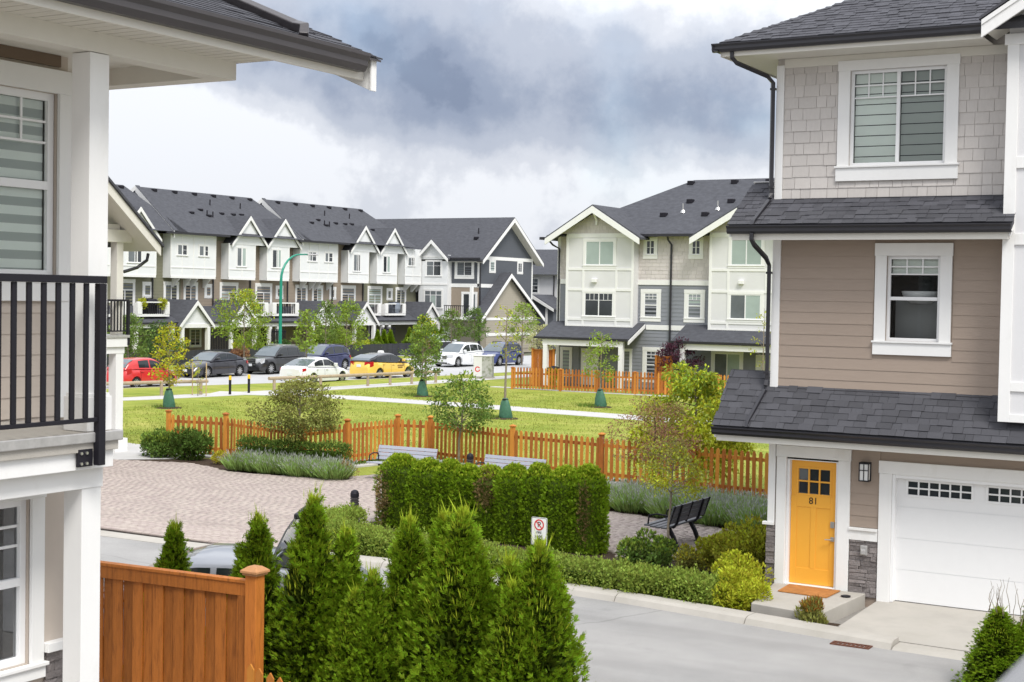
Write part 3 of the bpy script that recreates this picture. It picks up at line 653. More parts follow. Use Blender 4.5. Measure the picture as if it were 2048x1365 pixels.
# skirt roofs
def skirt(nm, xl, xr, yf, zf, yb, zb, ytop, rows):
    S = Vector((0, yb-yf, zb-zf)).normalized(); L = (Vector((0, yb-yf, zb-zf))).length; L2 = Vector((0, ytop-yf, (ytop-yf)*(zb-zf)/(yb-yf))).length
    k = (zb-zf)/(yb-yf); zt = zf+(ytop-yf)*k
    d = MB(); t = .10
    d.hexa([(xl, yf, zf-t), (xr, yf, zf-t), (xr, yb, zb-t), (xl, yb, zb-t), (xl, yf, zf), (xr, yf, zf), (xr, yb, zb), (xl, yb, zb)])
    d.hexa([(xl, yb, zb-t), (-8.50, yb, zb-t), (-8.50, ytop, zt-t), (xl, ytop, zt-t), (xl, yb, zb), (-8.50, yb, zb), (-8.50, ytop, zt), (xl, ytop, zt)])
    dk = build('skirt_roof', d, m['roof'], H)
    O = Vector((0, yf-.02, zf+.004)); rws = int(L2/.128); jm = MB()
    shingles(dk, O, (1, 0, 0), S, rws, lambda s: (xl-.02, (xr+.02) if s < L-.06 else -8.50), joined=jm, pick_=(lambda r, p: p < -4.55) if nm == 'l' else (lambda r, p: r < 3)); build('shingle_field', jm, m['roof_j'], dk, kind='stuff')
    # left slope cap, rear ridge
    rk = MB(); h = .17
    rk.hexa([(xl+.01, yf+.02, zf-h-.02), (xl+.045, yf+.02, zf-h-.02), (xl+.045, ytop, zt-h), (xl+.01, ytop, zt-h), (xl+.01, yf+.02, zf-.004), (xl+.045, yf+.02, zf-.004), (xl+.045, ytop, zt-.004), (xl+.01, ytop, zt-.004)])
    rk.hexa([(xr-.045, yf+.02, zf-h-.02), (xr-.01, yf+.02, zf-h-.02), (xr-.01, yb, zb-h), (xr-.045, yb, zb-h), (xr-.045, yf+.02, zf-.004), (xr-.01, yf+.02, zf-.004), (xr-.01, yb, zb-.004), (xr-.045, yb, zb-.004)])
    build('rake_board', rk, m['white'], H)
    f = MB(); f.box(xl+.05, xr-.05, yf+.02, yf+.04, zf-.24, zf-.02); f.box(xl+.05, xr-.05, yf+.04, 22.97, zf-.215, zf-.20); build('fascia', f, m['cream'], H)
    gt = MB()
    P = [(yf+.018, zf-.14), (yf-.045, zf-.14), (yf-.075, zf-.10), (yf-.075, zf-.055), (yf-.10, zf-.025), (yf-.10, zf-.008), (yf-.088, zf-.008), (yf-.088, zf-.03), (yf-.06, zf-.06), (yf-.06, zf-.11), (yf+.018, zf-.125)]
    gt.prism([(xl-.005, y, z) for y, z in P], (xr-xl+.01, 0, 0)); build('gutter', gt, m['gutter'], H)
    tp = MB(); tp.hexa([(xl-.02, ytop-.03, zt+.004), (-8.5, ytop-.03, zt+.004), (-8.5, ytop+.1, zt-.06), (xl-.02, ytop+.1, zt-.06), (xl-.02, ytop-.03, zt+.02), (-8.5, ytop-.03, zt+.02), (-8.5, ytop+.1, zt-.04), (xl-.02, ytop+.1, zt-.04)])
    build('ridge_flashing', tp, m['panel'] if nm == 'm' else m['roof'], H)
    return k
km = skirt('m', -9.02, -4.58, 22.34, 6.07, 22.985, 6.50, 23.5, 8)
kl = skirt('l', -9.24, RW, 22.42, 2.80, 22.985, 3.42, 23.22, 8)
for zz in (6.485, 3.40): build('wall_flashing', MB().box(-8.36, -4.78, 22.955, 22.985, zz, zz+.042), m['gutter'], H)
# main hip roof
C0 = Vector((-9.20, 22.22, 8.99)); pk = .52
S = Vector((0, 1, pk)).normalized(); Lr = 3.3*math.sqrt(1+pk*pk)*1.4
d = MB(); XV = -4.80
top = 4.6
d.hexa([(C0.x, C0.y, C0.z-.10), (RW+1, C0.y, C0.z-.10), (RW+1, C0.y+top, C0.z+top*pk-.1), (C0.x+top, C0.y+top, C0.z+top*pk-.1), (C0.x, C0.y, C0.z), (RW+1, C0.y, C0.z), (RW+1, C0.y+top, C0.z+top*pk), (C0.x+top, C0.y+top, C0.z+top*pk)])
d.poly([(C0.x, C0.y, C0.z), (C0.x+top, C0.y+top, C0.z+top*pk), (C0.x+top, 30, C0.z+top*pk), (C0.x, 34.6, C0.z)])
d.poly([(C0.x, 34.6, C0.z), (C0.x+top, 30, C0.z+top*pk), (RW+1, 30, C0.z+top*pk), (RW+1, 34.6, C0.z)])
d.poly([(C0.x+top, C0.y+top, C0.z+top*pk), (RW+1, C0.y+top, C0.z+top*pk), (RW+1, 30, C0.z+top*pk), (C0.x+top, 30, C0.z+top*pk)])
mr = build('main_roof', d, m['roof'], H)
cosl = 1/math.sqrt(1+pk*pk)
GL = Vector((-5.02, 22.0, 9.02)); gp = .62             # cross gable over the right bay: left eave foot, pitch
def mext(s):
    y = s*cosl; zz = y*pk
    return (C0.x+y*1.0+.06, max(C0.x+y+.1, -5.02+max(0, zz-.02)/gp+.02))
jm = MB(); shingles(None, Vector((0, C0.y-.02, C0.z+.004)), (1, 0, 0), S, 36, mext, joined=jm); build('shingle_field', jm, m['roof_j'], mr, kind='stuff')
hp = MB()
hs = [C0+Vector((t, t, t*pk+.012)) for t in np.arange(0, 4.6, .2)]
for a, b in zip(hs, hs[1:]):
    dv = Vector((.15, -.03, -.0)); ev = Vector((-.05, .13, -.0))
    hp.hexa([a+ev, a, a+dv, a+Vector((0, 0, -.03)), b+ev, b, b+dv, b+Vector((0, 0, -.03))]); hp.poly([a+ev+Vector((0, 0, .012)), a+Vector((0, 0, .014)), b+Vector((0, 0, .004)), b+ev]); hp.poly([a+Vector((0, 0, .014)), a+dv+Vector((0, 0, .012)), b+dv, b+Vector((0, 0, .004))])
build('hip_cap', hp, m['roof_j'], mr)
gt = MB(); yf, zf = C0.y, C0.z
P = [(yf+.018, zf-.14), (yf-.045, zf-.14), (yf-.075, zf-.10), (yf-.075, zf-.055), (yf-.10, zf-.025), (yf-.10, zf-.008), (yf-.088, zf-.008), (yf-.088, zf-.03), (yf-.06, zf-.06), (yf-.06, zf-.11), (yf+.018, zf-.125)]
gt.prism([(C0.x-.1, y, z) for y, z in P], (-5.05-C0.x+.1, 0, 0))
P2 = [(C0.x-(y-C0.y)*-1, z) for y, z in P]; gt.prism([(x, yf-.1, z) for x, z in P2], (0, 12.5, 0)); build('gutter', gt, m['gutter'], H)
f = MB(); f.box(C0.x+.04, -5.05, yf+.02, yf+.045, zf-.21, zf-.02); f.box(C0.x+.02, C0.x+.045, yf+.02, 34.4, zf-.21, zf-.02); build('fascia', f, m['cream'], H)
sf = MB(); sf.box(C0.x+.046, -5.05, yf+.046, 22.97, zf-.19, zf-.18); sf.box(C0.x+.046, -8.49, 22.97, 34.4, zf-.19, zf-.18); build('soffit', sf, m['soffit'], H)
# right bay and its gable
by = FR('-Y', 22.52)
bp = MB(); wall(by, bp, -4.70, RW, 3.16, 9.2); bp.box(-4.70, -4.68, 22.52, 22.98, 3.16, 9.2); build('bay_panel', bp, m['panel'], H)
def btrim(u0, u1, z0, z1, dd=.03): t_ = MB(); by.box(t_, u0, u1, .001, dd, z0, z1); return build('bay_trim', t_, m['white'], H, bevel=.004)
btrim(-4.74, -4.57, 3.12, 8.86); btrim(-4.57, RW, 6.88, 7.05, .028); btrim(-4.57, RW, 5.75, 5.92, .028); btrim(-4.57, RW, 3.58, 3.72, .028); btrim(-4.78, RW, 8.70, 8.86, .05); btrim(-4.57, RW, 3.12, 3.24, .027)
gb = MB(); px_ = 1.2; hz = (px_-GL.x)*gp
gb.hexa([(GL.x, GL.y, GL.z-.26), (GL.x+.02, GL.y, GL.z-.30), (px_, GL.y, GL.z+hz-.28), (px_, GL.y, GL.z+hz-.28), (GL.x, GL.y+.04, GL.z-.26), (GL.x+.02, GL.y+.04, GL.z-.30), (px_, GL.y+.04, GL.z+hz-.28), (px_, GL.y+.04, GL.z+hz-.28)]) if False else None
gb.prism([(GL.x, GL.y, GL.z-.02), (GL.x, GL.y, GL.z-.27), (px_, GL.y, GL.z+hz-.25), (px_, GL.y, GL.z+hz)], (0, .04, 0)); build('gable_rake', gb, m['white'], H, bevel=.004)
gb = MB(); gb.prism([(GL.x+.005, GL.y-.02, GL.z-.015), (GL.x+.005, GL.y-.02, GL.z-.085), (px_, GL.y-.02, GL.z+hz-.07), (px_, GL.y-.02, GL.z+hz)], (0, .018, 0)); build('gable_rake', gb, m['white'], H)
gr_ = MB(); gr_.prism([(GL.x-.03, GL.y-.03, GL.z-.012), (px_, GL.y-.03, GL.z+hz+.003), (px_, GL.y-.03, GL.z+hz+.045), (GL.x-.03, GL.y-.03, GL.z+.03)], (0, 3.2, 0)); build('gable_roof', gr_, m['roof_j'], H)
gs = MB(); gs.prism([(GL.x+.02, GL.y+.041, GL.z-.16), (px_, GL.y+.041, GL.z+hz-.14), (px_, GL.y+.041, GL.z+hz-.13), (GL.x+.02, GL.y+.041, GL.z-.15)], (0, .9, 0)); build('gable_soffit', gs, m['soffit'], H)
gw = MB(); gw.prism([(-4.72, 22.50, 8.86), (RW, 22.50, 8.86), (RW, 22.50, 12.4), (-4.72, 22.50, 9.1)], (0, .03, 0)); build('gable_wall', gw, m['panel'], H)
# downspouts
def dsp(path, w_=.062): t_ = MB(); t_.rects(path, w_, w_); return build('downspout', t_, m['gutter'], H, bevel=.006)
dsp([(-8.98, 22.24, 8.86), (-8.98, 22.24, 8.76), (-8.93, 22.30, 8.68), (-8.60, 22.84, 8.52), (-8.535, 22.93, 8.42), (-8.53, 22.94, 6.62), (-8.535, 22.90, 6.53)])
def on_m(y): return 6.07+(y-22.34)*km+.045
def on_l(y): return 2.80+(y-22.42)*kl+.045
dsp([(-8.54, 22.90, on_m(22.92)), (-8.60, 22.36, on_m(22.36)), (-8.60, 22.30, on_m(22.30)-.03)])
dsp([(-8.60, 22.29, 5.94), (-8.60, 22.29, 5.84), (-8.585, 22.36, 5.76), (-8.54, 22.80, 5.56), (-8.53, 22.93, 5.44), (-8.53, 22.94, 3.56), (-8.535, 22.90, 3.46)])
dsp([(-8.54, 22.90, on_l(22.92)), (-8.66, 22.46, on_l(22.46)), (-8.66, 22.40, on_l(22.40)-.03)])
br = MB()
for z in (8.3, 6.7, 5.3, 3.66): br.box(-8.575, -8.485, 22.90, 22.98, z, z+.035)
build('pipe_strap', br, m['gutter'], H)
# front door group
tr = MB(); fr.box(tr, -8.335, -8.17, -.02, .035, .12, 2.31); fr.box(tr, -7.30, -7.10, -.02, .035, .12, 2.31); fr.box(tr, -8.345, -7.09, -.02, .042, 2.312, 2.50); build('door_casing', tr, m['white'], H, bevel=.004)
tr = MB(); fr.box(tr, -8.168, -8.12, -.12, -.01, .20, 2.31); fr.box(tr, -7.345, -7.302, -.12, -.01, .20, 2.31); fr.box(tr, -8.12, -7.345, -.12, -.01, 2.265, 2.31); fr.box(tr, -8.168, -7.302, -.12, .02, .16, .235); build('door_jamb', tr, m['vinyl'], H, bevel=.003)
DX0, DX1, DZ0, DZ1 = -8.115, -7.35, .24, 2.26
dw = MB(); wall(fr, dw, DX0, DX1, DZ0, DZ1, [(DX0+.115, DX1-.115, 1.72, 2.13)], d=-.085, dep=.04)
rd = [(DX0+.10, (DX0+DX1)/2-.045, .50, 1.50), ((DX0+DX1)/2+.045, DX1-.10, .50, 1.50)]
door = build('front_door', dw, m['door'], H)
mm = MB(); x0, x1 = DX0+.115, DX1-.115
for k in (1, 2): x = x0+(x1-x0)*k/3; fr.box(mm, x-.013, x+.013, -.115, -.079, 1.72, 2.13)
fr.box(mm, x0, x1, -.116, -.080, 1.912, 1.938)
for a, b, c, e in ((x0-.03, x1+.03, 1.69, 1.722), (x0-.03, x1+.03, 2.128, 2.16), (x0-.03, x0+.002, 1.722, 2.128), (x1-.002, x1+.03, 1.722, 2.128)): fr.box(mm, a, b, -.0845, -.074, c, e)
build('muntin', mm, m['door'], door, bevel=.003)
pm = MB()
for a, b, c, e in rd:                              # recessed shaker panels framed by raised stiles
    pass
for a, b, c, e in ((DX0, DX0+.10, DZ0, 1.69), (DX1-.10, DX1, DZ0, 1.69), (DX0+.10, DX1-.10, DZ0, .50), (DX0+.10, DX1-.10, 1.50, 1.69), (rd[0][1], rd[1][0], .50, 1.50)): fr.box(pm, a, b, -.0845, -.075, c, e)
build('stile', pm, m['door'], door, bevel=.004)
for i in range(3):
    for j in range(2):
        p = MB(); a = x0+(x1-x0)*i/3; b = x0+(x1-x0)*(i+1)/3; c = 1.72+.205*j; fr.quad(p, a+.012, b-.012, c+.01, c+.195, -.105); build('pane', p, m['pane_d'] if (i, j) != (0, 1) else m['pane_g'], door)
hd = MB(); fr.box(hd, DX1-.085, DX1-.02, -.075, -.045, 1.20, 1.30); fr.box(hd, DX1-.08, DX1-.022, -.075, -.05, .98, 1.05); hd.tube([fr.P(DX1-.05, -.05, 1.015), fr.P(DX1-.05, -.005, 1.015)], .011); hd.tube([fr.P(DX1-.05, -.006, 1.015), fr.P(DX1-.16, -.004, 1.010)], .011); build('handle', hd, m['steel'], door, bevel=.004)
# house number
def text(name, s, size, loc, rot, mt, par, ext=.004, font=None, ax='CENTER'):
    cu = bpy.data.curves.new(name, 'FONT'); cu.body = s; cu.size = size; cu.extrude = ext; cu.align_x = ax; cu.align_y = 'CENTER'; cu.resolution_u = 4
    t_ = bpy.data.objects.new(name+'_tmp', cu); COL.objects.link(t_); bpy.context.view_layer.update()
    me = bpy.data.meshes.new_from_object(t_.evaluated_get(bpy.context.evaluated_depsgraph_get())); bpy.data.objects.remove(t_); bpy.data.curves.remove(cu)
    me.materials.clear(); me.materials.append(mt); o = bpy.data.objects.new(name, me); COL.objects.link(o); o.parent = par
    o.location = Vector(loc)-Vector(WL[par]); o.rotation_euler = rot; WL[o] = tuple(loc); return o
text('house_number', '81', .155, (-7.735, 23.073, 1.605), (R_(90), 0, 0), m['ink'], door)
# water table, stone, lamp, outlet
trim('water_table', -7.10, -6.64, -.02, .035, 1.06, 1.22); trim('water_table', -7.10, -6.64, -.02, .065, 1.22, 1.262)
trim('water_table', -8.56, -8.36, -.04, .05, 1.17, 1.22)
def stones(fr_, u0, u1, z0, z1, d=0.0):
    z = z0
    while z < z1-.01:
        h = min(random.choice((.045, .055, .07, .085)), z1-z); u = u0
        while u < u1-.01:
            wv = min(random.uniform(.10, .30), u1-u)
            if u1-u-wv < .06: wv = u1-u
            t = random.uniform(.018, .045); q = MB(); e = .004
            fr_.box(q, u+e*.5, u+wv-e*.5, d, d+t, z+e*.4, z+h-e*.4)
            for i, v in enumerate(q.v):
                q.v[i] = tuple(c+random.uniform(-.006, .006) for c in v)
            build('stone', q, m['stone'], H, bevel=.004); u += wv
        z += h
stones(fr, -7.09, -6.64, .16, 1.055, -.01); stones(fr, -8.50, -8.345, .08, 1.165, -.01)
stones(FR('-X', -8.47), 23.02, 23.5, .08, 1.165, 0)
ol = MB(); fr.box(ol, -6.90, -6.79, .01, .075, .83, .99); fr.box(ol, -6.885, -6.805, .075, .10, .845, .93); build('outlet_cover', ol, m['flash'], H, bevel=.012)
lt = MB(); fr.box(lt, -6.93, -6.77, .0, .02, 2.02, 2.32); fr.box(lt, -6.93, -6.77, .02, .15, 2.295, 2.32); fr.box(lt, -6.93, -6.77, .02, .15, 2.02, 2.035)
for x in (-6.93, -6.783): fr.box(lt, x, x+.013, .137, .15, 2.035, 2.295)
fr.box(lt, -6.856, -6.844, .140, .150, 2.035, 2.295); fr.box(lt, -6.917, -6.783, .140, .149, 2.19, 2.202)
wl_ = build('wall_lamp', lt, m['black'], H); q = MB(); fr.box(q, -6.915, -6.785, .022, .135, 2.037, 2.293); build('lamp_glass', q, m['sign'], wl_)
# garage door
GX0, GX1 = -6.38, -1.40
tr = MB(); fr.box(tr, -6.63, -6.43, -.02, .035, .12, 2.16); fr.box(tr, -1.37, -1.17, -.02, .035, .12, 2.16); fr.box(tr, -6.64, -1.16, -.02, .042, 2.162, 2.36); build('garage_casing', tr, m['white'], H, bevel=.004)
tr = MB(); fr.box(tr, -6.428, -6.38, -.16, .01, .13, 2.16); fr.box(tr, -6.38, -1.40, -.16, .0, 2.10, 2.16); build('garage_jamb', tr, m['vinyl'], H, bevel=.003)
gd = MB(); holes = []
gx = -6.21
while gx < -1.6: holes.append((gx, gx+.98, 1.84, 2.05)); gx += 1.235
zs = [.14, .64, 1.14, 1.64, 2.10]
for c, e in zip(zs, zs[1:]): wall(fr, gd, GX0, GX1, c+.003, e-.003, [h for h in holes if h[2] >= c and h[3] <= e], d=-.12, dep=.03)
fr.quad(gd, GX0, GX1, .14, 2.1, -.124) if False else None
GD = build('garage_door', gd, m['garage'], H)
gj = MB(); fr.quad(gj, GX0, GX1, .14, 1.8, -.123); build('door_backing', gj, m['panelw'], GD)
for h in holes:
    q = MB()
    for k in range(1, 6): x = h[0]+(h[1]-h[0])*k/6; fr.box(q, x-.012, x+.012, -.142, -.114, h[2], h[3])
    fr.box(q, h[0], h[1], -.143, -.115, (h[2]+h[3])/2-.012, (h[2]+h[3])/2+.012)
    for a, b, c, e in ((h[0]-.035, h[1]+.035, h[3], h[3]+.035), (h[0]-.035, h[1]+.035, h[2]-.035, h[2]), (h[0]-.035, h[0], h[2], h[3]), (h[1], h[1]+.035, h[2], h[3])): fr.box(q, a, b, -.119, -.106, c, e)
    wf = build('window', q, m['garage'], GD, bevel=.003); q = MB(); fr.quad(q, h[0], h[1], h[2], h[3], -.138); build('pane', q, m['pane_d'], wf)
# foundation and doorstep
fd = MB(); fr.box(fd, -8.45, -6.63, -.3, -.012, -.1, .165); build('foundation', fd, m['conc'], H)
tag(build('doorstep', MB().hexa([(-8.07, 21.24, -.05), (-6.93, 21.04, -.05), (-6.80, 22.955, -.05), (-8.33, 22.955, -.05), (-8.07, 21.24, .215), (-6.93, 21.04, .215), (-6.80, 22.955, .225), (-8.33, 22.955, .225)]), m['conc'], bevel=.012), 'grey concrete doorstep block below the yellow door', 'doorstep')
tag(build('doormat', MB().hexa([(-8.02, 22.28, .227), (-7.20, 22.22, .227), (-7.18, 22.86, .231), (-8.05, 22.90, .231), (-8.02, 22.28, .242), (-7.20, 22.22, .242), (-7.18, 22.86, .246), (-8.05, 22.90, .246)]), m['mat']), 'orange brown coir doormat lying on the concrete step', 'doormat')
tag(build('black_dish', MB().lathe(-6.98, 22.5, [(.05, .226), (.075, .228), (.08, .245), (.06, .25)], 14), m['black']), 'small round black dish on the corner of the doorstep', 'dish')
# ---------------------------------------------------------------- near house at the left, with its balcony
L1 = thing('balcony_townhouse', 'cream townhouse at the left edge with covered balcony and black railing, nearest the viewer', 'house', (-10, 7, 0))
fx = FR('+X', -9.80); fl_ = FR('+X', -9.25)
def lb(name, x0, x1, y0, y1, z0, z1, mt='white', par=L1, bevel=.004): return build(name, MB().box(x0, x1, y0, y1, z0, z1), m[mt], par, bevel=bevel)
w_ = MB(); wall(fx, w_, 3, 9.08, 3.7, 7.1, [(7.50, 8.96, 4.95, 6.53)], d=-.01); build('upper_wall', w_, m['left_sid'], L1)
w_ = MB(); w_.box(-13, -9.82, 9.0, 9.08, 0, 7.3); w_.box(-13, -9.82, 2.9, 3.0, 0, 7.3); w_.box(-13, -12.9, 3, 9, 0, 7.3); build('side_wall', w_, m['left_sid'], L1)
boards(fx, L1, 3, 8.965, 3.76, 4.72, .178, m['left_sid'], d=-.01)
boards(fx, L1, 7.0, 8.965, 4.72, 6.7, .178, m['left_sid'], [(7.2, 9.2, 4.70, 6.72)], d=-.01)
lb('corner_board', -9.83, -9.775, 8.97, 9.10, 3.74, 6.7)
wo, ps, g = window(fx, L1, 7.50, 8.955, 4.95, 6.53, kind='hung', trim=.115, tt=.20, tb=.20, deep=True, mun=[(0, 5, 2, .52)], mtrim='white', fw=.065)
for q in ps:                                          # layered day-and-night blind
    a, b, c, e = q; z = e; k = 0
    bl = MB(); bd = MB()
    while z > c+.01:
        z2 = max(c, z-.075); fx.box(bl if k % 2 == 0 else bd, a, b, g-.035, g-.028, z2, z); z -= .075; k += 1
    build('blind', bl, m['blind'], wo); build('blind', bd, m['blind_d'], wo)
lb('band', -9.82, -9.78, 3, 8.98, 6.76, 6.86, 'umber')
lb('wall_beam', -9.82, -9.70, 3, 9.9, 6.86, 7.02, 'cream')
# balcony deck
lb('deck', -9.79, -8.52, 3, 8.44, 3.60, 3.745, 'conc'); lb('deck_flashing', -8.52, -8.495, 3, 8.47, 3.672, 3.752, 'flash', bevel=.008)
lb('deck_flashing', -9.79, -8.52, 8.442, 8.47, 3.672, 3.752, 'flash', bevel=.008)
lb('deck_fascia', -8.60, -8.555, 3, 8.42, 3.462, 3.67); lb('deck_fascia', -9.79, -8.60, 8.38, 8.42, 3.462, 3.67)
lb('deck_soffit', -9.24, -8.61, 3, 8.32, 3.47, 3.485, 'soffit'); lb('porch_beam', -8.84, -8.655, 3, 8.41, 3.295, 3.468)
lb('porch_beam', -9.24, -8.845, 8.21, 8.40, 3.30, 3.466)
# posts
def post(x1, y0, z0, z1, wd=.20, base=.0):
    p = lb('post', x1-wd, x1, y0, y0+wd, z0, z1)
    if base: lb('post_base', x1-wd-.03, x1+.03, y0-.03, y0+wd+.03, z0, z0+base); lb('post_base', x1-wd-.018, x1+.018, y0-.018, y0+wd+.018, z0+base, z0+base+.025)
post(-8.62, 8.205, 3.748, 6.70, base=.27); post(-8.665, 8.20, 0, 3.295, base=.0); lb('post_shim', -8.82, -8.60, 8.18, 8.42, 3.746, 3.762, 'black', bevel=0)
# roof beams, L-shaped
lb('roof_beam', -8.82, -8.62, 3, 9.90, 6.705, 6.868, 'cream'); lb('roof_beam', -10.6, -8.82, 9.70, 9.899, 6.706, 6.867, 'cream'); lb('porch_ceiling', -10.6, -8.82, 3, 9.70, 6.862, 6.875, 'soffit')
y = 4.9
while y < 9.92:
    lb('soffit_board', -8.62, -8.13, y, min(y+.110, 9.93), 6.858+random.uniform(0, .0015), 6.872, 'soffit', bevel=0); y += .124
lb('fascia', -8.13, -8.105, 3, 11.07, 6.832, 7.04, 'cream'); lb('fascia', -8.105, -8.09, 3, 10.95, 6.905, 7.03, 'cream')
lb('soffit_trim', -9.8, -8.131, 9.93, 9.95, 6.86, 6.90, 'umber')
gt = MB(); xf, zf = -8.09, 7.06
P = [(xf, zf-.165), (xf+.065, zf-.165), (xf+.10, zf-.115), (xf+.10, zf-.07), (xf+.13, zf-.03), (xf+.13, zf), (xf+.118, zf), (xf+.118, zf-.025), (xf+.085, zf-.065), (xf+.085, zf-.11), (xf, zf-.15)]
gt.prism([(x, 3, z) for x, z in P], (0, 7.98, 0)); build('gutter', gt, m['gutter_g'], L1)
pl = .41
def rz(x, o=0): return 7.045+(-8.03-x)*pl+o
rk = MB(); rk.prism([(-8.03, 11.08, rz(-8.03, -.31)), (-8.03, 11.08, rz(-8.03, -.02)), (-12.0, 11.08, rz(-12, -.02)), (-12.0, 11.08, rz(-12, -.27))], (0, .045, 0)); build('rake_board', rk, m['white'], L1, bevel=.003)
rk = MB(); rk.prism([(-8.028, 11.06, rz(-8.03, -.31)), (-8.028, 11.06, rz(-8.03, -.02)), (-8.01, 11.06, rz(-8.03, -.02)), (-8.01, 11.06, rz(-8.03, -.31))], (0, .08, 0)); build('rake_end', rk, m['white'], L1)
rf = MB(); rf.prism([(-7.98, 3, rz(-7.98, -.02)), (-12.2, 3, rz(-12.2, -.02)), (-12.2, 3, rz(-12.2)), (-7.98, 3, rz(-7.98))], (0, 8.17, 0)); build('roof_deck', rf, m['gutter_g'], L1)
O = Vector((-7.985, 0, rz(-7.985, .004))); S = Vector((-1, 0, pl)).normalized()
jm = MB(); shingles(None, O, (0, 1, 0), S, 27, lambda s: (3.0, 11.2), joined=jm, wid=(.25, .6)); build('shingle_field', jm, m['roof_j'], L1, kind='stuff')
dp = MB(); pth = [(-8.12, 10.20, 7.10), (-8.16, 10.26, 7.19), (-8.30, 10.30, rz(-8.3, .07)), (-10.9, 10.38, rz(-10.9, .075))]; dp.rects(pth, .085, .085); build('downspout', dp, m['gutter_g'], L1, bevel=.012)
# railing
RL = thing('balcony_railing', 'black metal balustrade fixed to the balcony edge of the nearest house', 'railing', (-8.49, 7, 3.5))
lb('top_rail', -8.515, -8.455, 2.6, 8.245, 4.905, 4.962, 'black', RL); lb('bottom_rail', -8.50, -8.468, 2.6, 8.17, 3.835, 3.868, 'black', RL); lb('rail_post', -8.515, -8.455, 8.17, 8.24, 3.495, 4.904, 'black', RL)
y = 8.055
while y > 5.6: lb('baluster', -8.495, -8.473, y-.022, y+.022, 3.869, 4.904, 'black', RL, bevel=.003); y -= .139
bp = lb('bracket', -8.545, -8.516, 8.02, 8.168, 3.49, 3.625, 'black', RL)
for yy in (8.045, 8.10):
    for zz in (3.515, 3.595): build('bolt', MB().tube([(-8.517, yy, zz), (-8.503, yy, zz)], .012, 8), m['steel'], bp)
# lower storey
w_ = MB(); wall(fl_, w_, 3, 8.85, -.3, 3.46, [(6.9, 8.20, 1.83, 3.17)], d=-.01); build('lower_wall', w_, m['left_sid'], L1)
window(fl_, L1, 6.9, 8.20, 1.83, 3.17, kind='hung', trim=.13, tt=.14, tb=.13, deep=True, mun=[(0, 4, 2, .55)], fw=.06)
lb('water_table', -9.26, -9.17, 8.335, 8.86, 1.90, 1.975)
H_ = H; H = L1; stones(fl_, 8.36, 8.85, .6, 1.90, -.01); H = H_
# ---------------------------------------------------------------- house further along on the left, seen behind the balcony post
L2 = thing('gabled_townhouse', 'cream gabled townhouse behind the near balcony post, with small balcony on white columns', 'house', (-33, 30, 0))
def l2(name, x0, x1, y0, y1, z0, z1, mt='white', bevel=.004, par=L2): return build(name, MB().box(x0, x1, y0, y1, z0, z1), m[mt], par, bevel=bevel)
g2 = FR('+X', -34.2)
w_ = MB(); wall(g2, w_, 24, 31.9, 0, 6.5); w_.box(-44, -34.2, 31.85, 31.9, 0, 6.5); w_.box(-44, -43.9, 24, 31.85, 0, 6.5); w_.box(-44, -34.2, 24, 24.05, 0, 6.5); build('wall', w_, m['olive'], L2)
lp = MB(); laps(g2, lp, 26, 31.8, 3.5, 6.3, .18, d=.003); build('siding', lp, m['olive'], L2, kind='stuff')
window(g2, L2, 28.9, 30.6, 3.6, 5.7, kind='transom', trim=.12, far=True)
l2('column', -32.35, -32.05, 31.62, 31.92, 0, 3.15); l2('column_base', -32.45, -31.95, 31.52, 32.02, 0, .42); l2('column', -32.33, -32.07, 31.64, 31.90, 3.5, 6.25, 'cream')
l2('column', -32.35, -32.05, 28.2, 28.5, 0, 3.15); l2('column', -32.33, -32.07, 28.22, 28.48, 3.5, 6.25, 'cream')
l2('porch_beam', -32.36, -32.04, 27, 31.95, 2.95, 3.15); l2('porch_beam', -34.2, -32.36, 31.66, 31.9, 2.96, 3.14)
l2('deck', -34.2, -31.98, 27, 32.02, 3.15, 3.42); l2('deck_flashing', -34.2, -31.95, 26.9, 32.08, 3.42, 3.50, 'flash')
l2('roof_beam', -32.38, -32.02, 26.5, 32.2, 6.25, 6.62, 'cream')
r2_ = thing('balcony_railing', 'small black balcony railing on the cream gabled house behind the post', 'railing', (-32, 30, 3.5))
l2('top_rail', -32.03, -31.97, 27, 32.06, 4.50, 4.56, 'black', par=r2_, bevel=0); l2('bottom_rail', -32.02, -31.98, 27, 32.0, 3.60, 3.64, 'black', par=r2_, bevel=0); l2('rail_post', -32.04, -31.96, 32.0, 32.08, 3.2, 4.5, 'black', par=r2_, bevel=0)
for k in range(22): l2('baluster', -32.015, -31.985, 31.88-k*.13-.015, 31.88-k*.13+.015, 3.64, 4.5, 'black', 0, par=r2_)
ap = 28.0; za = 10.05; pt = .82
def yz(y): return za-abs(y-ap)*pt
gb = MB()
for s_ in (1, -1):
    yt = ap+s_*4.72
    gb.prism([(-31.35, ap, za), (-31.35, yt, yz(yt)), (-31.35, yt, yz(yt)-.30), (-31.35, ap, za-.36)], (-.05, 0, 0))
build('gable_rake', gb, m['cream'], L2)
gb = MB()
for s_ in (1, -1):
    yt = ap+s_*4.78; gb.prism([(-31.28, ap, za+.01), (-31.28, yt, yz(yt)+.01), (-31.28, yt, yz(yt)+.09), (-31.28, ap, za+.10)], (-13, 0, 0))
build('roof', gb, m['roof_far'], L2)
gb = MB()
for s_ in (1, -1):
    yt = ap+s_*4.68; gb.prism([(-31.42, ap, za-.20), (-31.42, yt, yz(yt)-.20), (-31.42, yt, yz(yt)-.16), (-31.42, ap, za-.16)], (-1.6, 0, 0))
build('soffit', gb, m['soffit'], L2)
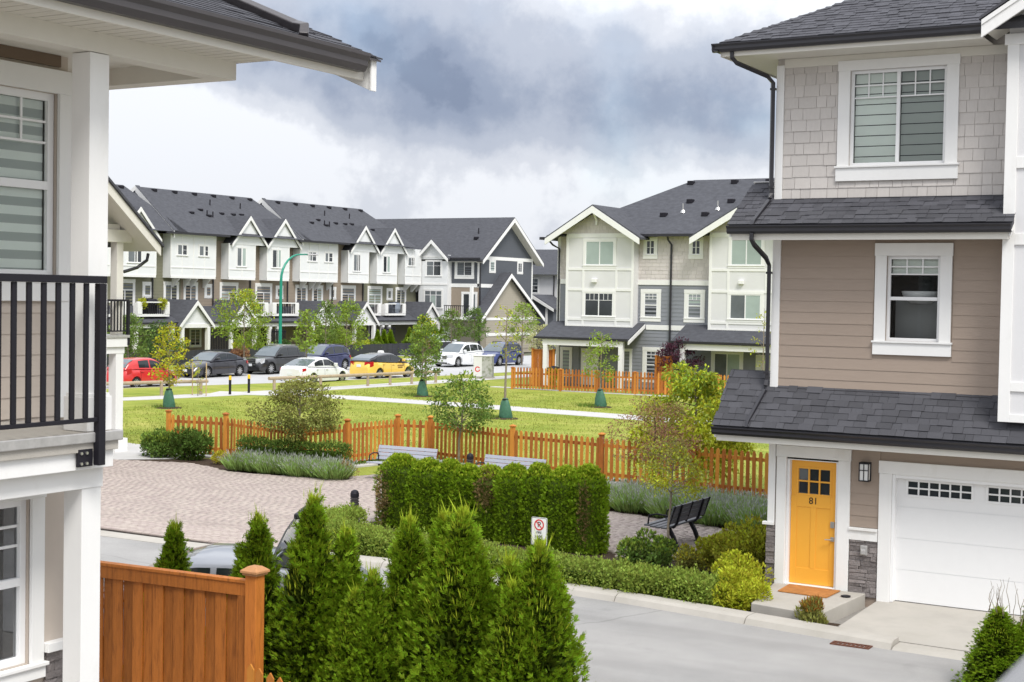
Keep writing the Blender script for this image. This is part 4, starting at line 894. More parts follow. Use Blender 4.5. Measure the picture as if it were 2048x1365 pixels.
gw = MB().prism([(-32.2, ap-4.0, 6.62), (-32.2, ap+3.6, 6.62), (-32.2, ap, za-.4)], (-.1, 0, 0)); build('gable_wall', gw, m['beige_sid'], L2)
l2('gable_band', -32.19, -32.12, 26, 31.8, 6.63, 6.78, 'cream')
dp = MB().tube([(-31.9, 32.75, 5.95), (-31.9, 32.7, 5.75), (-32.0, 32.4, 5.52), (-32.1, 31.95, 5.38)], .05, 8); build('downspout', dp, m['gutter'], L2)
dp = MB().tube([(-34.1, 31.2, 6.1), (-34.1, 31.0, 5.95), (-34.1, 30.95, 3.6)], .045, 8); build('downspout', dp, m['gutter'], L2)
# ---------------------------------------------------------------- far townhouses (facing the street) and the grey houses across the park
def gable_roof_x(mb, x0, x1, y0, y1, ya, ze, za, t=.14):       # ridge along x
    for a, b in ((y0, ya), (y1, ya)): mb.prism([(x0, a, ze), (x0, b, za), (x0, b, za-t), (x0, a, ze-t)], (x1-x0, 0, 0))
def rakes(par, x, y0, y1, ya, ze, za, mt='white', h=.26, t=.06, out=1):
    for a in (y0, y1):
        q = MB(); q.prism([(x, a, ze+.02), (x, ya, za+.02), (x, ya, za-h-.05), (x, a, ze-h)], (t*out, 0, 0)); build('gable_rake', q, m[mt], par)
def module(name, label, y, cols, wide=True, gables=True, x=-72.0, ridge=True):
    """y: dict of measured facade positions"""
    T = thing(name, label, 'townhouse', (x-3, (y['y0']+y['y1'])/2, 0))
    jf = FR('+X', x); wf = FR('+X', x-.75)
    def bx(nm, fr_, *a, mt='white', par=T): q = MB(); fr_.box(q, *a); return build(nm, q, m[mt], par)
    # main body
    q = MB(); q.box(x-10, x-.77, y['y0'], y['y1'], -.1, 8.8); build('wall', q, m[cols[0]], T)
    ys = [y['y0'], *y['splits'], y['y1']]
    for (a, b), cm in zip(zip(ys, ys[1:]), cols):
        q = MB(); laps(wf, q, a, b, 3.0, 8.5, .22, d=.0); build('siding', q, m[cm], T, kind='stuff')
        q = MB(); laps(FR('+X', x-.70), q, a, b, 0, 2.7, .22); build('siding', q, m[cm], T, kind='stuff')
    # white upper boxes
    def jet(a, b, zt):
        q = MB(); q.box(x-.74, x, a, b, 5.72, zt); jb = build('upper_bay', q, m['panelw'], T)
        for z0, z1 in ((5.70, 5.86), (6.42, 6.50)):
            q = MB(); jf.box(q, a-.01, b+.01, 0, .03, z0, z1); build('bay_trim', q, m['white'], jb)
        n = 4 if b-a > 4.5 else 2
        for k in range(n+1):
            u = a+(b-a)*k/n; q = MB(); jf.box(q, u-.05, u+.05, 0, .022, 5.86, zt); build('bay_trim', q, m['white'], jb)
        return jb
    for (a, b, wins) in y['wide']:
        jet(a, b, 8.78)
        for (u0, u1, z0, z1) in wins: window(jf, T, u0, u1, z0, z1, trim=.08, tt=.08, tb=.08, pane=['pane_g', 'pane_d'], far=True, fw=.05, mun=[(1, 1, 1, .5)])
        for u in (a+.9, a+2.05, a+2.75, b-.5):           # brackets under the box
            q = MB(); q.prism([(x-.72, u-.04, 5.68), (x-.05, u-.04, 5.68), (x-.05, u-.04, 5.60), (x-.62, u-.04, 5.05), (x-.72, u-.04, 5.05)], (0, .08, 0)); build('bracket', q, m['white'], T)
    for (a, b, ap, wins, pb) in y['gab']:
        jet(a, b, 8.35)
        q = MB(); q.prism([(x+.03, ap-1.86, 8.30), (x+.03, ap+1.86, 8.30), (x+.03, ap, 10.24)], (-.25, 0, 0)); build('gable_wall', q, m['panelw'], T)
        ze, za = 8.28, 10.42; e0, e1 = ap-2.02, ap+2.02
        rakes(T, x+.16, e0, e1, ap, ze, za, h=.22)
        q = MB(); gable_roof_x(q, x-4.2, x+.18, e0-.03, e1+.03, ap, ze+.05, za+.06, .10); build('gable_roof', q, m['roof_far'], T)
        for (u0, u1, z0, z1) in wins: window(jf, T, u0, u1, z0, z1, trim=.06, tt=.06, tb=.06, pane=pb, far=True, fw=.05)
    # second floor openings
    for (u0, u1, z0, z1, k, pn) in y['mid']: window(wf, T, u0, u1, z0, z1, kind=k, trim=.16 if k != 'fixed' else .2, tt=.2, tb=.14, pane=pn, far=True, fw=.06)
    # porches: low roofs, gablet, columns, balcony
    for (a, b) in y['porch']:
        q = MB(); q.prism([(x-.72, a, 3.75), (x+1.75, a, 2.68), (x+1.75, a, 2.56), (x-.72, a, 2.62)], (0, b-a, 0)); build('porch_roof', q, m['roof_far'], T)
        bx('porch_beam', jf, a+.05, b-.05, 1.45, 1.70, 2.30, 2.55); bx('gutter', jf, a, b, 1.72, 1.84, 2.55, 2.67, mt='gutter')
    for ap in y['pgab']:
        e0, e1 = ap-1.75, ap+1.75; rakes(T, x+2.05, e0, e1, ap, 2.42, 4.15, h=.24)
        q = MB(); gable_roof_x(q, x-.7, x+2.08, e0-.04, e1+.04, ap, 2.47, 4.22, .10); build('porch_gable_roof', q, m['roof_far'], T)
        q = MB(); q.prism([(x+1.85, ap-1.5, 2.55), (x+1.85, ap+1.5, 2.55), (x+1.85, ap, 3.95)], (-.1, 0, 0)); build('porch_gable', q, m['panelw'], T); bx('porch_beam', jf, ap-1.5, ap+1.5, 1.72, 1.92, 2.28, 2.55)
        for s_ in (-1.3, 1.3): bx('column', jf, ap+s_-.13, ap+s_+.13, 1.70, 1.96, -.1, 2.28)
    for (a, b) in y['balc']:
        bx('balcony_deck', jf, a, b, -.7, 1.35, 3.05, 3.22); bx('balcony_rail', jf, a, b, 1.20, 1.34, 3.98, 4.06)
        for u in (a, b-.42): bx('balcony_pier', jf, u, u+.42, .95, 1.37, 3.22, 3.98)
        bx('balcony_rail', jf, b-.12, b, -.6, 1.2, 3.98, 4.06)
        for k in range(int((b-a-.84)/.2)+1): u = a+.44+k*.2; bx('baluster', jf, u, u+.04, 1.24, 1.29, 3.22, 3.98, mt='black')
    for u in y.get('col', ()): bx('column', jf, u-.14, u+.14, 1.42, 1.70, -.1, 2.35)
    for (u0, u1) in y.get('doors', ()):
        q = MB(); FR('+X', x-.70).box(q, u0, u1, .0, .04, .2, 2.15); build('entry_door', q, m['dark'], T); bx('door_casing', FR('+X', x-.70), u0-.15, u0, .0, .06, .2, 2.3); bx('door_casing', FR('+X', x-.70), u1, u1+.15, .0, .06, .2, 2.3)
    for (u0, u1, z0, z1) in y.get('low', ()): window(FR('+X', x-.70), T, u0, u1, z0, z1, trim=.12, far=True)
    for u in y['pipes']:
        q = MB(); q.tube([(x-.66, u, 8.2), (x-.66, u, 2.7)], .06, 6); build('downspout', q, m['gutter'], T)
    # main roof: gable at the near end, hip at the far end
    if ridge:
        y0, y1, ye, ya = y['r0'], y['r1'], y['r1']+.5, y['e0']; xr, zr, xe, ze = x-5.4, 12.32, x+.38, 8.92
        q = MB(); A = (xe, ya, ze); B = (xr, y0, zr); Cc = (xr, y1, zr); Dd = (xe, ye, ze); A2 = (2*xr-xe, ya, ze); D2 = (2*xr-xe, ye, ze)
        q.poly([A, Dd, Cc, B]); q.poly([A2, B, Cc, D2]); q.poly([Dd, D2, Cc]); q.poly([A, B, A2]); q.poly([A, A2, D2, Dd]); build('main_roof', q, m['roof_far'], T)
        q = MB(); q.prism([(xr, y0-.30, zr+.05), (xe, ya-.30, ze+.05), (xe, ya-.30, ze-.42), (xr, y0-.30, zr-.42)], (0, .07, 0)); build('gable_rake', q, m['white'], T)
        q = MB(); q.prism([(xr, y0-.31, zr+.09), (xe, ya-.31, ze+.09), (xe, ya-.31, ze+.05), (xr, y0-.31, zr+.05)], (0, .4, 0)); build('verge', q, m['roof_far'], T)
        q = MB(); q.prism([(xr-.0, y0-.32, zr+.05), (xr-1.2, y0-.32, zr-.70), (xr-1.2, y0-.32, zr-1.0), (xr, y0-.32, zr-.28)], (0, .07, 0)); build('gable_rake', q, m['white'], T)
        for (a, b) in y['eave']:
            q = MB(); q.box(xe-.02, xe+.10, a, b, ze-.16, ze-.02); build('gutter', q, m['gutter'], T)
        sl = (zr-ze)/(xr-xe)
        def vent(u, f, h=.16):
            xx = xe+(xr-xe)*f; zz = ze+(zr-ze)*f; q = MB(); q.box(xx-.16, xx+.16, u-.17, u+.17, zz-.05, zz+h); build('roof_vent', q, m['black'], T, bevel=.04)
        def stack(u, f): xx = xe+(xr-xe)*f; zz = ze+(zr-ze)*f; q = MB(); q.tube([(xx, u, zz-.1), (xx, u, zz+.42)], .05, 8); build('vent_pipe', q, m['black'], T)
        n = 6
        for k in range(n): vent(y0+1.2+(y1-y0-1.8)*k/(n-1), .93)
        for k, (du, f) in enumerate(((3.4, .46), (4.9, .55), (5.0, .42), (6.9, .50), (8.2, .50), (9.2, .51), (11.3, .40))):
            if y0+du-1 < ye-1: vent(y0+du-1.2, f, .12)
        for du, f in ((4.2, .42), (4.7, .40), (6.3, .70), (9.6, .68)):
            if y0+du-1 < ye-1: stack(y0+du-.6, f)
    return T
W2 = ['pane_d', 'pane_b']; BB = ['pane_b', 'pane_b']; DD = ['pane_d', 'pane_d']
module('townhouse_block', 'white and olive townhouses at the left end of the far row, by the balcony post', dict(y0=62.0, y1=74.95, splits=[70.4], r0=64.0, r1=76.9, e0=61.6, wide=[(61.5, 66.3, [(62.6, 63.7, 7.3, 8.1), (64.5, 65.6, 7.3, 8.1)])],
    gab=[(67.0, 70.4, 69.0, [(68.2, 69.4, 6.66, 8.1)], W2), (71.1, 74.64, 73.0, [(72.0, 73.3, 6.66, 8.1)], ['pane_g', 'pane_d'])],
    mid=[(67.6, 69.2, 3.35, 5.35, 'transom', DD+['pane_d']), (71.7, 73.3, 3.3, 5.35, 'transom', ['pane_g', 'pane_d', 'pane_d']), (74.35, 74.95, 4.45, 5.2, 'fixed', ['pane_g'])],
    porch=[(66.5, 75.3)], pgab=[], balc=[(68.0, 70.6), (71.6, 74.6)], col=[68.0, 71.2, 74.6], doors=[(72.6, 73.5)], low=[], pipes=[75.05], eave=[(58.6, 66.6)]), ['olive', 'olive'])
module('townhouse_block', 'white and tan townhouses in the far row, just left of the green lamp post', dict(y0=75.0, y1=89.4, splits=[77.9], r0=78.4, r1=90.8, e0=76.3, wide=[(76.1, 80.67, [(76.75, 77.72, 7.31, 8.06), (78.94, 79.9, 7.31, 8.06)])],
    gab=[(82.1, 85.02, 84.28, [(82.98, 84.0, 6.68, 8.07)], ['pane_g', 'pane_b']), (86.4, 89.0, 88.31, [(87.0, 88.05, 6.68, 8.07)], W2)],
    mid=[(76.35, 77.55, 3.7, 5.25, 'slider', ['pane_g', 'pane_d']), (78.35, 79.5, 3.72, 5.25, 'slider', ['pane_d', 'pane_g']), (80.55, 81.05, 4.45, 5.15, 'fixed', ['pane_g']), (82.15, 83.85, 3.3, 5.3, 'transom', ['pane_g', 'pane_b', 'pane_d']), (86.1, 87.75, 3.3, 5.3, 'transom', ['pane_g', 'pane_d', 'pane_g']), (88.55, 89.05, 4.45, 5.15, 'fixed', ['pane_d'])],
    porch=[(75.4, 89.4)], pgab=[76.6, 81.6], balc=[(82.2, 85.0), (85.5, 88.6)], col=[84.9, 85.8], doors=[(83.4, 84.3), (86.4, 87.3)], low=[(78.9, 79.9, .9, 2.1)], pipes=[81.2, 85.3], eave=[(75.2, 81.7)]), ['olive', 'tan'])
module('townhouse_block', 'white, tan and olive townhouses in the far row, right of the green lamp post', dict(y0=89.4, y1=104.0, splits=[99.6], r0=92.45, r1=105.6, e0=90.5, wide=[(90.36, 95.15, [(91.35, 92.4, 7.31, 8.06), (93.5, 94.5, 7.31, 8.06)])],
    gab=[(96.6, 99.42, 98.74, [(97.3, 98.25, 6.66, 8.05)], ['pane_g', 'pane_d']), (100.6, 103.52, 102.91, [(101.5, 102.5, 6.66, 8.05)], W2)],
    mid=[(90.9, 92.1, 3.7, 5.25, 'slider', ['pane_d', 'pane_g']), (93.0, 94.1, 3.72, 5.25, 'slider', ['pane_d', 'pane_b']), (95.3, 95.8, 4.45, 5.15, 'fixed', ['pane_g']), (96.8, 98.5, 3.3, 5.3, 'transom', ['pane_g', 'pane_d', 'pane_g']), (100.5, 102.3, 3.3, 5.3, 'transom', ['pane_b', 'pane_b', 'pane_b']), (103.3, 103.8, 4.45, 5.15, 'fixed', ['pane_g'])],
    porch=[(89.4, 104.6)], pgab=[91.0, 96.4], balc=[(96.6, 99.4), (100.0, 103.0)], col=[99.3, 100.2], doors=[(100.6, 101.5)], low=[], pipes=[89.7, 95.4, 99.6], eave=[(89.7, 96.2)]), ['tan', 'olive'])
module('townhouse_block', 'narrow white and olive townhouse closing the far row, beside the charcoal end house', dict(y0=104.0, y1=107.9, splits=[], r0=104.1, r1=106.5, e0=104, wide=[(104.75, 107.2, [(105.2, 106.2, 7.31, 8.06)])],
    gab=[], mid=[(104.6, 105.9, 3.7, 5.25, 'slider', ['pane_d', 'pane_g'])], porch=[(104.4, 107.7)], pgab=[106.0], balc=[], pipes=[107.6], eave=[(104.2, 107.8)], col=[]), ['olive'], ridge=False)
# charcoal end house: front faces the viewer, gable end faces the park
E_ = thing('corner_townhouse', 'charcoal and white townhouse with large side gable, at the right end of the far row', 'house', (-69, 112, 0))
ef = FR('-Y', 108.0); es = FR('+X', -66.44)
def eb(nm, fr_, *a, mt='white', par=E_): q = MB(); fr_.box(q, *a); return build(nm, q, m[mt], par)
q = MB(); q.box(-86, -66.46, 108.02, 117.2, -.2, 8.1); build('wall', q, m['dark_sid'], E_)
q = MB(); laps(ef, q, -69.29, -66.5, 5.85, 8.05, .2); build('siding', q, m['dark_sid'], E_, kind='stuff')
q = MB(); laps(es, q, 108.1, 117.1, 5.6, 8.0, .2); laps(es, q, 108.1, 117.1, 0, 5.6, .2); build('siding', q, m['dark_sid'], E_, kind='stuff')
q = MB(); gy, gz0, gz1 = 112.7, 8.1, 11.5
for k in range(17):
    z = gz0+k*.2; hw = (gz1-z)/(gz1-gz0)*4.5
    q.poly([es.P(gy-hw, .02, z), es.P(gy+hw, .02, z), es.P(gy+hw, .004, z+.2), es.P(gy-hw, .004, z+.2)])
build('gable_siding', q, m['dark_sid'], E_, kind='stuff')
q = MB(); q.prism([(-66.45, 108.1, 8.1), (-66.45, 117.2, 8.1), (-66.45, gy, 11.5)], (-.2, 0, 0)); build('gable_wall', q, m['dark_sid'], E_)
q = MB(); gable_roof_x(q, -90, -65.75, 107.35, 118.2, gy, 7.95, 11.85, .16); build('main_roof', q, m['roof_far'], E_)
rakes(E_, -65.78, 107.45, 118.1, gy, 7.86, 11.74, h=.3)
q = MB()
for a in (107.5, 118.0): q.prism([(-65.8, a, 7.70), (-65.8, gy, 11.42), (-65.8, gy, 11.38), (-65.8, a, 7.66)], (-.66, 0, 0))
build('soffit', q, m['soffit'], E_)
eb('gable_band', es, 108.0, 117.2, .0, .05, 7.98, 8.28); eb('corner_board', es, 117.05, 117.22, 0, .06, 0, 8); eb('corner_board', ef, -66.62, -66.42, 0, .05, 5.6, 8)
eb('floor_band', ef, -69.29, -66.45, 0, .05, 5.55, 5.86); eb('floor_band', es, 108, 111.5, 0, .05, 5.55, 5.86); eb('gutter', ef, -69.3, -66.0, .6, .74, 7.95, 8.1, mt='gutter'); eb('frieze_board', ef, -69.3, -66.5, 0, .06, 7.72, 7.9)
window(es, E_, 109.75, 110.5, 7.0, 7.85, kind='fixed', trim=.16, pane=['pane_b'], far=True); window(es, E_, 114.6, 115.3, 7.0, 7.85, kind='slider', trim=.16, far=True)
window(ef, E_, -68.75, -67.2, 6.55, 7.75, kind='slider', trim=.22, tb=.28, pane=['pane_g', 'pane_d'], far=True, mun=[(1, 1, 1, .3)])
q = MB(); q.box(-72.3, -69.29, 107.35, 108.0, 2.75, 8.3); wb = build('white_bay', q, m['panelw'], E_)
bf = FR('-Y', 107.35); window(bf, E_, -71.5, -69.98, 6.5, 7.78, kind='slider', trim=.1, far=True, pane=['pane_g', 'pane_d'], mun=[(0, 1, 1, .3), (1, 1, 1, .3)]); window(bf, E_, -71.65, -69.85, 3.7, 5.22, kind='triple', trim=.12, pane=['pane_g', 'pane_g', 'pane_b', 'pane_g', 'pane_g', 'pane_g'], far=True)
for z0, z1 in ((2.75, 2.95), (5.7, 5.85), (8.1, 8.26)): eb('bay_trim', bf, -72.32, -69.27, 0, .04, z0, z1, par=wb)
q = MB(); q.prism([(-72.3, 107.36, 8.3), (-69.29, 107.36, 8.3), (-70.8, 107.36, 9.45)], (0, .6, 0)); build('gable_wall', q, m['panelw'], E_)
def gable_roof_y(mb, y0, y1, x0, x1, xa, ze, za, t=.12):
    for a in (x0, x1): mb.prism([(a, y0, ze), (xa, y0, za), (xa, y0, za-t), (a, y0, ze-t)], (0, y1-y0, 0))
def rakes_y(par, y, x0, x1, xa, ze, za, h=.26, mt='white'):
    for a in (x0, x1): q = MB(); q.prism([(a, y, ze+.02), (xa, y, za+.02), (xa, y, za-h-.05), (a, y, ze-h)], (0, -.06, 0)); build('gable_rake', q, m[mt], par)
q = MB(); gable_roof_y(q, 107.0, 111.5, -72.55, -69.0, -70.8, 8.02, 9.72); build('gable_roof', q, m['roof_far'], E_); rakes_y(E_, 107.0, -72.5, -69.05, -70.8, 7.95, 9.62)
q = MB(); q.box(-69.3, -66.47, 107.98, 108.019, 2.9, 5.6); build('balcony_wall', q, m['tan'], E_); window(ef, E_, -68.05, -66.75, 3.0, 5.0, kind='slider', trim=.16, d0=.025, far=True, pane=['pane_d', 'pane_g'])
eb('balcony_deck', ef, -69.3, -66.4, .0, 1.2, 2.72, 2.98); eb('column', ef, -66.62, -66.38, 1.0, 1.24, 2.98, 5.6); q = MB()
eb('rail', ef, -69.3, -66.4, 1.1, 1.16, 3.90, 3.97, mt='black')
for k in range(14): eb('baluster', ef, -69.25+k*.2, -69.21+k*.2, 1.11, 1.15, 2.98, 3.9, mt='black')
q = MB(); laps(ef, q, -72, -66.5, 0, 2.7, .2, d=.02); build('siding', q, m['beige_sid'], E_, kind='stuff'); eb('garage_door', ef, -71.5, -69.2, .05, .1, 0, 2.1, mt='garage'); eb('downspout', ef, -66.36, -66.26, .02, .12, 0, 7.9, mt='gutter')
# low beige gabled wing
wx = -65.75; wf = FR('+X', wx); q = MB(); q.box(-66.4, wx-.02, 108.05, 117.0, -.2, 2.9); q.prism([(wx-.02, 107.5, 2.9), (wx-.02, 117.0, 2.9), (wx-.02, 111.6, 6.6)], (-1.1, 0, 0)); build('wing_wall', q, m['beige_sid'], E_)
q = MB(); laps(wf, q, 108.1, 116.9, .2, 2.7, .2)
for k in range(19):
    z = 2.9+k*.2; hw = (6.7-z)/3.8; q.poly([wf.P(111.6-4.4*hw, .02, z), wf.P(111.6+5.3*hw, .02, z), wf.P(111.6+5.3*hw, .004, z+.2), wf.P(111.6-4.4*hw, .004, z+.2)])
build('wing_siding', q, m['beige_sid'], E_, kind='stuff')
q = MB(); gable_roof_x(q, -66.45, wx+.42, 106.6, 117.8, 111.6, 2.95, 6.92, .14); build('wing_roof', q, m['roof_far'], E_); rakes(E_, wx+.40, 106.7, 117.7, 111.6, 2.84, 6.8, h=.28)
eb('wing_band', wf, 108.05, 117, 0, .05, 2.72, 2.95); eb('wing_band', wf, 108.05, 117, 0, .05, 1.35, 1.62)
def rv(par, xx, yy, zz): q = MB(); q.box(xx-.18, xx+.18, yy-.18, yy+.18, zz-.1, zz+.16); build('roof_vent', q, m['black'], par, bevel=.04)
rv(E_, -68.0, 109.9, 9.85); q = MB(); q.tube([(-68.2, 110.6, 10.2), (-68.2, 110.6, 10.8)], .05, 8); build('vent_pipe', q, m['black'], E_)
# pale house glimpsed between them
G_ = thing('pale_townhouse', 'pale grey house glimpsed behind the charcoal end house and the grey house', 'house', (-68, 128, 0)); gf = FR('-Y', 125.0)
q = MB(); q.box(-74, -60, 125, 134, -.2, 7.1); build('wall', q, m['panel'], G_)
q = MB(); q.prism([(-75, 124.3, 7.0), (-75, 129.5, 9.6), (-75, 134.6, 7.0)], (16, 0, 0)); build('roof', q, m['roof_far'], G_)
window(gf, G_, -71.1, -70.15, 5.2, 6.6, kind='hung', trim=.14, far=True, pane=['pane_g', 'pane_d'], mun=[(0, 2, 1, .5), (1, 2, 1, .5)]); q = MB(); gf.box(q, -74, -60, 0, .06, 6.8, 7.05); build('frieze_board', q, m['white'], G_)
q = MB(); q.tube([(-68.35, 124.9, 6.9), (-68.35, 124.9, 3)], .06, 8); build('downspout', q, m['gutter'], G_)
q = MB(); q.box(-70.0, -66.5, 121.5, 125, -.2, 3.8); q.prism([(-70.0, 121.5, 3.8), (-66.5, 121.5, 3.8), (-68.6, 121.5, 4.9)], (0, 3, 0)); build('porch', q, m['dark_sid'], G_); q = MB(); gable_roof_y(q, 121.2, 125, -70.3, -66.2, -68.6, 3.75, 5.05); build('porch_roof', q, m['roof_far'], G_); rakes_y(G_, 121.2, -70.2, -66.3, -68.6, 3.7, 4.95)
for xx in (-70.0, -67.2): q = MB(); q.box(xx-.1, xx+.1, 121.4, 121.6, 0, 3.8); build('column', q, m['white'], G_)
# ---------------------------------------------------------------- grey house across the park
D_ = thing('grey_townhouse', 'pale grey house with two white porches across the park, behind the farther picket fence', 'house', (-32, 75, 0))
df = FR('-Y', 71.0); b1 = FR('-Y', 70.4)
def db(nm, fr_, *a, mt='white', par=D_): q = MB(); fr_.box(q, *a); return build(nm, q, m[mt], par)
q = MB(); q.box(-38.58, -14, 71.02, 82, -.1, 8.25); build('wall', q, m['grey_sid'], D_)
q = MB(); shakes(df, None, -38.5, -22, 5.75, 8.15, .2, None, [(-33.45, -32.62, 7.05, 8.1), (-30.85, -30.05, 7.05, 8.1), (-37.7, -34, 5, 8.5), (-29.5, -26, 5, 8.5)], joined=q, wid=(.2, .42)); build('shake_field', q, m['shake_far'], D_, kind='stuff')
q = MB(); laps(df, q, -38.5, -22, 3.3, 5.6, .2, [(-37.7, -34.0, 3, 6), (-29.6, -26, 3, 6)]); laps(df, q, -38.5, -22, .1, 3.2, .2, [(-37.2, -35.9, 0, 2.1), (-29.4, -27.8, 0, 2.2)]); build('siding', q, m['grey_sid'], D_, kind='stuff')
db('belt_band', df, -34.1, -29.4, 0, .05, 5.58, 5.84); db('belt_band', df, -38.6, -37.7, 0, .05, 5.58, 5.84); db('belt_band', df, -33.2, -30.3, 0, .05, 3.2, 3.46); db('corner_board', df, -38.62, -38.44, 0, .05, 0, 8.2)
db('gutter', df, -33.4, -29.9, .45, .58, 8.12, 8.26, mt='gutter')
q = MB(); q.tube([(-31.85, 70.5, 8.1), (-31.85, 70.55, 7.95), (-31.8, 70.9, 7.7), (-31.8, 70.92, 0)], .055, 8); build('downspout', q, m['gutter'], D_)
q = MB(); q.tube([(-38.9, 70.5, 7.9), (-38.75, 70.6, 7.7), (-38.5, 70.9, 7.5), (-38.52, 70.95, 3.5)], .055, 8); build('downspout', q, m['gutter'], D_)
for u0, u1, z0, z1, k, pn in ((-33.30, -32.80, 7.18, 7.95, 'slider', DD), (-30.68, -30.19, 7.18, 7.95, 'slider', DD), (-33.35, -32.58, 3.86, 5.16, 'hung', ['pane_g', 'pane_d']), (-30.84, -30.08, 3.86, 5.16, 'hung', ['pane_b', 'pane_g'])):
    window(df, D_, u0, u1, z0, z1, kind=k, trim=.2 if k == 'hung' else .16, tb=.22, pane=pn, far=True, mun=[(0, 3, 2, .5)] if k == 'hung' else [(0, 1, 1, .5), (1, 1, 1, .5)])
def dbay(a, b, w1, w2):
    q = MB(); q.box(a, b, 70.4, 71.0, 3.30, 8.3); bo = build('bay', q, m['panel'], D_)
    for u in (a, b-.14): db('bay_trim', b1, u, u+.14, 0, .03, 3.3, 8.2, par=bo)
    for z0, z1 in ((6.32, 6.46), (5.22, 5.36), (3.62, 3.76), (3.30, 3.38), (8.08, 8.3)): db('bay_trim', b1, a+.14, b-.14, 0, .028, z0, z1, par=bo)
    for u in (a+1.0, b-1.08):
        for z0, z1 in ((5.36, 6.32), (3.38, 3.62)): db('bay_trim', b1, u, u+.12, 0, .026, z0, z1, par=bo)
    for (z0, z1, pn, mu) in w2: window(b1, D_, *w1, z0, z1, trim=.14, pane=pn, far=True, mun=mu)
    q = MB(); b1.box(q, (a+b)/2-.42, (a+b)/2-.14, .0, .16, 5.66, 5.88); build('vent_hood', q, m['white'], D_, bevel=.03)
dbay(-37.78, -33.72, (-36.61, -34.9), [(6.59, 7.9, BB, None), (3.85, 5.12, ['pane_d', 'pane_d'], [(0, 3, 1, .3), (1, 3, 1, .3)])])
dbay(-29.43, -25.3, (-28.25, -26.58), [(6.62, 7.95, BB, None), (3.88, 5.15, ['pane_g', 'pane_b'], None)])
def dgab(xa, xl, xr):
    ze, za = 7.98, 9.72
    q = MB(); q.prism([(xa-2.2, 70.42, 8.3), (xa+2.2, 70.42, 8.3), (xa, 70.42, 9.5)], (0, .5, 0)); build('gable_wall', q, m['shake_far'], D_)
    q = MB(); shakes(FR('-Y', 70.41), None, xa-1.5, xa+1.5, 8.3, 8.7, .2, None, joined=q); shakes(FR('-Y', 70.41), None, xa-.8, xa+.8, 8.7, 9.1, .2, None, joined=q); build('gable_shakes', q, m['shake_far'], D_, kind='stuff')
    q = MB(); gable_roof_y(q, 69.8, 76, xl, xr, xa, ze+.08, za+.1); build('gable_roof', q, m['roof_far'], D_); rakes_y(D_, 69.82, xl+.05, xr-.05, xa, ze, za, h=.3)
    q = MB(); q.prism([(xa-.05, 70.3, 9.0), (xa+.05, 70.3, 9.0), (xa+.05, 69.85, 9.45), (xa-.05, 69.85, 9.45)], (0, .1, .05)); q.box(xa-.06, xa+.06, 70.3, 70.4, 8.75, 9.35); build('gable_bracket', q, m['white'], D_)
dgab(-35.95, -38.85, -33.1); dgab(-27.35, -30.35, -24.3)
def hiproof(name, par, x0, x1, y0, y1, ze, zr, rx0, rx1, ry, mt='roof_far'):
    q = MB(); A, B, Cc, Dd = (x0, y0, ze), (x1, y0, ze), (x1, y1, ze), (x0, y1, ze); E1, F1 = (rx0, ry, zr), (rx1, ry, zr)
    q.poly([A, B, F1, E1]); q.poly([Cc, Dd, E1, F1]); q.poly([A, E1, Dd]); q.poly([B, Cc, F1]); q.poly([A, Dd, Cc, B]); return build(name, q, m[mt], par)
hiproof('main_roof', D_, -39.1, -12, 70.45, 82.5, 8.2, 11.55, -33.0, -16, 76.5)
q = MB(); q.box(-39.15, -38.9, 69.8, 82.5, 7.95, 8.1); build('gutter', q, m['gutter'], D_)
for xx, f in ((-33.0, .93), (-30.4, .93), (-28.4, .93), (-33.0, .34), (-30.6, .34), (-32.1, .58), (-29.7, .57)): rv(D_, xx, 70.45+6.05*f, 8.2+3.35*f)
for xx, f in ((-32.05, .40), (-30.15, .44), (-28.0, .90)):
    yy, zz = 70.45+6.05*f, 8.2+3.35*f; q = MB(); q.tube([(xx, yy, zz-.1), (xx, yy, zz+.45)], [.13, .045] if False else .045, 8); q.lathe(xx, yy, [(.16, zz-.05), (.10, zz+.10)], 10); build('vent_pipe', q, m['steel'], D_)
for a, b, wl0 in ((-38.9, -33.3, 0), (-30.9, -22, 1)):
    q = MB(); q.prism([(a, 71.0, 3.55), (a, 69.0, 2.70), (a, 69.0, 2.60), (a, 71.0, 3.40)], (b-a, 0, 0)); build('porch_roof', q, m['roof_far'], D_)
    pf = FR('-Y', 69.2); db('gutter', pf, a, b, .2, .32, 2.60, 2.72, mt='gutter'); db('porch_beam', pf, a+.5, b-.3, 0, .2, 2.28, 2.58)
    q = MB(); q.prism([(b-.02, 71.0, 3.48), (b-.02, 69.0, 2.62), (b-.02, 69.0, 2.42), (b-.02, 71.0, 3.28)], (.06, 0, 0)); build('rake_board', q, m['white'], D_)
    for u in (a+.55, b-.55): db('column', pf, u, u+.24, -.02, .22, 0, 2.28)
db('patio_door', df, -37.05, -36.0, 0, .06, .1, 2.08, mt='white'); window(df, D_, -38.25, -37.75, .6, 2.0, kind='fixed', trim=.12, pane=['pane_b'], far=True); window(df, D_, -33.18, -32.35, .6, 2.08, kind='hung', trim=.2, far=True, pane=['pane_d', 'pane_d'], mun=[(0, 3, 2, .5)])
window(df, D_, -34.7, -34.1, .5, 2.05, kind='fixed', trim=.1, far=True, pane=['pane_g']); window(df, D_, -29.3, -27.85, .15, 2.1, kind='slider', trim=.16, far=True, pane=['pane_g', 'pane_b']); db('patio_door', df, -27.0, -25.9, 0, .06, .1, 2.08, mt='white')
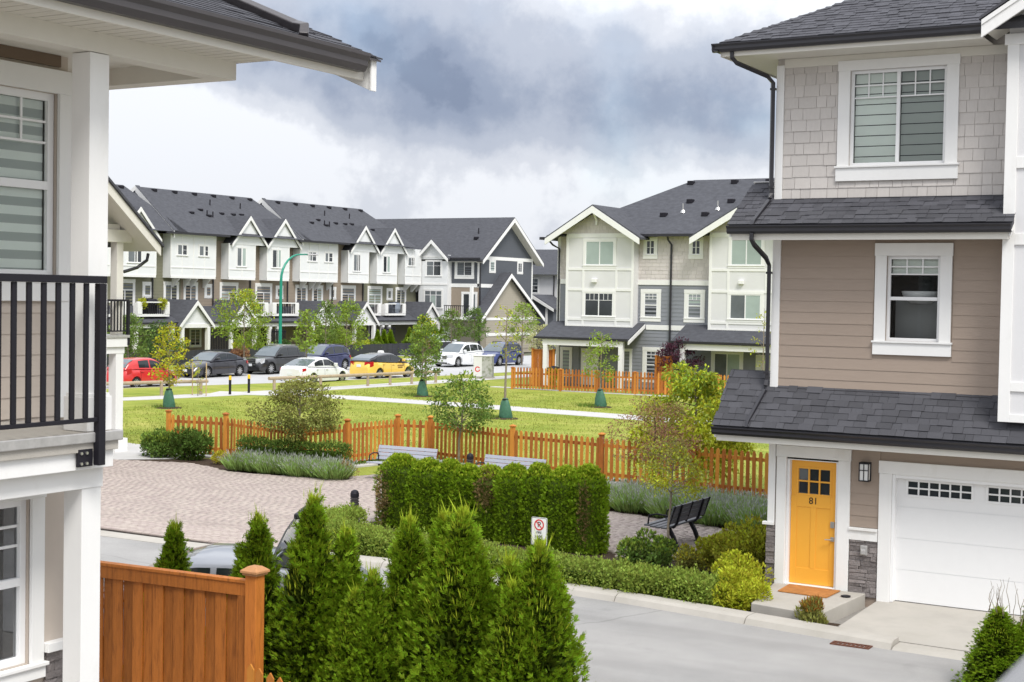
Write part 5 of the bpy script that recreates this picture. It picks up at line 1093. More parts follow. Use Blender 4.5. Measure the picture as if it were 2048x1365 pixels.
# ---------------------------------------------------------------- fences, benches, park furniture
def pick(hh, wd=.094, th=.019, top='dog'):
    q = MB(); a = wd/2
    pts = [(-a, 0), (a, 0), (a, hh-.07), (a*.62, hh-.018), (0, hh), (-a*.62, hh-.018), (-a, hh-.07)] if top == 'dog' else [(-a, 0), (a, 0), (a, hh-.06), (0, hh), (-a, hh-.06)]
    q.prism([(x, -th/2, z) for x, z in pts], (0, th, 0)); me = bpy.data.meshes.new('picket'); me.from_pydata(q.v, [], q.f); me.materials.append(m['picket']); return me
PK = pick(1.10); PKP = pick(1.12, .09, .02, 'spear')
def picket_fence(name, label, pts, z0=.12, hp=1.10, post_h=1.35, step=.166, me=PK, side=-1, posts=True, z=0.0):
    c = pts[len(pts)//2]; T = thing(name, label, 'fence', (c[0], c[1], z))
    for a, b in zip(pts, pts[1:]):
        A, B = Vector((*a, z)), Vector((*b, z)); d = (B-A); L = d.length; d.normalize(); n = Vector((-d.y, d.x, 0)); ang = math.atan2(d.y, d.x)
        for zz in (z0+.12, z0+hp-.24):
            q = MB(); P = [A+d*.05+n*.022, B-d*.05+n*.022, B-d*.05+n*.062, A+d*.05+n*.062]
            q.hexa([(p.x, p.y, zz) for p in P]+[(p.x, p.y, zz+.085) for p in P]); build('rail', q, m['picket'], T)
        k = max(1, int((L-.16)/step)); s = (L-.10)/ (k+0.0)
        for i in range(k):
            p = A+d*(.05+s*(i+.5)); inst('picket', me, T, (p.x, p.y, z+z0+random.uniform(-.006, .006)), rot=(random.uniform(-.012, .012), random.uniform(-.012, .012), ang))
    if posts:
        for p in pts: fence_post(T, p, post_h, z)
    return T
def fence_post(T, p, h, z=0.0, w=.055, mt='picket'):
    q = MB().box(p[0]-w, p[0]+w, p[1]-w, p[1]+w, z, z+h-.05); po = build('fence_post', q, m[mt], T, bevel=.004)
    q = MB(); x, y = p[0], p[1]; c = w+.022; zz = z+h-.05
    q.box(x-c, x+c, y-c, y+c, zz, zz+.025); q.hexa([(x-c, y-c, zz+.025), (x+c, y-c, zz+.025), (x+c, y+c, zz+.025), (x-c, y+c, zz+.025), (x-.02, y-.02, zz+.06), (x+.02, y-.02, zz+.06), (x+.02, y+.02, zz+.06), (x-.02, y+.02, zz+.06)]); build('post_cap', q, m[mt], po)
FP = [(-30.33, 32.04), (-28.41, 32.35), (-24.75, 31.25), (-24.58, 33.05), (-24.42, 35.29), (-23.42, 35.50), (-20.10, 34.55), (-17.14, 34.07), (-14.37, 33.70), (-11.4, 33.3), (-8.9, 33.0)]
picket_fence('picket_fence', 'long orange cedar picket fence between the paved court and the lawn', FP)
ribbon('mow_strip', [(x-.10 if 1 < i < 5 else x, y+.56) for i, (x, y) in enumerate(FP)], 1.1, -.05, .045, m['walk'])
picket_fence('picket_fence', 'lower picket fence in front of the grey house across the park', [(-38.6, 66.2), (-35.9, 66.5), (-33.9, 66.75), (-31.9, 67.0), (-29.8, 67.25), (-27.6, 67.5), (-24, 67.9), (-20, 68.3)], z0=.06, hp=.98, post_h=1.16)
def board_fence(name, label, a, b, h, n, mt='cedar', z=0.0):
    T = thing(name, label, 'fence', (a[0], a[1], z)); A, B = Vector((*a, z)), Vector((*b, z)); d = (B-A)/n; u = d.normalized(); nn = Vector((-u.y, u.x, 0))
    for i in range(n):
        o = nn*(.0 if i % 2 else .018); P = A+d*i+o+u*.003; Q = A+d*(i+1)+o-u*.003; R1 = nn*.02
        q = MB().hexa([(*(P).xy, z+.04), (*(Q).xy, z+.04), (*(Q+R1).xy, z+.04), (*(P+R1).xy, z+.04), (*(P).xy, z+h), (*(Q).xy, z+h), (*(Q+R1).xy, z+h), (*(P+R1).xy, z+h)]); build('fence_board', q, m[mt], T)
    return T, A, B, u, nn
for lab, a, b, h in (('brown cedar privacy panel left of the grey house, by the low picket fence', (-39.15, 69.3), (-37.85, 69.3), 1.95), ('small brown cedar privacy panel between the two porches of the grey house', (-31.3, 68.2), (-30.45, 68.2), 1.88)):
    T, A, B, u, nn = board_fence('privacy_panel', lab, a, b, h, 8); fence_post(T, a, h+.1); fence_post(T, b, h+.1); q = MB().box(a[0], b[0], a[1]-.03, a[1]+.05, h, h+.06); build('cap_rail', q, m['cedar'], T)
# tall cedar fence in the foreground
FA, FB = (-13.6, 12.02), (-10.42, 12.25); 
T, A, B, u, nn = board_fence('cedar_fence', 'tall stained cedar board fence in the near left foreground, with capped end post', FA, FB, 1.66, 22)
P = [A-nn*.045, B-nn*.045, B+nn*.06, A+nn*.06]; q = MB().hexa([(p.x, p.y, 1.70) for p in P]+[(p.x, p.y, 1.735) for p in P]); build('cap_rail', q, m['cedar'], T, bevel=.004)
P = [A-nn*.03, B-nn*.03, B-nn*.002, A-nn*.002]; q = MB().hexa([(p.x, p.y, 1.56) for p in P]+[(p.x, p.y, 1.70) for p in P]); build('rail', q, m['cedar'], T, bevel=.003)
q = MB(); P = [B-u*.10-nn*.028, B-nn*.028, B-nn*.004, B-u*.10-nn*.004]; q.hexa([(p.x, p.y, .1) for p in P]+[(p.x, p.y, 1.56) for p in P]); build('trim_board', q, m['cedar'], T, bevel=.003)
PX = (-10.33, 12.26); q = MB().box(PX[0]-.075, PX[0]+.075, PX[1]-.075, PX[1]+.075, 0, 1.80); po = build('fence_post', q, m['cedar'], T, bevel=.006)
q = MB(); x, y = PX
q.box(x-.098, x+.098, y-.098, y+.098, 1.80, 1.825); q.hexa([(x-.115, y-.115, 1.825), (x+.115, y-.115, 1.825), (x+.115, y+.115, 1.825), (x-.115, y+.115, 1.825), (x-.115, y-.115, 1.85), (x+.115, y-.115, 1.85), (x+.115, y+.115, 1.85), (x-.115, y+.115, 1.85)]); q.hexa([(x-.115, y-.115, 1.85), (x+.115, y-.115, 1.85), (x+.115, y+.115, 1.85), (x-.115, y+.115, 1.85), (x-.055, y-.055, 1.895), (x+.055, y-.055, 1.895), (x+.055, y+.055, 1.895), (x-.055, y+.055, 1.895)]); build('post_cap', q, m['cedar_pale'], po, bevel=.004)
T = thing('garden_picket_fence', 'low spear topped picket fence at the bottom edge, running right from the tall cedar post', 'fence', (-8.5, 11.9, 0))
for i in range(9):
    xx = -10.17+i*.135; inst('picket', PKP, T, (xx, 12.02, -.22-i*.028), rot=(0, random.uniform(-.02, .02), 0))
q = MB().hexa([(-10.25, 12.03, .60), (-9.0, 12.03, .36), (-9.0, 12.07, .36), (-10.25, 12.07, .60), (-10.25, 12.03, .68), (-9.0, 12.03, .44), (-9.0, 12.07, .44), (-10.25, 12.07, .68)]); build('rail', q, m['picket'], T)
# log rails along the street
def log_rail(lab, pts, h=.62, r=.085):
    T = thing('log_rail', lab, 'barrier', (*pts[0], 0)); q = MB(); L = [Vector((*p, h+random.uniform(-.02, .02))) for p in pts]; e = (L[1]-L[0]).normalized()
    q.tube([L[0]-e*.35, *L, L[-1]+(L[-1]-L[-2]).normalized()*.35], [r, r*1.02, *[r*.97]*(len(L)-2), r, r*.95], 12); build('rail_log', q, m['log'], T, smooth=False)
    for p in pts: q = MB().tube([(*p, -.1), (*p, h-.04)], .075, 10); build('post', q, m['log'], T)
log_rail('round timber log rail in front of the red car', [(-49.6, 45.6), (-48.4, 47.9), (-47.7, 49.9), (-46.95, 51.7)])
log_rail('round timber log rail in front of the white and yellow cars', [(-46.2, 56.1), (-45.75, 59.2), (-45.2, 62.5), (-44.9, 64.1), (-44.6, 65.7), (-44.3, 67.6)])
for k, (p, lab) in enumerate((((-46.05, 52.7), 'left one of two black bollards with yellow tops by the street'), ((-46.1, 54.1), 'right one of two black bollards with yellow tops by the street'))):
    T = thing('bollard', lab, 'bollard', (*p, 0), group='yellow topped bollards at the end of the park path')
    build('post', MB().lathe(*p, [(.062, 0), (.062, .70)], 14), m['black'], T, smooth=False); build('cap', MB().lathe(*p, [(.066, .70), (.066, .86), (.05, .89)], 14), m['yellow'], T)
for p, h, lab in (((-17.9, 24.35), .82, 'dark path light bollard in the low hedge at the left end of the tall hedge'), ((-19.75, 31.8), .82, 'dark path light bollard standing between the two pale benches')):
    T = thing('path_light', lab, 'path light', (*p, 0), group='short dark path lights'); prof = [(.085, 0), (.085, h-.30)]
    build('post', MB().lathe(*p, prof, 18), m['black'], T)
    for z in (.30, .245, .19): build('louvre', MB().lathe(*p, [(.092, h-z), (.092, h-z+.03), (.07, h-z+.045)], 18), m['gutter_g'], T)
    build('head', MB().lathe(*p, [(.09, h-.14), (.09, h-.07), (.07, h-.02), (.03, h+.005)], 18), m['black'], T, smooth=False)
# benches (local frame: seat faces -y, length along x)
def bench(lab, loc, rz, slat, group):
    T = thing('bench', lab, 'bench', loc, rz, group)
    L = 1.78
    for i in range(4): q = MB(); y = -.44+i*.118; q.box(-L/2, L/2, y, y+.105, .425+(.012 if i == 0 else 0)-.006*i, .46+(.012 if i == 0 else 0)-.006*i); build('seat_slat', q, m[slat], T, local=True, bevel=.006)
    for i in range(4): 
        z = .50+i*.092; y = .045+i*.028; q = MB(); q.hexa([(-L/2, y, z), (L/2, y, z), (L/2, y+.03, z-.008), (-L/2, y+.03, z-.008), (-L/2, y+.025, z+.082), (L/2, y+.025, z+.082), (L/2, y+.055, z+.074), (-L/2, y+.055, z+.074)]); build('back_slat', q, m[slat], T, local=True, bevel=.006)
    for x in (-.52, .52):
        q = MB(); q.rects([(x, .10, 0), (x, .02, .20), (x, -.10, .40)], .07, .09); q.rects([(x, -.42, .415), (x, .03, .405), (x, .08, .48), (x, .19, .86)], .05, .05); q.box(x-.07, x+.07, .02, .20, 0, .02); build('leg', q, m['black'], T, local=True, bevel=.006)
    for x in (-L/2+.05, L/2-.05, 0):
        q = MB(); q.rects([(x, .045, .46), (x, .19, .86)], .035, .03); q.tube([(x, .07, .52), (x, .03, .66), (x, -.20, .68), (x, -.36, .64), (x, -.38, .47)], .017, 8); build('armrest', q, m['black'], T, local=True)
    return T
bench('pale grey slatted bench left of the dark path light, in front of the fence corner', (-21.4, 31.25, .05), R_(2), 'bench', 'benches around the paved court')
bench('pale grey slatted bench right of the dark path light, half hidden by the tall hedge', (-18.05, 31.0, .05), R_(-3), 'bench', 'benches around the paved court')
bench('charcoal slatted bench seen from behind, beside the lavender near the yellow door', (-11.50, 26.5, .05), R_(-90), 'bench_d', 'benches around the paved court')
# no parking sign
T = thing('no_parking_sign', 'white no parking sign on a thin post in front of the tall hedge', 'sign', (-12.37, 22.25, 0))
build('post', MB().box(-12.395, -12.345, 22.24, 22.27, 0, .62), m['steel'], T)
def rrect(w, h, r, n=5):
    P = []
    for cx_, cy_, a0 in ((w-r, h-r, 0), (-w+r, h-r, 90), (-w+r, -h+r, 180), (w-r, -h+r, 270)):
        for k in range(n+1): t = R_(a0+90*k/n); P.append((cx_+r*math.cos(t), cy_+r*math.sin(t)))
    return P
SX, SY, SZ = -12.37, 22.232, .775
pl_ = build('plate', MB().prism([(SX+x, SY, SZ+z) for x, z in rrect(.157, .245, .03)], (0, .006, 0)), m['sign'], T)
def ringm(name, cx_, y, cz, r0, r1, mt, par, n=28, a0=0, a1=360, xax=True, th=-.003):
    q = MB(); V = []
    for k in range(n):
        t0, t1 = R_(a0+(a1-a0)*k/n), R_(a0+(a1-a0)*(k+1)/n)
        pt = (lambda r, t: (cx_+r*math.cos(t), y, cz+r*math.sin(t))) if xax else (lambda r, t: (cx_, y+r*math.cos(t), cz+r*math.sin(t)))
        q.poly([pt(r0, t0), pt(r1, t0), pt(r1, t1), pt(r0, t1)])
    return build(name, q, mt, par)
q = MB(); o_ = rrect(.150, .238, .026); i_ = rrect(.143, .231, .022)
for k in range(len(o_)): k2 = (k+1) % len(o_); q.poly([(SX+o_[k][0], SY-.0025, SZ+o_[k][1]), (SX+o_[k2][0], SY-.0025, SZ+o_[k2][1]), (SX+i_[k2][0], SY-.0025, SZ+i_[k2][1]), (SX+i_[k][0], SY-.0025, SZ+i_[k][1])])
build('border', q, m['ink'], pl_)
ringm('red_ring', SX, SY-.005, SZ+.115, .075, .097, m['red'], pl_)
q = MB(); q.hexa([(SX-.062, SY-.007, SZ+.165), (SX-.05, SY-.007, SZ+.177), (SX+.062, SY-.007, SZ+.065), (SX+.05, SY-.007, SZ+.053), (SX-.062, SY-.006, SZ+.165), (SX-.05, SY-.006, SZ+.177), (SX+.062, SY-.006, SZ+.065), (SX+.05, SY-.006, SZ+.053)]); build('slash', q, m['red'], pl_)
text('letter', 'P', .135, (SX, SY-.004, SZ+.115), (R_(90), 0, 0), m['ink'], pl_, ext=.0008)
text('sign_text', 'FIRE', .058, (SX, SY-.004, SZ-.02), (R_(90), 0, 0), m['ink'], pl_, ext=.0008); text('sign_text', 'LANE', .058, (SX, SY-.004, SZ-.085), (R_(90), 0, 0), m['ink'], pl_, ext=.0008)
# street lamp
T = thing('street_lamp', 'tall green street lamp with curved arm beside the far pavement', 'street lamp', (-63.4, 77.5, 0)); q = MB(); lx, ly = -63.4, 77.55
arc = [(lx, ly, 0), (lx, ly, 2), (lx, ly, 4.5), (lx, ly+.02, 5.6)]+[(lx, ly+2.05*(1-math.cos(R_(t))), 5.6+1.85*math.sin(R_(t))) for t in range(12, 91, 13)]+[(lx, ly+2.9, 7.48)]
q.tube(arc, [.13, .115, .10, .092, .085, .08, .075, .07, .065, .06, .055, .05][:len(arc)], 12); build('pole', q, m['green_pole'], T, smooth=True)
q = MB(); q.hexa([(lx-.1, ly+2.8, 7.42), (lx+.1, ly+2.8, 7.42), (lx+.16, ly+3.9, 7.44), (lx-.16, ly+3.9, 7.44), (lx-.06, ly+2.8, 7.53), (lx+.06, ly+2.8, 7.53), (lx+.1, ly+3.8, 7.56), (lx-.1, ly+3.8, 7.56)]); build('lamp_head', q, m['flash'], T, bevel=.03); build('base', MB().lathe(lx, ly, [(.22, 0), (.22, .25), (.14, .4)], 14), m['green_pole'], T)
# utility box wrapped in a printed picture
T = thing('utility_box', 'grey green utility cabinet with a white front and red ring mark, beside the street', 'utility box', (-44.84, 73.54, 0), R_(24))
build('cabinet', MB().box(-.55, .55, -.45, .45, .08, 1.30), m['util'], T, local=True, bevel=.02); build('roof', MB().box(-.58, .58, -.48, .48, 1.30, 1.36), m['utilw'], T, local=True, bevel=.015); build('plinth', MB().box(-.6, .6, -.5, .5, -.05, .08), m['conc'], T, local=True)
q = MB(); q.box(-.54, -.05, -.462, -.452, .12, 1.27); dr = build('door', q, m['utilw'], T, local=True); 
q = MB()
for k in range(20): t0, t1 = R_(30+320*k/20), R_(30+320*(k+1)/20); q.poly([(-.30+r*math.cos(t), -.466, .55+r*math.sin(t)) for r, t in ((.10, t0), (.16, t0), (.16, t1), (.10, t1))])
build('ring_mark', q, m['red'], dr, local=True)
# charcoal fences in front of the far row
DF = thing('garden_fence', 'long low charcoal board fence in front of the far townhouses', 'fence', (-66.6, 82, 0)); fm_ = bpy.data.meshes.new('fence_board'); q = MB().box(-.012, .012, -.068, .068, 0, .96); fm_.from_pydata(q.v, [], q.f); fm_.materials.append(m['char_fence'])
y = 60.0
while y < 104: inst('fence_board', fm_, DF, (-66.6+.012*(y-80)*.3, y, -.02), scale=(1, 1, random.uniform(.97, 1.02))); y += .148
q = MB().box(-66.75, -66.70, 60, 104, .74, .82); build('rail', q, m['dark_sid'], DF)
gmesh = bpy.data.meshes.new('picket'); q = MB().box(-.01, .01, -.05, .05, 0, 1.75); gmesh.from_pydata(q.v, [], q.f); gmesh.materials.append(m['black'])
for ya, yb, lab in ((78.2, 80.6, 'black picket screen beside the first gabled porch, left of the green lamp'), (84.9, 86.6, 'black picket gate directly left of the green lamp post'), (92.4, 94.6, 'black picket screen beside the gabled porch right of the green lamp'), (98.9, 100.9, 'black picket screen between the last two balconies of the far row')):
    T = thing('porch_screen', lab, 'fence', (-70.2, ya, .3), group='black porch screens along the far row'); y = ya
    while y < yb: inst('picket', gmesh, T, (-70.2, y, .35)); y += .17
    build('rail', MB().box(-70.25, -70.22, ya, yb, .6, .7), m['black'], T); build('rail', MB().box(-70.25, -70.22, ya, yb, 1.85, 1.95), m['black'], T)
# balcony clutter
T = thing('balcony_grill', 'dark covered grill on the left balcony of the far row', 'grill', (-71.2, 73.3, 3.22)); build('body', MB().box(-71.5, -70.95, 72.9, 73.8, 3.25, 4.0), m['black'], T, bevel=.05); build('lid', MB().tube([(-71.2, 72.9, 4.0), (-71.2, 73.8, 4.0)], .26, 12), m['black'], T)
T = thing('rain_barrel', 'blue grey tub on the right balcony of the far row', 'barrel', (-71.1, 101.9, 3.22)); build('body', MB().lathe(-71.1, 101.9, [(.42, 3.22), (.55, 3.6), (.55, 4.0), (.45, 4.15)], 18), m['tub'], T); build('lid', MB().lathe(-71.1, 101.9, [(.5, 4.15), (.48, 4.2)], 18), m['black'], T)
# barbecues and pots behind the far picket fence
T = thing('barbecue', 'black kettle barbecue on the porch of the grey house', 'barbecue', (-37.3, 68.3, 0)); build('bowl', MB().lathe(-37.3, 68.3, [(.05, .62), (.28, .72), (.36, .9), (.36, .95), (.28, 1.12), (.05, 1.2)], 16), m['black'], T, smooth=True)
for a in (0, 2.1, 4.2): build('leg', MB().tube([(-37.3+.2*math.cos(a), 68.3+.2*math.sin(a), .72), (-37.3+.35*math.cos(a), 68.3+.35*math.sin(a), 0)], .02, 6), m['black'], T)
# the viewer's own balcony corner, close to the lens
bc = thing('own_balcony_rail', 'blurred grey balcony rail corner close to the viewer at the lower right corner', 'railing', (-.18, 1.0, 4.54))
build('top_rail', MB().box(-.222, -.15, .62, 1.75, 4.54, 4.60), m['rail_grey'], bc, bevel=.01)
# ---------------------------------------------------------------- vegetation
UPV = np.array([0, 0, 1.0])
def thuja_mesh(h, r, n, seed, lean=0.0):
    """ragged cone of flat fan sprays; returns lists for body, tips, inner"""
    g = np.random.default_rng(seed)
    nc = max(60, int(n/75)); zc = g.random(nc)**.85; ang = g.random(nc)*2*np.pi
    prof = lambda t: r*np.clip(1.0-.80*t-.20*t**2.2, .03, 1)*np.clip(.80+1.4*t, 0, 1)
    lob = 1+.16*np.sin(2*ang+zc*5+seed)+.13*np.sin(5*ang-zc*13+seed*2)+.10*np.sin(9*zc+seed)
    rc = prof(zc)*lob*(.68+.42*g.random(nc)); C = np.stack([rc*np.cos(ang), rc*np.sin(ang), zc*h*.93+.03], 1)
    # secondary leaders beside the main one
    k_ = g.random(nc); a1, a2 = g.random(2)*6.28
    for lo, hi, aa, oo, hs_ in ((.0, .20, a1, .30, .80+.08*g.random()), (.20, .34, a2, .36, .62+.1*g.random())):
        s_ = (k_ >= lo) & (k_ < hi); C[s_, 0] = C[s_, 0]*.55+oo*r*np.cos(aa); C[s_, 1] = C[s_, 1]*.55+oo*r*np.sin(aa); C[s_, 2] *= hs_
    idx = g.integers(0, nc, n); t = zc[idx]; a = ang[idx]
    rad = np.stack([np.cos(a), np.sin(a), np.zeros(n)], 1); tan = np.stack([-np.sin(a), np.cos(a), np.zeros(n)], 1)
    sz = (.10+.075*g.random(nc))[idx][:, None]*np.clip(1.15-.55*t, .4, 1)[:, None]
    u = g.normal(size=(n, 3)); P = C[idx]+tan*u[:, :1]*sz*.55+UPV*u[:, 1:2]*sz*.8+rad*(u[:, 2:]*.35-.12)*sz
    P[:, 2] = np.maximum(P[:, 2], .02)
    D = rad*(.55+.3*g.random((n, 1)))+UPV*(.55+.6*t[:, None])+tan*g.normal(size=(n, 1))*.45+tan*u[:, :1]*.4
    N = rad*.5+tan*g.normal(size=(n, 1))*.8-UPV*.35+g.normal(size=(n, 3))*.25
    k7 = n//3; V, F = sprays(g, P[:k7], D[:k7], N[:k7], .62)
    # thin pale leader shoots
    k = int(n*.045); top = g.random(k)**2.0; aa = g.random(k)*2*np.pi; tt = 1-.42*top; rr = prof(tt)*(.6+.5*g.random(k))
    P2 = np.stack([rr*np.cos(aa), rr*np.sin(aa), tt*h*.95+.06*g.random(k)], 1); D2 = np.stack([np.cos(aa)*.3, np.sin(aa)*.3, np.full(k, 1.1)], 1)+g.normal(size=(k, 3))*.2
    V2, F2 = leaves(P2, D2, g.normal(size=(k, 3)), .07+.07*g.random(k), .010+.008*g.random(k), .05)
    # leader wisps
    k = 26; P3 = np.stack([g.normal(size=k)*.05, g.normal(size=k)*.05, h*(.93+.05*g.random(k))], 1); D3 = np.stack([g.normal(size=k)*.25, g.normal(size=k)*.25, np.ones(k)], 1)
    V3, F3 = leaves(P3, D3, g.normal(size=(k, 3)), .12+.16*g.random(k), .008+.006*g.random(k), .05)
    V2 = np.concatenate([V2, V3]); F2 = np.arange(len(V2)).reshape(-1, 4)
    m_ = int(n*.30); zi = g.random(m_); ai = g.random(m_)*2*np.pi; ri = prof(zi)*(.25+.5*g.random(m_))
    P4 = np.stack([ri*np.cos(ai), ri*np.sin(ai), zi*h*.9], 1); V4, F4 = leaves(P4, np.stack([np.cos(ai), np.sin(ai), np.ones(m_)], 1)+g.normal(size=(m_, 3))*.4, g.normal(size=(m_, 3)), .10+.06*g.random(m_), .05+.03*g.random(m_), .1)
    return (V, F), (V2, F2), (V4, F4)
def sprays(g, P, D, N, sc_=1.0):
    """flat fan sprays: an axis leaflet and three pairs of side leaflets"""
    n = len(P); D = unit(D); S = unit(np.cross(D, N)); L = (.10+.075*g.random((n, 1)))*sc_; out = []; bend = -UPV*.22
    for t, sg in ((.0, 0), (.12, 1), (.18, -1), (.36, 1), (.42, -1), (.62, 1), (.66, -1)):
        p = P+(D+bend*t)*L*t; d = D*(.75 if sg else 1)+S*sg*(.75-.25*t)+bend*t+g.normal(size=(n, 3))*.10
        l = L[:, 0]*((1.0 if sg == 0 else .58*(1-.35*t)))*(.8+.4*g.random(n)); out.append(leaves(p, d, unit(np.cross(S, D)), l, l*.20+.003, .06)[0].reshape(n, 4, 3))
    V = np.stack(out, 1).reshape(-1, 3); return V, np.arange(len(V)).reshape(-1, 4)
def thuja_var(h, r, n, seed):
    (V, F), (V2, F2), (V4, F4) = thuja_mesh(h, r, n, seed); T = thing('arborvitae', None, None, (0, 0, 0))
    bulk('foliage', V, F, m['thuja'], parent=T); bulk('shoots', V2, F2, m['thuja_tip'], parent=T, kind='stuff'); bulk('shaded_core', V4, F4, m['thuja_shade'], parent=T)
    build('trunk', MB().tube([(0, 0, -.05), (0.01, 0, h*.5), (0, 0, h*.9)], [.04, .025, .008], 7), m['bark'], T); return T
vars_ = [thuja_var(2.5, .70, 22000, 11), thuja_var(2.5, .64, 20000, 23), thuja_var(2.5, .76, 23000, 37), thuja_var(2.5, .70, 21000, 51), thuja_var(2.5, .66, 20000, 68)]
first = set()
TH = [(-10.91, 13.0, 2.30, 1, 'arborvitae with a thin bare tip right behind the tall cedar fence post'),
      (-10.13, 13.0, 2.60, 3, 'broad tall arborvitae, the second to the right of the cedar fence post'),
      (-9.74, 13.1, 2.24, 1, 'slim arborvitae tucked against the right side of the broad tall one'),
      (-9.36, 12.75, 1.68, 2, 'lowest arborvitae in front, just below the gap with the licence plate'),
      (-9.10, 12.72, 1.92, 4, 'short arborvitae right of the lowest one, left of the slim pointed one'),
      (-8.88, 13.1, 2.46, 4, 'slim pointed arborvitae standing right of the licence plate gap'),
      (-8.44, 13.1, 2.54, 0, 'arborvitae with a pale feathery top left of the tallest yellow green one'),
      (-8.10, 12.9, 2.64, 2, 'arborvitae with the tallest yellow green top, right of the feathery one'),
      (-7.60, 13.05, 2.17, 3, 'pointed arborvitae third from the right hand end of the near row'),
      (-7.40, 12.75, 1.98, 0, 'shorter arborvitae second from the right hand end of the near row'),
      (-7.22, 13.0, 2.38, 2, 'arborvitae at the right hand end of the near row, below the parking sign'),
      (-12.15, 12.95, 2.10, 1, 'arborvitae peeking over the tall cedar fence left of its post')]
for i, (x, y, h, k, lab) in enumerate(TH):
    s = h/2.5; rz_ = random.uniform(0, 6.28)
    if k not in first: first.add(k); T = vars_[k]; T.location = (x, y, 0); T.rotation_euler = (0, 0, rz_); WL[T] = (x, y, 0)
    else: T = copy_tree(vars_[k], (x, y, 0), rz_)
    T.scale = (s*.98, s*.98, s); tag(T, lab, 'shrub', 'near row of arborvitae')
T = copy_tree(vars_[2], (-3.92, 19.0, 0), 1.0); T.scale = (.72, .72, .42); tag(T, 'small arborvitae with bare twiggy top at the lower right corner', 'shrub')
T2 = copy_tree(vars_[0], (-3.55, 19.25, 0), 2.0); T2.scale = (.62, .62, .48); tag(T2, 'slim arborvitae behind the twiggy one at the lower right corner', 'shrub')
q = MB()
for k in range(16):
    x, y = -3.85+random.uniform(-.2, .25), 19.0+random.uniform(-.1, .1); z = random.uniform(.75, 1.0); p = Vector((x, y, z)); pts = [p]
    for j in range(5): p = p+Vector((random.uniform(-.035, .035), random.uniform(-.03, .03), random.uniform(.06, .11))); pts.append(p)
    q.tube(pts, [.006, .005, .005, .004, .003, .002], 4, caps=False)
build('bare_twigs', MB_local(q, T) if False else q, m['bark'], None) if False else None
tw = build('bare_twigs', q, m['bark'], None, origin=(-3.85, 19.0, 0)); tag(tw, 'bare brown twigs sticking out of the small arborvitae top at the lower right', 'twigs')
# ---- clipped hedges: leaves on the skin of a run of rounded blocks
def skin_pts(n, x0, x1, y0, y1, z0, z1, g, top=.34):
    P = np.empty((n, 3)); N = np.zeros((n, 3)); w, d, h = x1-x0, y1-y0, z1-z0
    A = np.array([w*h, w*h, d*h, d*h, w*d]); f = g.choice(5, n, p=A/A.sum()); u, v = g.random(n), g.random(n)
    for k in range(5):
        s = f == k
        if k < 2: P[s] = np.stack([x0+w*u[s], np.full(s.sum(), y0 if k == 0 else y1), z0+h*v[s]], 1); N[s, 1] = -1 if k == 0 else 1
        elif k < 4: P[s] = np.stack([np.full(s.sum(), x0 if k == 2 else x1), y0+d*u[s], z0+h*v[s]], 1); N[s, 0] = -1 if k == 2 else 1
        else: P[s] = np.stack([x0+w*u[s], y0+d*v[s], np.full(s.sum(), z1)], 1); N[s, 2] = 1
    return P, N
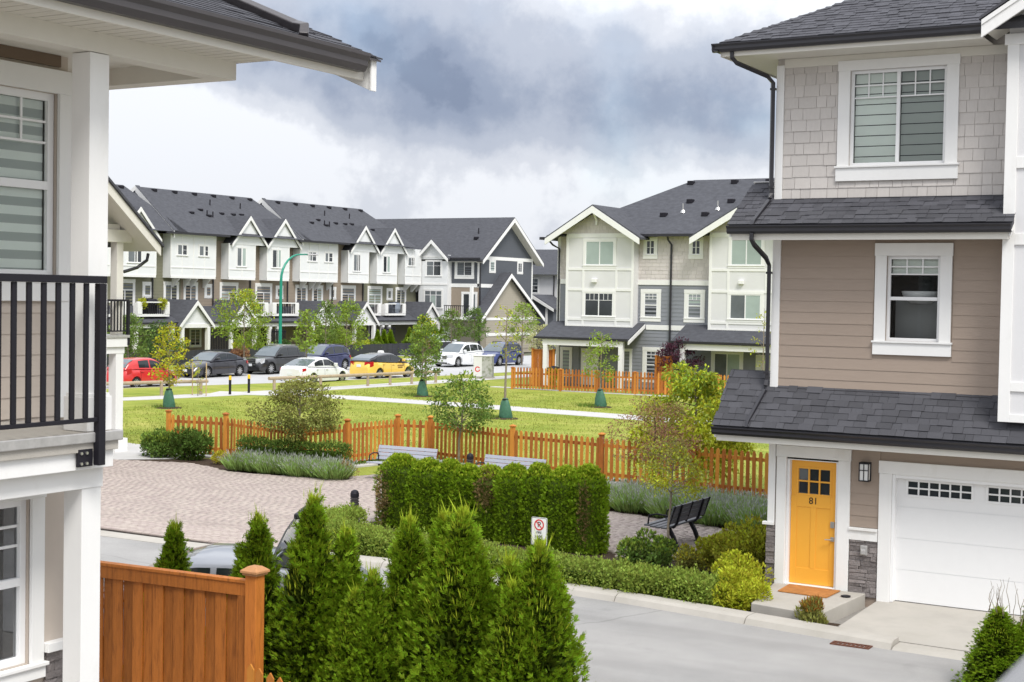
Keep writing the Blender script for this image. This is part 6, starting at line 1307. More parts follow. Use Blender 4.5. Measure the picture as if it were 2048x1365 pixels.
def clipped(name, label, cat, path, wd, h, n, leaf, seed, ln=(.05, .03), ww=(.02, .012), mt='boxleaf', inner='thuja_shade', group=None, z0=.03, upb=.6, rough=.05, tipmt=None, rnd_top=.12, dry=None, bulge=.05, rend=0.0):
    """hedge following a polyline; path points (x, y)"""
    g = np.random.default_rng(seed); P = [np.array(p, float) for p in path]; seg = [np.linalg.norm(b-a) for a, b in zip(P, P[1:])]; L = sum(seg)
    s = g.random(n)*L; Pt = np.zeros((n, 3)); Nn = np.zeros((n, 3)); cum = np.concatenate([[0], np.cumsum(seg)]); k = np.clip(np.searchsorted(cum, s)-1, 0, len(seg)-1)
    a = np.array(P[:-1])[k]; b = np.array(P[1:])[k]; d = (b-a)/np.array(seg)[k][:, None]; nrm = np.stack([-d[:, 1], d[:, 0]], 1); c = a+d*(s-cum[k])[:, None]
    peri = 2*h+wd; q_ = g.random(n)*peri; side = np.where(q_ < h, -1, np.where(q_ < h+wd, 0, 1)); zz = np.where(side == -1, q_, np.where(side == 1, q_-h-wd, h)); off = np.where(side == -1, -wd/2, np.where(side == 1, wd/2, q_-h-wd/2))
    endk = g.random(n) < wd*h/(L*peri)*2.2; e1 = g.random(n) < .5
    c = np.where(endk[:, None], np.where(e1[:, None], P[0], P[-1]), c); off = np.where(endk, (g.random(n)-.5)*wd, off); zz = np.where(endk, g.random(n)*h, zz)
    wob = bulge*(np.sin(s*9+seed)+np.sin(s*4.3+1)*.8+np.sin(zz*8+s*5))*.5
    es_ = np.clip(np.abs(s/L-.5)*2, 0, 1); endr = rend*np.where(zz > h*.72, es_**3, 0); off = off*(1-min(1, rend*2)*.30*es_**5)
    off = off*(1+wob/wd*1.2); zt = zz*(1+np.where(side == 0, wob*.6/h, 0)); ed = np.clip(np.abs(off)/(wd/2), 0, 1); zt = zt-np.where(side == 0, rnd_top*ed**4*.6, 0)-endr*np.where(endk, 0, 1)
    sh = np.where(side != 0, np.clip((zz/h-.8)/.2, 0, 1)**2*rnd_top*.5, 0); off = off-np.sign(off)*sh
    Pt[:, :2] = c+nrm*off[:, None]; Pt[:, 2] = z0+np.maximum(zt, .0); Nn[:, :2] = nrm*np.where(side == 0, 0, side)[:, None]; Nn[:, 2] = np.where(side == 0, 1, .1)
    de = np.where(endk & e1, -1, np.where(endk, 1, 0)); Nn[:, :2] += d*de[:, None]*1.5; Nn = unit(Nn)
    Pt += Nn*g.normal(size=(n, 1))*rough-Nn*.02
    D = Nn*.8+g.normal(size=(n, 3))*.55+UPV*upb; V, F = leaves(Pt, D, Nn+g.normal(size=(n, 3))*.7, ln[0]+ln[1]*g.random(n), ww[0]+ww[1]*g.random(n), .12)
    cen = (float(np.mean([p[0] for p in P])), float(np.mean([p[1] for p in P])), 0); T = thing(name, label, cat, cen, group=group)
    if dry:
        cx_, cz_, rx, rz_ = dry; dd = ((Pt[:, 0]-cx_)/rx)**2+((Pt[:, 2]-cz_)/rz_)**2+g.normal(size=n)*.35; sel = dd < 1
        if sel.any(): Vd = V.reshape(-1, 4, 3)[sel].reshape(-1, 3); bulk('dry_foliage', Vd, np.arange(len(Vd)).reshape(-1, 4), m['thuja_dry'], parent=T); V = V.reshape(-1, 4, 3)[~sel].reshape(-1, 3); F = np.arange(len(V)).reshape(-1, 4)
    bulk('foliage', V, F, m[mt], parent=T)
    if tipmt:
        sel = np.where(side == 0)[0]; sel = sel[g.random(len(sel)) < .7]; k2 = len(sel); V2, F2 = leaves(Pt[sel]+UPV*.01, g.normal(size=(k2, 3))*.45+UPV*1.0, g.normal(size=(k2, 3)), ln[0]+ln[1]*g.random(k2)*1.2, ww[0]*.8+ww[1]*g.random(k2)*.8, .1); bulk('new_growth', V2, F2, m[tipmt], parent=T)
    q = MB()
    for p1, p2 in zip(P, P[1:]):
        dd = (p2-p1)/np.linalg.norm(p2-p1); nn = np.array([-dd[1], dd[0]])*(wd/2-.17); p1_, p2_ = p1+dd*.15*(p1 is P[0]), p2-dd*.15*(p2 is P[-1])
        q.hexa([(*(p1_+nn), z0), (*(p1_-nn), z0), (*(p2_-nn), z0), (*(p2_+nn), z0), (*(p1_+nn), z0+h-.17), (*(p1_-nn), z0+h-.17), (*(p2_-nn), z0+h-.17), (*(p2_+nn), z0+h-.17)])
    build('shaded_core', q, m[inner], T); return T  # solid core, darkened by colour to give the shade inside the hedge
hx = np.linspace(-17.85, -12.05, 9); hy = np.linspace(25.28, 24.62, 9)
HB = [(0, 1.02, 1.50, 'squared clipped cedar at the left end of the tall hedge'), (1, .86, 1.50, 'clipped cedar second from the left end of the tall hedge'), (2, .62, 1.48, 'narrow clipped cedar third from the left of the tall hedge'), (3, .66, 1.47, 'narrow clipped cedar fourth from the left of the tall hedge'),
      (4, .84, 1.44, 'rounded clipped cedar with a large dry brown patch in the tall hedge'), (5, .74, 1.56, 'clipped cedar with a rounded top behind the parking sign, left of it'), (6, .72, 1.58, 'clipped cedar with a rounded top right behind the parking sign'), (7, .84, 1.62, 'clipped cedar second from the right end of the tall hedge'), (8, .76, 1.64, 'clipped cedar at the right end of the tall hedge, with a dry brown streak')]
XB = [-17.30, -16.52, -15.92, -15.43, -14.85, -14.20, -13.58, -12.92, -12.38]
def column(label, x, y, rx, ry, h, seed, n, dry=None):
    g = np.random.default_rng(seed); T = thing('hedge_cedar', label, 'hedge', (x, y, 0), group='cedars of the tall clipped hedge'); ns = n//7; a = g.random(ns)*2*np.pi; z = g.random(ns)*1.12; cap = z > 1; rr0 = np.where(cap, np.sqrt(g.random(ns)), 1.0); z = np.where(cap, 1.0, z)
    ca, sa = np.cos(a), np.sin(a); sq = (np.abs(ca)**3.2+np.abs(sa)**3.2)**(-1/3.2); zr = .74; top = np.clip((z-zr)/(1-zr), 0, 1); f = (1-top**2.0*.58-.06*z)*(.93+.07*np.clip(z*5, 0, 1)); f = f*(1+.05*np.sin(z*9+a*3+seed)+.05*np.sin(a*5+seed*1.7)); zz = h*z-np.where(cap, .10*h*rr0**3, 0)+np.where(cap, .05*np.sin(a*2+seed), 0)
    zz = np.where(cap, h*(1-.045*rr0**2.5), zz*.975); f = np.where(cap, .47*rr0, f); P = np.stack([x+rx*sq*ca*f, y+ry*sq*sa*f, .03+zz], 1); Nn = np.stack([ca, sa, np.where(cap, 2.5, top*1.2)], 1); Nn = unit(Nn); P += Nn*g.normal(size=(ns, 1))*.025-Nn*.04
    D = Nn*.75+UPV*.75+g.normal(size=(ns, 3))*.38; N = Nn*.5+g.normal(size=(ns, 3))*.7; V, F = sprays(g, P, D, N, .50)
    if dry:
        dd = ((P[:, 0]-dry[0])/dry[2])**2+((P[:, 2]-dry[1])/dry[3])**2+g.normal(size=ns)*.45; s = np.repeat(dd < 1, 7); Va = V.reshape(-1, 4, 3)
        W = Va[s].reshape(-1, 3); bulk('dry_foliage', W, np.arange(len(W)).reshape(-1, 4), m['thuja_dry'], parent=T); V = Va[~s].reshape(-1, 3); F = np.arange(len(V)).reshape(-1, 4)
    bulk('foliage', V, F, m['thuja'], parent=T); s = np.where((top > .55) | cap)[0]; s = s[g.random(len(s)) < .8]; V2, F2 = sprays(g, P[s]+UPV*.015, UPV+g.normal(size=(len(s), 3))*.4, g.normal(size=(len(s), 3)), .46); bulk('new_growth', V2, F2, m['thuja_tip'], parent=T, kind='stuff')
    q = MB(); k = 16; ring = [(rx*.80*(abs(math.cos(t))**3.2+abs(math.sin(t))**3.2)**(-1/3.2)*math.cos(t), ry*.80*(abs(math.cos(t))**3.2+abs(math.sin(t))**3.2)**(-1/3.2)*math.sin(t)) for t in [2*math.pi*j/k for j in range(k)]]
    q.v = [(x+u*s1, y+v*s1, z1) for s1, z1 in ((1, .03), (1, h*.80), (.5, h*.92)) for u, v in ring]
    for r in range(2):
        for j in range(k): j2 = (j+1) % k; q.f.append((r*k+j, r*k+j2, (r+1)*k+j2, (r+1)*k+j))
    q.f.append(tuple(2*k+j for j in range(k))); build('shaded_core', q, m['thuja_shade'], T)  # closed core whose dark colour paints the shade between the sprays
for i, (k, wv, h, lab) in enumerate(HB):
    x = -17.30+(XB[i]+17.30)*.935; y = 25.16-(x+17.45)*.095; dry = {0: (-17.55, .62, .22, .5), 4: (-14.95, 1.0, .22, .36), 8: (-12.62, .8, .12, .5)}.get(i)
    column(lab, x, y, wv*.495, .35+.03*(i % 2), h-.02-.05*(i % 2), 60+i, 30000, dry)
clipped('box_hedge', 'low clipped box hedge along the lane kerb, curving round the tall hedge', 'hedge', [(-17.72, 24.15), (-17.78, 23.4), (-17.3, 22.65), (-16.4, 22.2), (-15, 21.9), (-13, 21.70), (-11.6, 21.62), (-10.45, 21.58)], .56, .43, 26000, 'boxleaf', 5, ln=(.035, .03), ww=(.024, .016), tipmt='boxleaf')
clipped('box_hedge', 'short end section of the low box hedge, right of the curved hedge', 'hedge', [(-10.3, 21.6), (-9.35, 21.54), (-8.72, 21.42)], .60, .42, 9000, 'boxleaf', 6, ln=(.035, .03), ww=(.024, .016), mt='boxleaf', tipmt='boxleaf')
clipped('box_hedge', 'small dark clipped hedge behind the lavender, in front of the fence corner', 'hedge', [(-26.6, 31.0), (-24.9, 31.0), (-23.35, 31.35)], .55, .78, 9000, 'laurel', 8, ln=(.04, .03), ww=(.025, .016), mt='laurel', tipmt='boxleaf')
clipped('cedar_hedge', 'green clipped hedge in front of the far row, right of the lamp post', 'hedge', [(-67.6, 86.6), (-67.6, 90.6)], .8, 1.95, 3500, 'thuja', 9, ln=(.12, .08), ww=(.06, .03), mt='boxleaf')
for k in range(6):
    y = 99.6+k*.95; T = copy_tree(vars_[k % 5], (-67.9, y, 0), random.uniform(0, 6)); T.scale = (1.05, 1.05, .85); tag(T, ('first', 'second', 'third', 'fourth', 'fifth', 'sixth')[k]+' from the left of six bushy arborvitae before the last far balconies', 'shrub', 'arborvitae before the far balconies')
for k in range(3):
    T = copy_tree(vars_[k % 3], (-67.3, 94.3+k*.85, 0), random.uniform(0, 6)); T.scale = (.95, .95, .8); tag(T, ('left', 'middle', 'right')[k]+' one of three arborvitae behind the dark blue car', 'shrub', 'arborvitae behind the blue car')
# ---- loose shrubs and mounds
def mound(name, label, cat, c, r, h, n, mt, ln, ww, seed, up=.5, extra=None, group=None, gap=.0, z0=.02):
    g = np.random.default_rng(seed); nb = max(16, int(n/200)); Bc = ball_g(g, nb)*np.array([r[0]*.72, r[1]*.72, h*.42])+np.array([0, 0, h*.52]); br = (.24+.16*g.random(nb))*min(r[0], r[1], h*1.2)
    idx = g.integers(0, nb, n); dv = unit(g.normal(size=(n, 3))); P = Bc[idx]+dv*br[idx][:, None]*(.75+.3*g.random((n, 1))); P[:, 2] = np.maximum(P[:, 2], .02)
    D = dv*.7+UPV*up+g.normal(size=(n, 3))*.4; V, F = leaves(P+np.array([c[0], c[1], z0]), D, dv+g.normal(size=(n, 3))*.6, ln[0]+ln[1]*g.random(n), ww[0]+ww[1]*g.random(n), .15)
    T = thing(name, label, cat, (c[0], c[1], 0), group=group); bulk('foliage', V, F, m[mt], parent=T)
    if extra:
        sel = P[:, 2] > np.quantile(P[:, 2], .62); sel &= g.random(n) < .5; k = int(sel.sum()); V2, F2 = leaves(P[sel]+np.array([c[0], c[1], z0])+dv[sel]*.02, D[sel]+UPV*.4, g.normal(size=(k, 3)), ln[0]*1.1+ln[1]*g.random(k), ww[0]+ww[1]*g.random(k), .15); bulk('new_leaves', V2, F2, m[extra], parent=T)
    q = MB()
    for k in range(7): a = k*.9; q.tube([(c[0]+.04*math.cos(a), c[1]+.04*math.sin(a), 0), (c[0]+r[0]*.5*math.cos(a), c[1]+r[1]*.5*math.sin(a), h*.6)], [.012, .005], 5)
    build('stems', q, m['bark_d'], T); return T
def ball_g(g, n): return unit(g.normal(size=(n, 3)))*g.random((n, 1))**(1/3)
mound('shrub', 'yellow green azalea-like shrub beside the stone corner of the house', 'shrub', (-9.15, 24.05), (.74, .62), .95, 6500, 'golden', (.05, .03), (.026, .014), 101, extra='yleaf', z0=.0)
mound('shrub', 'olive green shrub left of the yellow green one, near the dark bench', 'shrub', (-9.85, 24.35), (.55, .48), .72, 4600, 'golden', (.05, .03), (.026, .014), 102, extra='yleaf')
mound('shrub', 'bright yellow green shrub just left of the concrete doorstep', 'shrub', (-8.48, 21.6), (.62, .50), .50, 5200, 'yleaf', (.045, .03), (.024, .012), 103)
mound('shrub', 'bright yellow green shrub against the stone base, behind the doorstep shrub', 'shrub', (-8.82, 22.5), (.55, .55), .62, 4600, 'yleaf', (.045, .03), (.024, .012), 104)
mound('shrub', 'small russet green shrub in front of the doorstep', 'shrub', (-6.98, 21.0), (.30, .26), .40, 1900, 'olivel', (.05, .03), (.014, .01), 105, up=1.2, extra='orangel')
mound('shrub', 'dark glossy rounded shrub at the foot of the slim foreground tree', 'shrub', (-11.1, 24.0), (.62, .45), .50, 3600, 'magn', (.05, .03), (.03, .015), 106, extra='green2')
mound('shrub', 'golden olive shrub right of the slim foreground tree trunk', 'shrub', (-10.35, 24.0), (.34, .34), .44, 1600, 'olivel', (.045, .03), (.024, .012), 107, extra='ygold')
mound('shrub', 'fresh green shrub at the left end of the long picket fence', 'shrub', (-30.2, 31.55), (.85, .6), .72, 3600, 'magn', (.07, .04), (.045, .02), 108, extra='green2')
mound('shrub', 'dark leathery rhododendron-like shrub at the left end of the long picket fence', 'shrub', (-29.0, 31.5), (.85, .6), .80, 3400, 'laurel', (.09, .05), (.04, .02), 109)
mound('shrub', 'small golden tuft at the foot of the second fence post', 'shrub', (-27.6, 31.2), (.28, .25), .35, 500, 'ygold', (.05, .03), (.025, .012), 110)
mound('shrub', 'lime green rounded bush in front of the gabled porch, left of the lamp', 'shrub', (-67.6, 78.6), (.9, .9), 1.5, 1400, 'yleaf', (.12, .06), (.07, .03), 111)
for k, (y, h, mt) in enumerate(((72, 1.5, 'green'), (75.8, 1.0, 'redleaf'), (80.8, 1.2, 'green2'), (82.8, 1.3, 'dkgreen'), (92.4, 1.1, 'yleaf'), (94, 1.2, 'green2'), (97.6, 1.3, 'redleaf'), (69.5, 1.5, 'dkgreen'))):
    mound('garden_bush', ('dark green', 'russet', 'bright green', 'deep green', 'lime', 'bright green', 'russet', 'deep green')[k]+' garden bush behind the charcoal fence '+('left of the yellow young tree', 'near the yellow young tree', 'behind the charcoal saloon car', 'above the roof of the charcoal saloon car', 'right of the lamp post hedge', 'behind the dark blue car', 'behind the yellow taxi', 'beside the balcony post')[k], 'bush', (-65.2 if k in (1, 6) else -67.5, y), (.9, .9), h, 900, mt, (.13, .07), (.08, .04), 120+k)
mound('flower_bush', 'orange flowering bush by the brown panel left of the grey house', 'bush', (-37.0, 67.6), (.55, .4), 1.15, 700, 'ygold', (.08, .04), (.045, .02), 131, extra='orangel')
mound('flower_bush', 'pot plant with red flowers beside the porch post of the grey house', 'bush', (-33.9, 68.3), (.3, .3), 1.3, 400, 'green', (.08, .04), (.045, .02), 132, extra='redleaf')
for k, (x, y) in enumerate(((-70.75, 72.2), (-70.75, 74.0))): mound('balcony_plant', ('left', 'right')[k]+' yellow green plant on the leftmost balcony of the far row', 'plant', (x, y), (.35, .35), .8, 350, 'yleaf', (.14, .06), (.05, .02), 141+k, z0=3.5)
# ---- lavender
def lavender(label, pts, rad, h, n, seed, tip=.30):
    g = np.random.default_rng(seed); T = thing('lavender_bed', label, 'lavender', (float(np.mean([p[0] for p in pts])), float(np.mean([p[1] for p in pts])), 0)); V_, T_ = [], []
    for (cx_, cy_, rr) in pts:
        k = int(n*rr*rr/sum(p[2]**2 for p in pts)); a = g.random(k)*2*np.pi; rd = np.sqrt(g.random(k))*rr; P = np.stack([cx_+rd*np.cos(a)*.8, cy_+rd*np.sin(a)*.8, .04+.18*g.random(k)*h], 1)
        out = np.stack([np.cos(a), np.sin(a), np.zeros(k)], 1)*(rd/rr)[:, None]; D = out*.75+UPV*1.0+g.normal(size=(k, 3))*.16; l = h*(.62+.42*g.random(k))*(1-.25*(rd/rr)**2); V, F = leaves(P, D, g.normal(size=(k, 3)), l, .018+.014*g.random(k), .1); V_.append(V)
        s = g.random(k) < tip; E_p = P[s]+unit(D[s])*(l[s]*.95)[:, None]; V2, F2 = leaves(E_p, D[s], g.normal(size=(int(s.sum()), 3)), .06+.06*g.random(int(s.sum())), .012+.008*g.random(int(s.sum())), .1); T_.append(V2)
    V = np.concatenate(V_); bulk('foliage', V, np.arange(len(V)).reshape(-1, 4), m['lavender'], parent=T); V = np.concatenate(T_); bulk('flower_spikes', V, np.arange(len(V)).reshape(-1, 4), m['lavtip'], parent=T)
lavender('grey green lavender clump along the front of the small dark hedge', [(-26.1+k*.52, 30.42+(.06 if k % 2 else -.05), .46) for k in range(7)], .5, .52, 9000, 201)
lavender('long lavender bed behind the dark bench, below the picket fence', [(-15.3+k*.55, 30.35-.16*k+(.14 if k % 2 else -.12), .52) for k in range(9)]+[(-14.6+k*.6, 31.1-.14*k, .5) for k in range(7)], .5, .56, 18000, 202, tip=.4)
mound('shrub', 'dry brownish twiggy clump at the right end of the near lavender', 'shrub', (-22.75, 30.55), (.35, .3), .45, 900, 'redleaf', (.05, .03), (.012, .008), 203)
# ---- trees
def tree(name, label, base, hc, crown, n, mt, ln, ww, seed, trunk=.045, nl=9, sparse=.0, mt2=None, f2=.35, bark='bark', droop=.0, bag=None, group=None, cat='tree', off=(0, 0), flat=.7, stakes=False, kb=None):
    """crown = (radius, z bottom, z top)"""
    g = np.random.default_rng(seed); x, y = base; R, zb, zt = crown; T = thing(name, label, cat, (x, y, 0), group=group); top = Vector((x+off[0], y+off[1], zt-.12*(zt-zb)))
    q = MB(); bpts = [Vector((x, y, -.05))]; nseg = 6
    for k in range(1, nseg+1): f = k/nseg; bpts.append(Vector((x+off[0]*f+g.normal()*.02*(1-f), y+off[1]*f+g.normal()*.02, top.z*f)))
    q.tube(bpts, [trunk*(1-.8*k/nseg) for k in range(nseg+1)], 8); build('trunk', q, m[bark], T, smooth=True)
    q = MB(); tips = []
    nl_ = kb or nl*3
    for k in range(nl_):
        f = (k+.5)/nl_; z = zb+(zt-zb)*(.02+.86*f); a = k*2.4+g.normal()*.3; prof = math.sin(math.pi*min(1, .16+.80*f))**.6*(1 if f < .6 else 1-.35*(f-.6)); rr = R*prof*(.70+.45*g.random())
        c0 = Vector((x+off[0]*z/top.z, y+off[1]*z/top.z, max(zb*.75, z-rr*.45))); p2 = Vector((x+off[0]+rr*math.cos(a), y+off[1]+rr*math.sin(a), z+g.normal()*.06*R-droop*rr)); mid = (c0+p2)/2+Vector((0, 0, .10*rr))
        q.tube([c0, mid, p2], [trunk*.28, trunk*.18, trunk*.06], 5, caps=False); tips += [(mid*.35+p2*.65, .55), (p2, .85), (mid, .35)]
    build('limbs', q, m[bark], T)
    tp = np.array([tuple(t[0]) for t in tips]); wt_ = np.array([t[1] for t in tips]); idx = g.choice(len(tips), int(n*1.45), p=wt_/wt_.sum()); cl = R*(.20+.14*g.random(len(tips)))
    n = len(idx); dv = ball_g(g, n); P = tp[idx]+dv*cl[idx][:, None]*np.array([1, 1, flat]); D = dv*.6+g.normal(size=(n, 3))*.5+UPV*(.05-droop); N = UPV*.9+g.normal(size=(n, 3))*.55
    V, F = leaves(P, D, N, (ln[0]+ln[1]*g.random(n))*.80, (ww[0]+ww[1]*g.random(n))*.80, .2)
    if mt2:
        zz = (P[:, 2]-zb)/(zt-zb); s = g.random(n) < np.clip(f2+(zz-.5)*.9, 0, 1); Va = V.reshape(-1, 4, 3)
        for nm, sel, mm in (('crown', ~s, mt), ('young_leaves', s, mt2)):
            W = Va[sel].reshape(-1, 3)
            if len(W): bulk(nm, W, np.arange(len(W)).reshape(-1, 4), m[mm], parent=T)
    else: bulk('crown', V, F, m[mt], parent=T)
    if stakes:
        for s_ in (-1, 1): build('stake', MB().tube([(x+s_*.42, y+.1, 0), (x+s_*.42, y+.1, 1.55)], .028, 6), m['stake'], T)
    if bag:
        B = thing('watering_bag', bag, 'watering bag', (x, y, 0), group='green watering bags round the young park trees')
        q = MB(); k = 14; pr = [(.27, .02), (.285, .12), (.24, .40), (.17, .66), (.11, .80), (.09, .82)]; base_ = len(q.v)
        for (r0, z) in pr:
            for j in range(k): a = 2*math.pi*j/k; rr = r0*(1+.10*math.sin(3*a+z*5)+g.normal()*.03); q.v.append((x+rr*math.cos(a), y+rr*math.sin(a)*.8, z))
        for i in range(len(pr)-1):
            for j in range(k): j2 = (j+1) % k; q.f.append((i*k+j, i*k+j2, (i+1)*k+j2, (i+1)*k+j))
        q.f.append(tuple((len(pr)-1)*k+j for j in range(k))); build('bag', q, m['bag'], B, smooth=True); build('strap', MB().lathe(x, y, [(.12, .74), (.13, .78), (.10, .80)], 12), m['black'], B)
        tag(build('mulch_ring', MB().lathe(x, y, [(.55, -.01), (.5, .03), (.1, .05)], 18), m['soil']), 'bark mulch ring round the '+bag.split(' ', 1)[1], 'mulch')
    return T
tree('dogwood_tree', 'broad olive and russet tree in front of the fence corner, behind the small hedge', (-24.95, 31.4), 0, (1.10, 1.15, 2.66), 4200, 'dogwood', (.08, .05), (.05, .022), 301, mt2='olivel', f2=.35, droop=.12, trunk=.05)
tree('magnolia_tree', 'young glossy green tree with a straight slim trunk before the fence, behind the left bench', (-21.75, 34.4), 0, (.92, 1.22, 2.72), 1900, 'magn', (.09, .06), (.05, .03), 302, mt2='green2', f2=.25, trunk=.042, off=(.14, 0))
tree('young_tree', 'almost bare tall young tree on the lawn, nearest the park path bend', (-29.42, 49.94), 0, (.62, 2.3, 4.75), 170, 'yleaf', (.10, .06), (.06, .03), 303, trunk=.06, bag='green watering bag below the almost bare tall young tree', stakes=False, kb=16)
tree('young_tree', 'young tree with a few green leaves on the lawn, in front of the grey house', (-29.33, 58.07), 0, (.78, 1.25, 3.55), 620, 'green2', (.11, .06), (.07, .03), 304, trunk=.045, bag='green watering bag below the young tree before the grey house', kb=18)
tree('young_tree', 'young yellow green tree on the lawn, in front of the red car', (-42.6, 45.0), 0, (.80, 1.0, 3.70), 800, 'ygold', (.12, .07), (.08, .04), 305, trunk=.045, bag='green watering bag below the yellow green tree by the red car', mt2='yleaf', f2=.4)
tree('young_tree', 'dense young tree on the lawn left of the utility cabinet, with golden lower leaves', (-38.9, 58.2), 0, (.78, .85, 3.80), 1050, 'green', (.13, .07), (.085, .04), 306, trunk=.045, bag='green watering bag below the dense tree left of the utility cabinet', mt2='green2', f2=.3)
tree('maple_sapling', 'reddish brown lacy maple behind the slim foreground tree', (-14.55, 31.7), 0, (1.04, 1.0, 2.66), 3000, 'redleaf', (.06, .04), (.028, .016), 307, mt2='olivel', f2=.12, droop=.1, trunk=.03, bark='bark_d')
tree('maple_sapling', 'slim foreground tree with pale trunk and light green leaves beside the dark bench', (-10.8, 24.15), 0, (.66, 1.50, 2.40), 1900, 'yleaf', (.06, .04), (.026, .016), 308, mt2='olivel', f2=.45, droop=.15, trunk=.030, off=(.10, .0))
tree('cherry_tree', 'bright yellow green tree standing at the fence, left of the brown house', (-14.6, 34.6), 0, (1.30, 1.0, 3.40), 7500, 'yleaf', (.12, .07), (.06, .025), 309, mt2='green2', f2=.25, droop=.35, trunk=.055, off=(-.25, .1))
tree('purple_maple', 'dark purple maple in front of the grey house, between its porches', (-30.6, 69.0), 0, (1.15, .75, 2.95), 3000, 'purple', (.11, .06), (.07, .03), 310, trunk=.05, bark='bark_d', droop=.1)
tree('street_sapling', 'thin sapling with sparse leaves right of the grey house, beside the brown house', (-21.9, 58.4), 0, (.5, 1.8, 4.9), 90, 'yleaf', (.10, .05), (.06, .03), 311, trunk=.04, kb=14)
ST = [(-61.9, 72.1, (1.62, 1.35, 5.25), 'green2', 2100, 'large leafy street tree above the charcoal saloon car'), (-61.9, 62.0, (1.20, .6, 3.7), 'green', 1500, 'blue green street tree next to the balcony post'), (-61.9, 64.5, (1.0, .9, 3.2), 'dkgreen', 800, 'dark street tree right of the blue green one by the balcony post'),
      (-50.4, 63.9, (.70, 1.6, 4.1), 'green2', 560, 'thin street tree in front of the black car, right of the lamp post'), (-61.9, 83.0, (1.38, 1.1, 4.55), 'green2', 1700, 'bright green street tree above the dark blue car'), (-61.9, 80.6, (.95, 1.6, 4.5), 'green', 800, 'deeper green street tree left of the bright green one'),
      (-60.2, 93.9, (.90, 1.5, 4.0), 'green', 900, 'round street tree left in front of the charcoal end house'), (-59.2, 95.6, (1.0, 1.5, 4.1), 'magn', 900, 'round street tree right in front of the charcoal end house'), (-52.3, 91.0, (1.05, 1.7, 4.7), 'green2', 900, 'leafy street tree beside the navy off-road car'), (-49.2, 88.5, (.95, .8, 3.1), 'creaml', 1000, 'cream flowering tree left of the grey house'),
      (-40.8, 61.3, (.72, 1.5, 4.1), 'magn', 900, 'slim young tree behind the dense one, left of the utility cabinet'), (-50.9, 98.5, (.9, 1.6, 5.0), 'green', 600, 'tall tree far off between the end house and the grey house')]
for k, (x, y, cr, mt, n, lab) in enumerate(ST):
    tree('street_tree', lab, (x, y), 0, cr, int(n*1.05), mt, (.16, .08), (.10, .05), 330+k, trunk=.06, group='street trees along the far road', mt2='yleaf' if k in (0, 10) else None, f2=.15)
tree('street_sapling', 'tiny staked sapling on the verge by the first bollard', (-46.5, 51.0), 0, (.26, .2, 2.05), 130, 'yleaf', (.09, .05), (.05, .02), 350, trunk=.02, stakes=True, kb=10)
tree('street_sapling', 'thin stick of a sapling in front of the almost bare balcony post side', (-50.5, 45.6), 0, (.2, 2.2, 3.2), 20, 'ygold', (.09, .05), (.05, .02), 351, trunk=.035, kb=4)
# grass tufts at the feet of posts and trees
g = np.random.default_rng(77); pts = []
for (cx_, cy_, r0, n) in ((-29.9, 49.8, .5, 260), (-29.8, 58.0, .6, 420), (-39.3, 58.0, .6, 300), (-42.9, 44.8, .4, 160)):
    a = g.random(n)*6.28; r = np.sqrt(g.random(n))*r0; pts.append(np.stack([cx_+r*np.cos(a), cy_+r*np.sin(a), np.zeros(n)], 1))
for (x0, y0), (x1, y1) in zip(FP, FP[1:]):
    n = 900; t = g.random((n, 1)); pts.append(np.concatenate([np.array([x0, y0])+t*np.array([x1-x0, y1-y0])+np.array([0, .55])+g.normal(size=(n, 2))*.10, np.zeros((n, 1))], 1))
gx = []                                            # clumpy turf over the near lawn
while len(gx) < 65000:
    n = 20000; x = g.uniform(-44, -8, n); y = g.uniform(33.5, 64, n); keep = (np.sin(x*1.7+np.sin(y*1.1)*2)*np.sin(y*1.9+x*.7) > g.uniform(-1.2, .6, n)) & (np.abs(y-54.6+.055*(x+40)*(x > -41)) > 1.15) & (x > -43.6+.11*(y-66)) & (y > 33.2+np.interp(x, [-31, -28, -25, -23, -20, -14, -8], [-.3, -.2, 1.9, 2.8, 2.0, 1.0, .5])+.4)
    gx += list(np.stack([x[keep], y[keep]], 1))
gx = np.array(gx[:65000]); n = len(gx); V, F = leaves(np.concatenate([gx, np.zeros((n, 1))], 1), g.normal(size=(n, 3))*.55+UPV, g.normal(size=(n, 3)), .04+.06*g.random(n), .012+.016*g.random(n), .05); m['turf'] = leafm('turf_blade', (.27, .305, .06), rnd=.5, hue=.025)
tag(bulk('turf', V, F, m['turf']), 'mown grass blades of the park lawn', 'grass', kind='stuff')
P = np.concatenate(pts); n = len(P); V, F = leaves(P, g.normal(size=(n, 3))*.35+UPV, g.normal(size=(n, 3)), .08+.12*g.random(n), .012+.01*g.random(n), .05); m['tuft'] = leafm('tuft', (.14, .21, .035)); tag(bulk('grass_tufts', V, F, m['tuft']), 'longer grass tufts along the fence and round the young trees', 'grass', kind='stuff')
# ---------------------------------------------------------------- vehicles (local frame: front +x, left +y)
def paint(name, col, metal=.0): return mat(name, col, .28, .5, metal=metal, coat=.8, var=.03, vscale=1.5)
m['tyre'] = mat('tyre', (.018, .018, .018), .8, .2); m['rim'] = mat('alloy_rim', (.50, .50, .51), .3, .5, metal=.8); m['rim_d'] = mat('dark_rim', (.16, .16, .17), .35, .5, metal=.6)
m['cglass'] = mat('car_glass', (.018, .022, .024), .04, .7); m['cglass_l'] = mat('car_glass_sky', (.11, .135, .15), .05, .8)
m['lens'] = mat('headlight_lens', (.55, .56, .57), .08, .6, metal=.3); m['tail'] = mat('tail_lens', (.42, .010, .012), .15, .5); m['chrome'] = mat('chrome', (.6, .6, .6), .15, .5, metal=1.0); m['plastic'] = mat('black_plastic', (.022, .022, .024), .55, .3)
m['plate'] = mat('licence_plate', (.72, .73, .76), .4, .4)
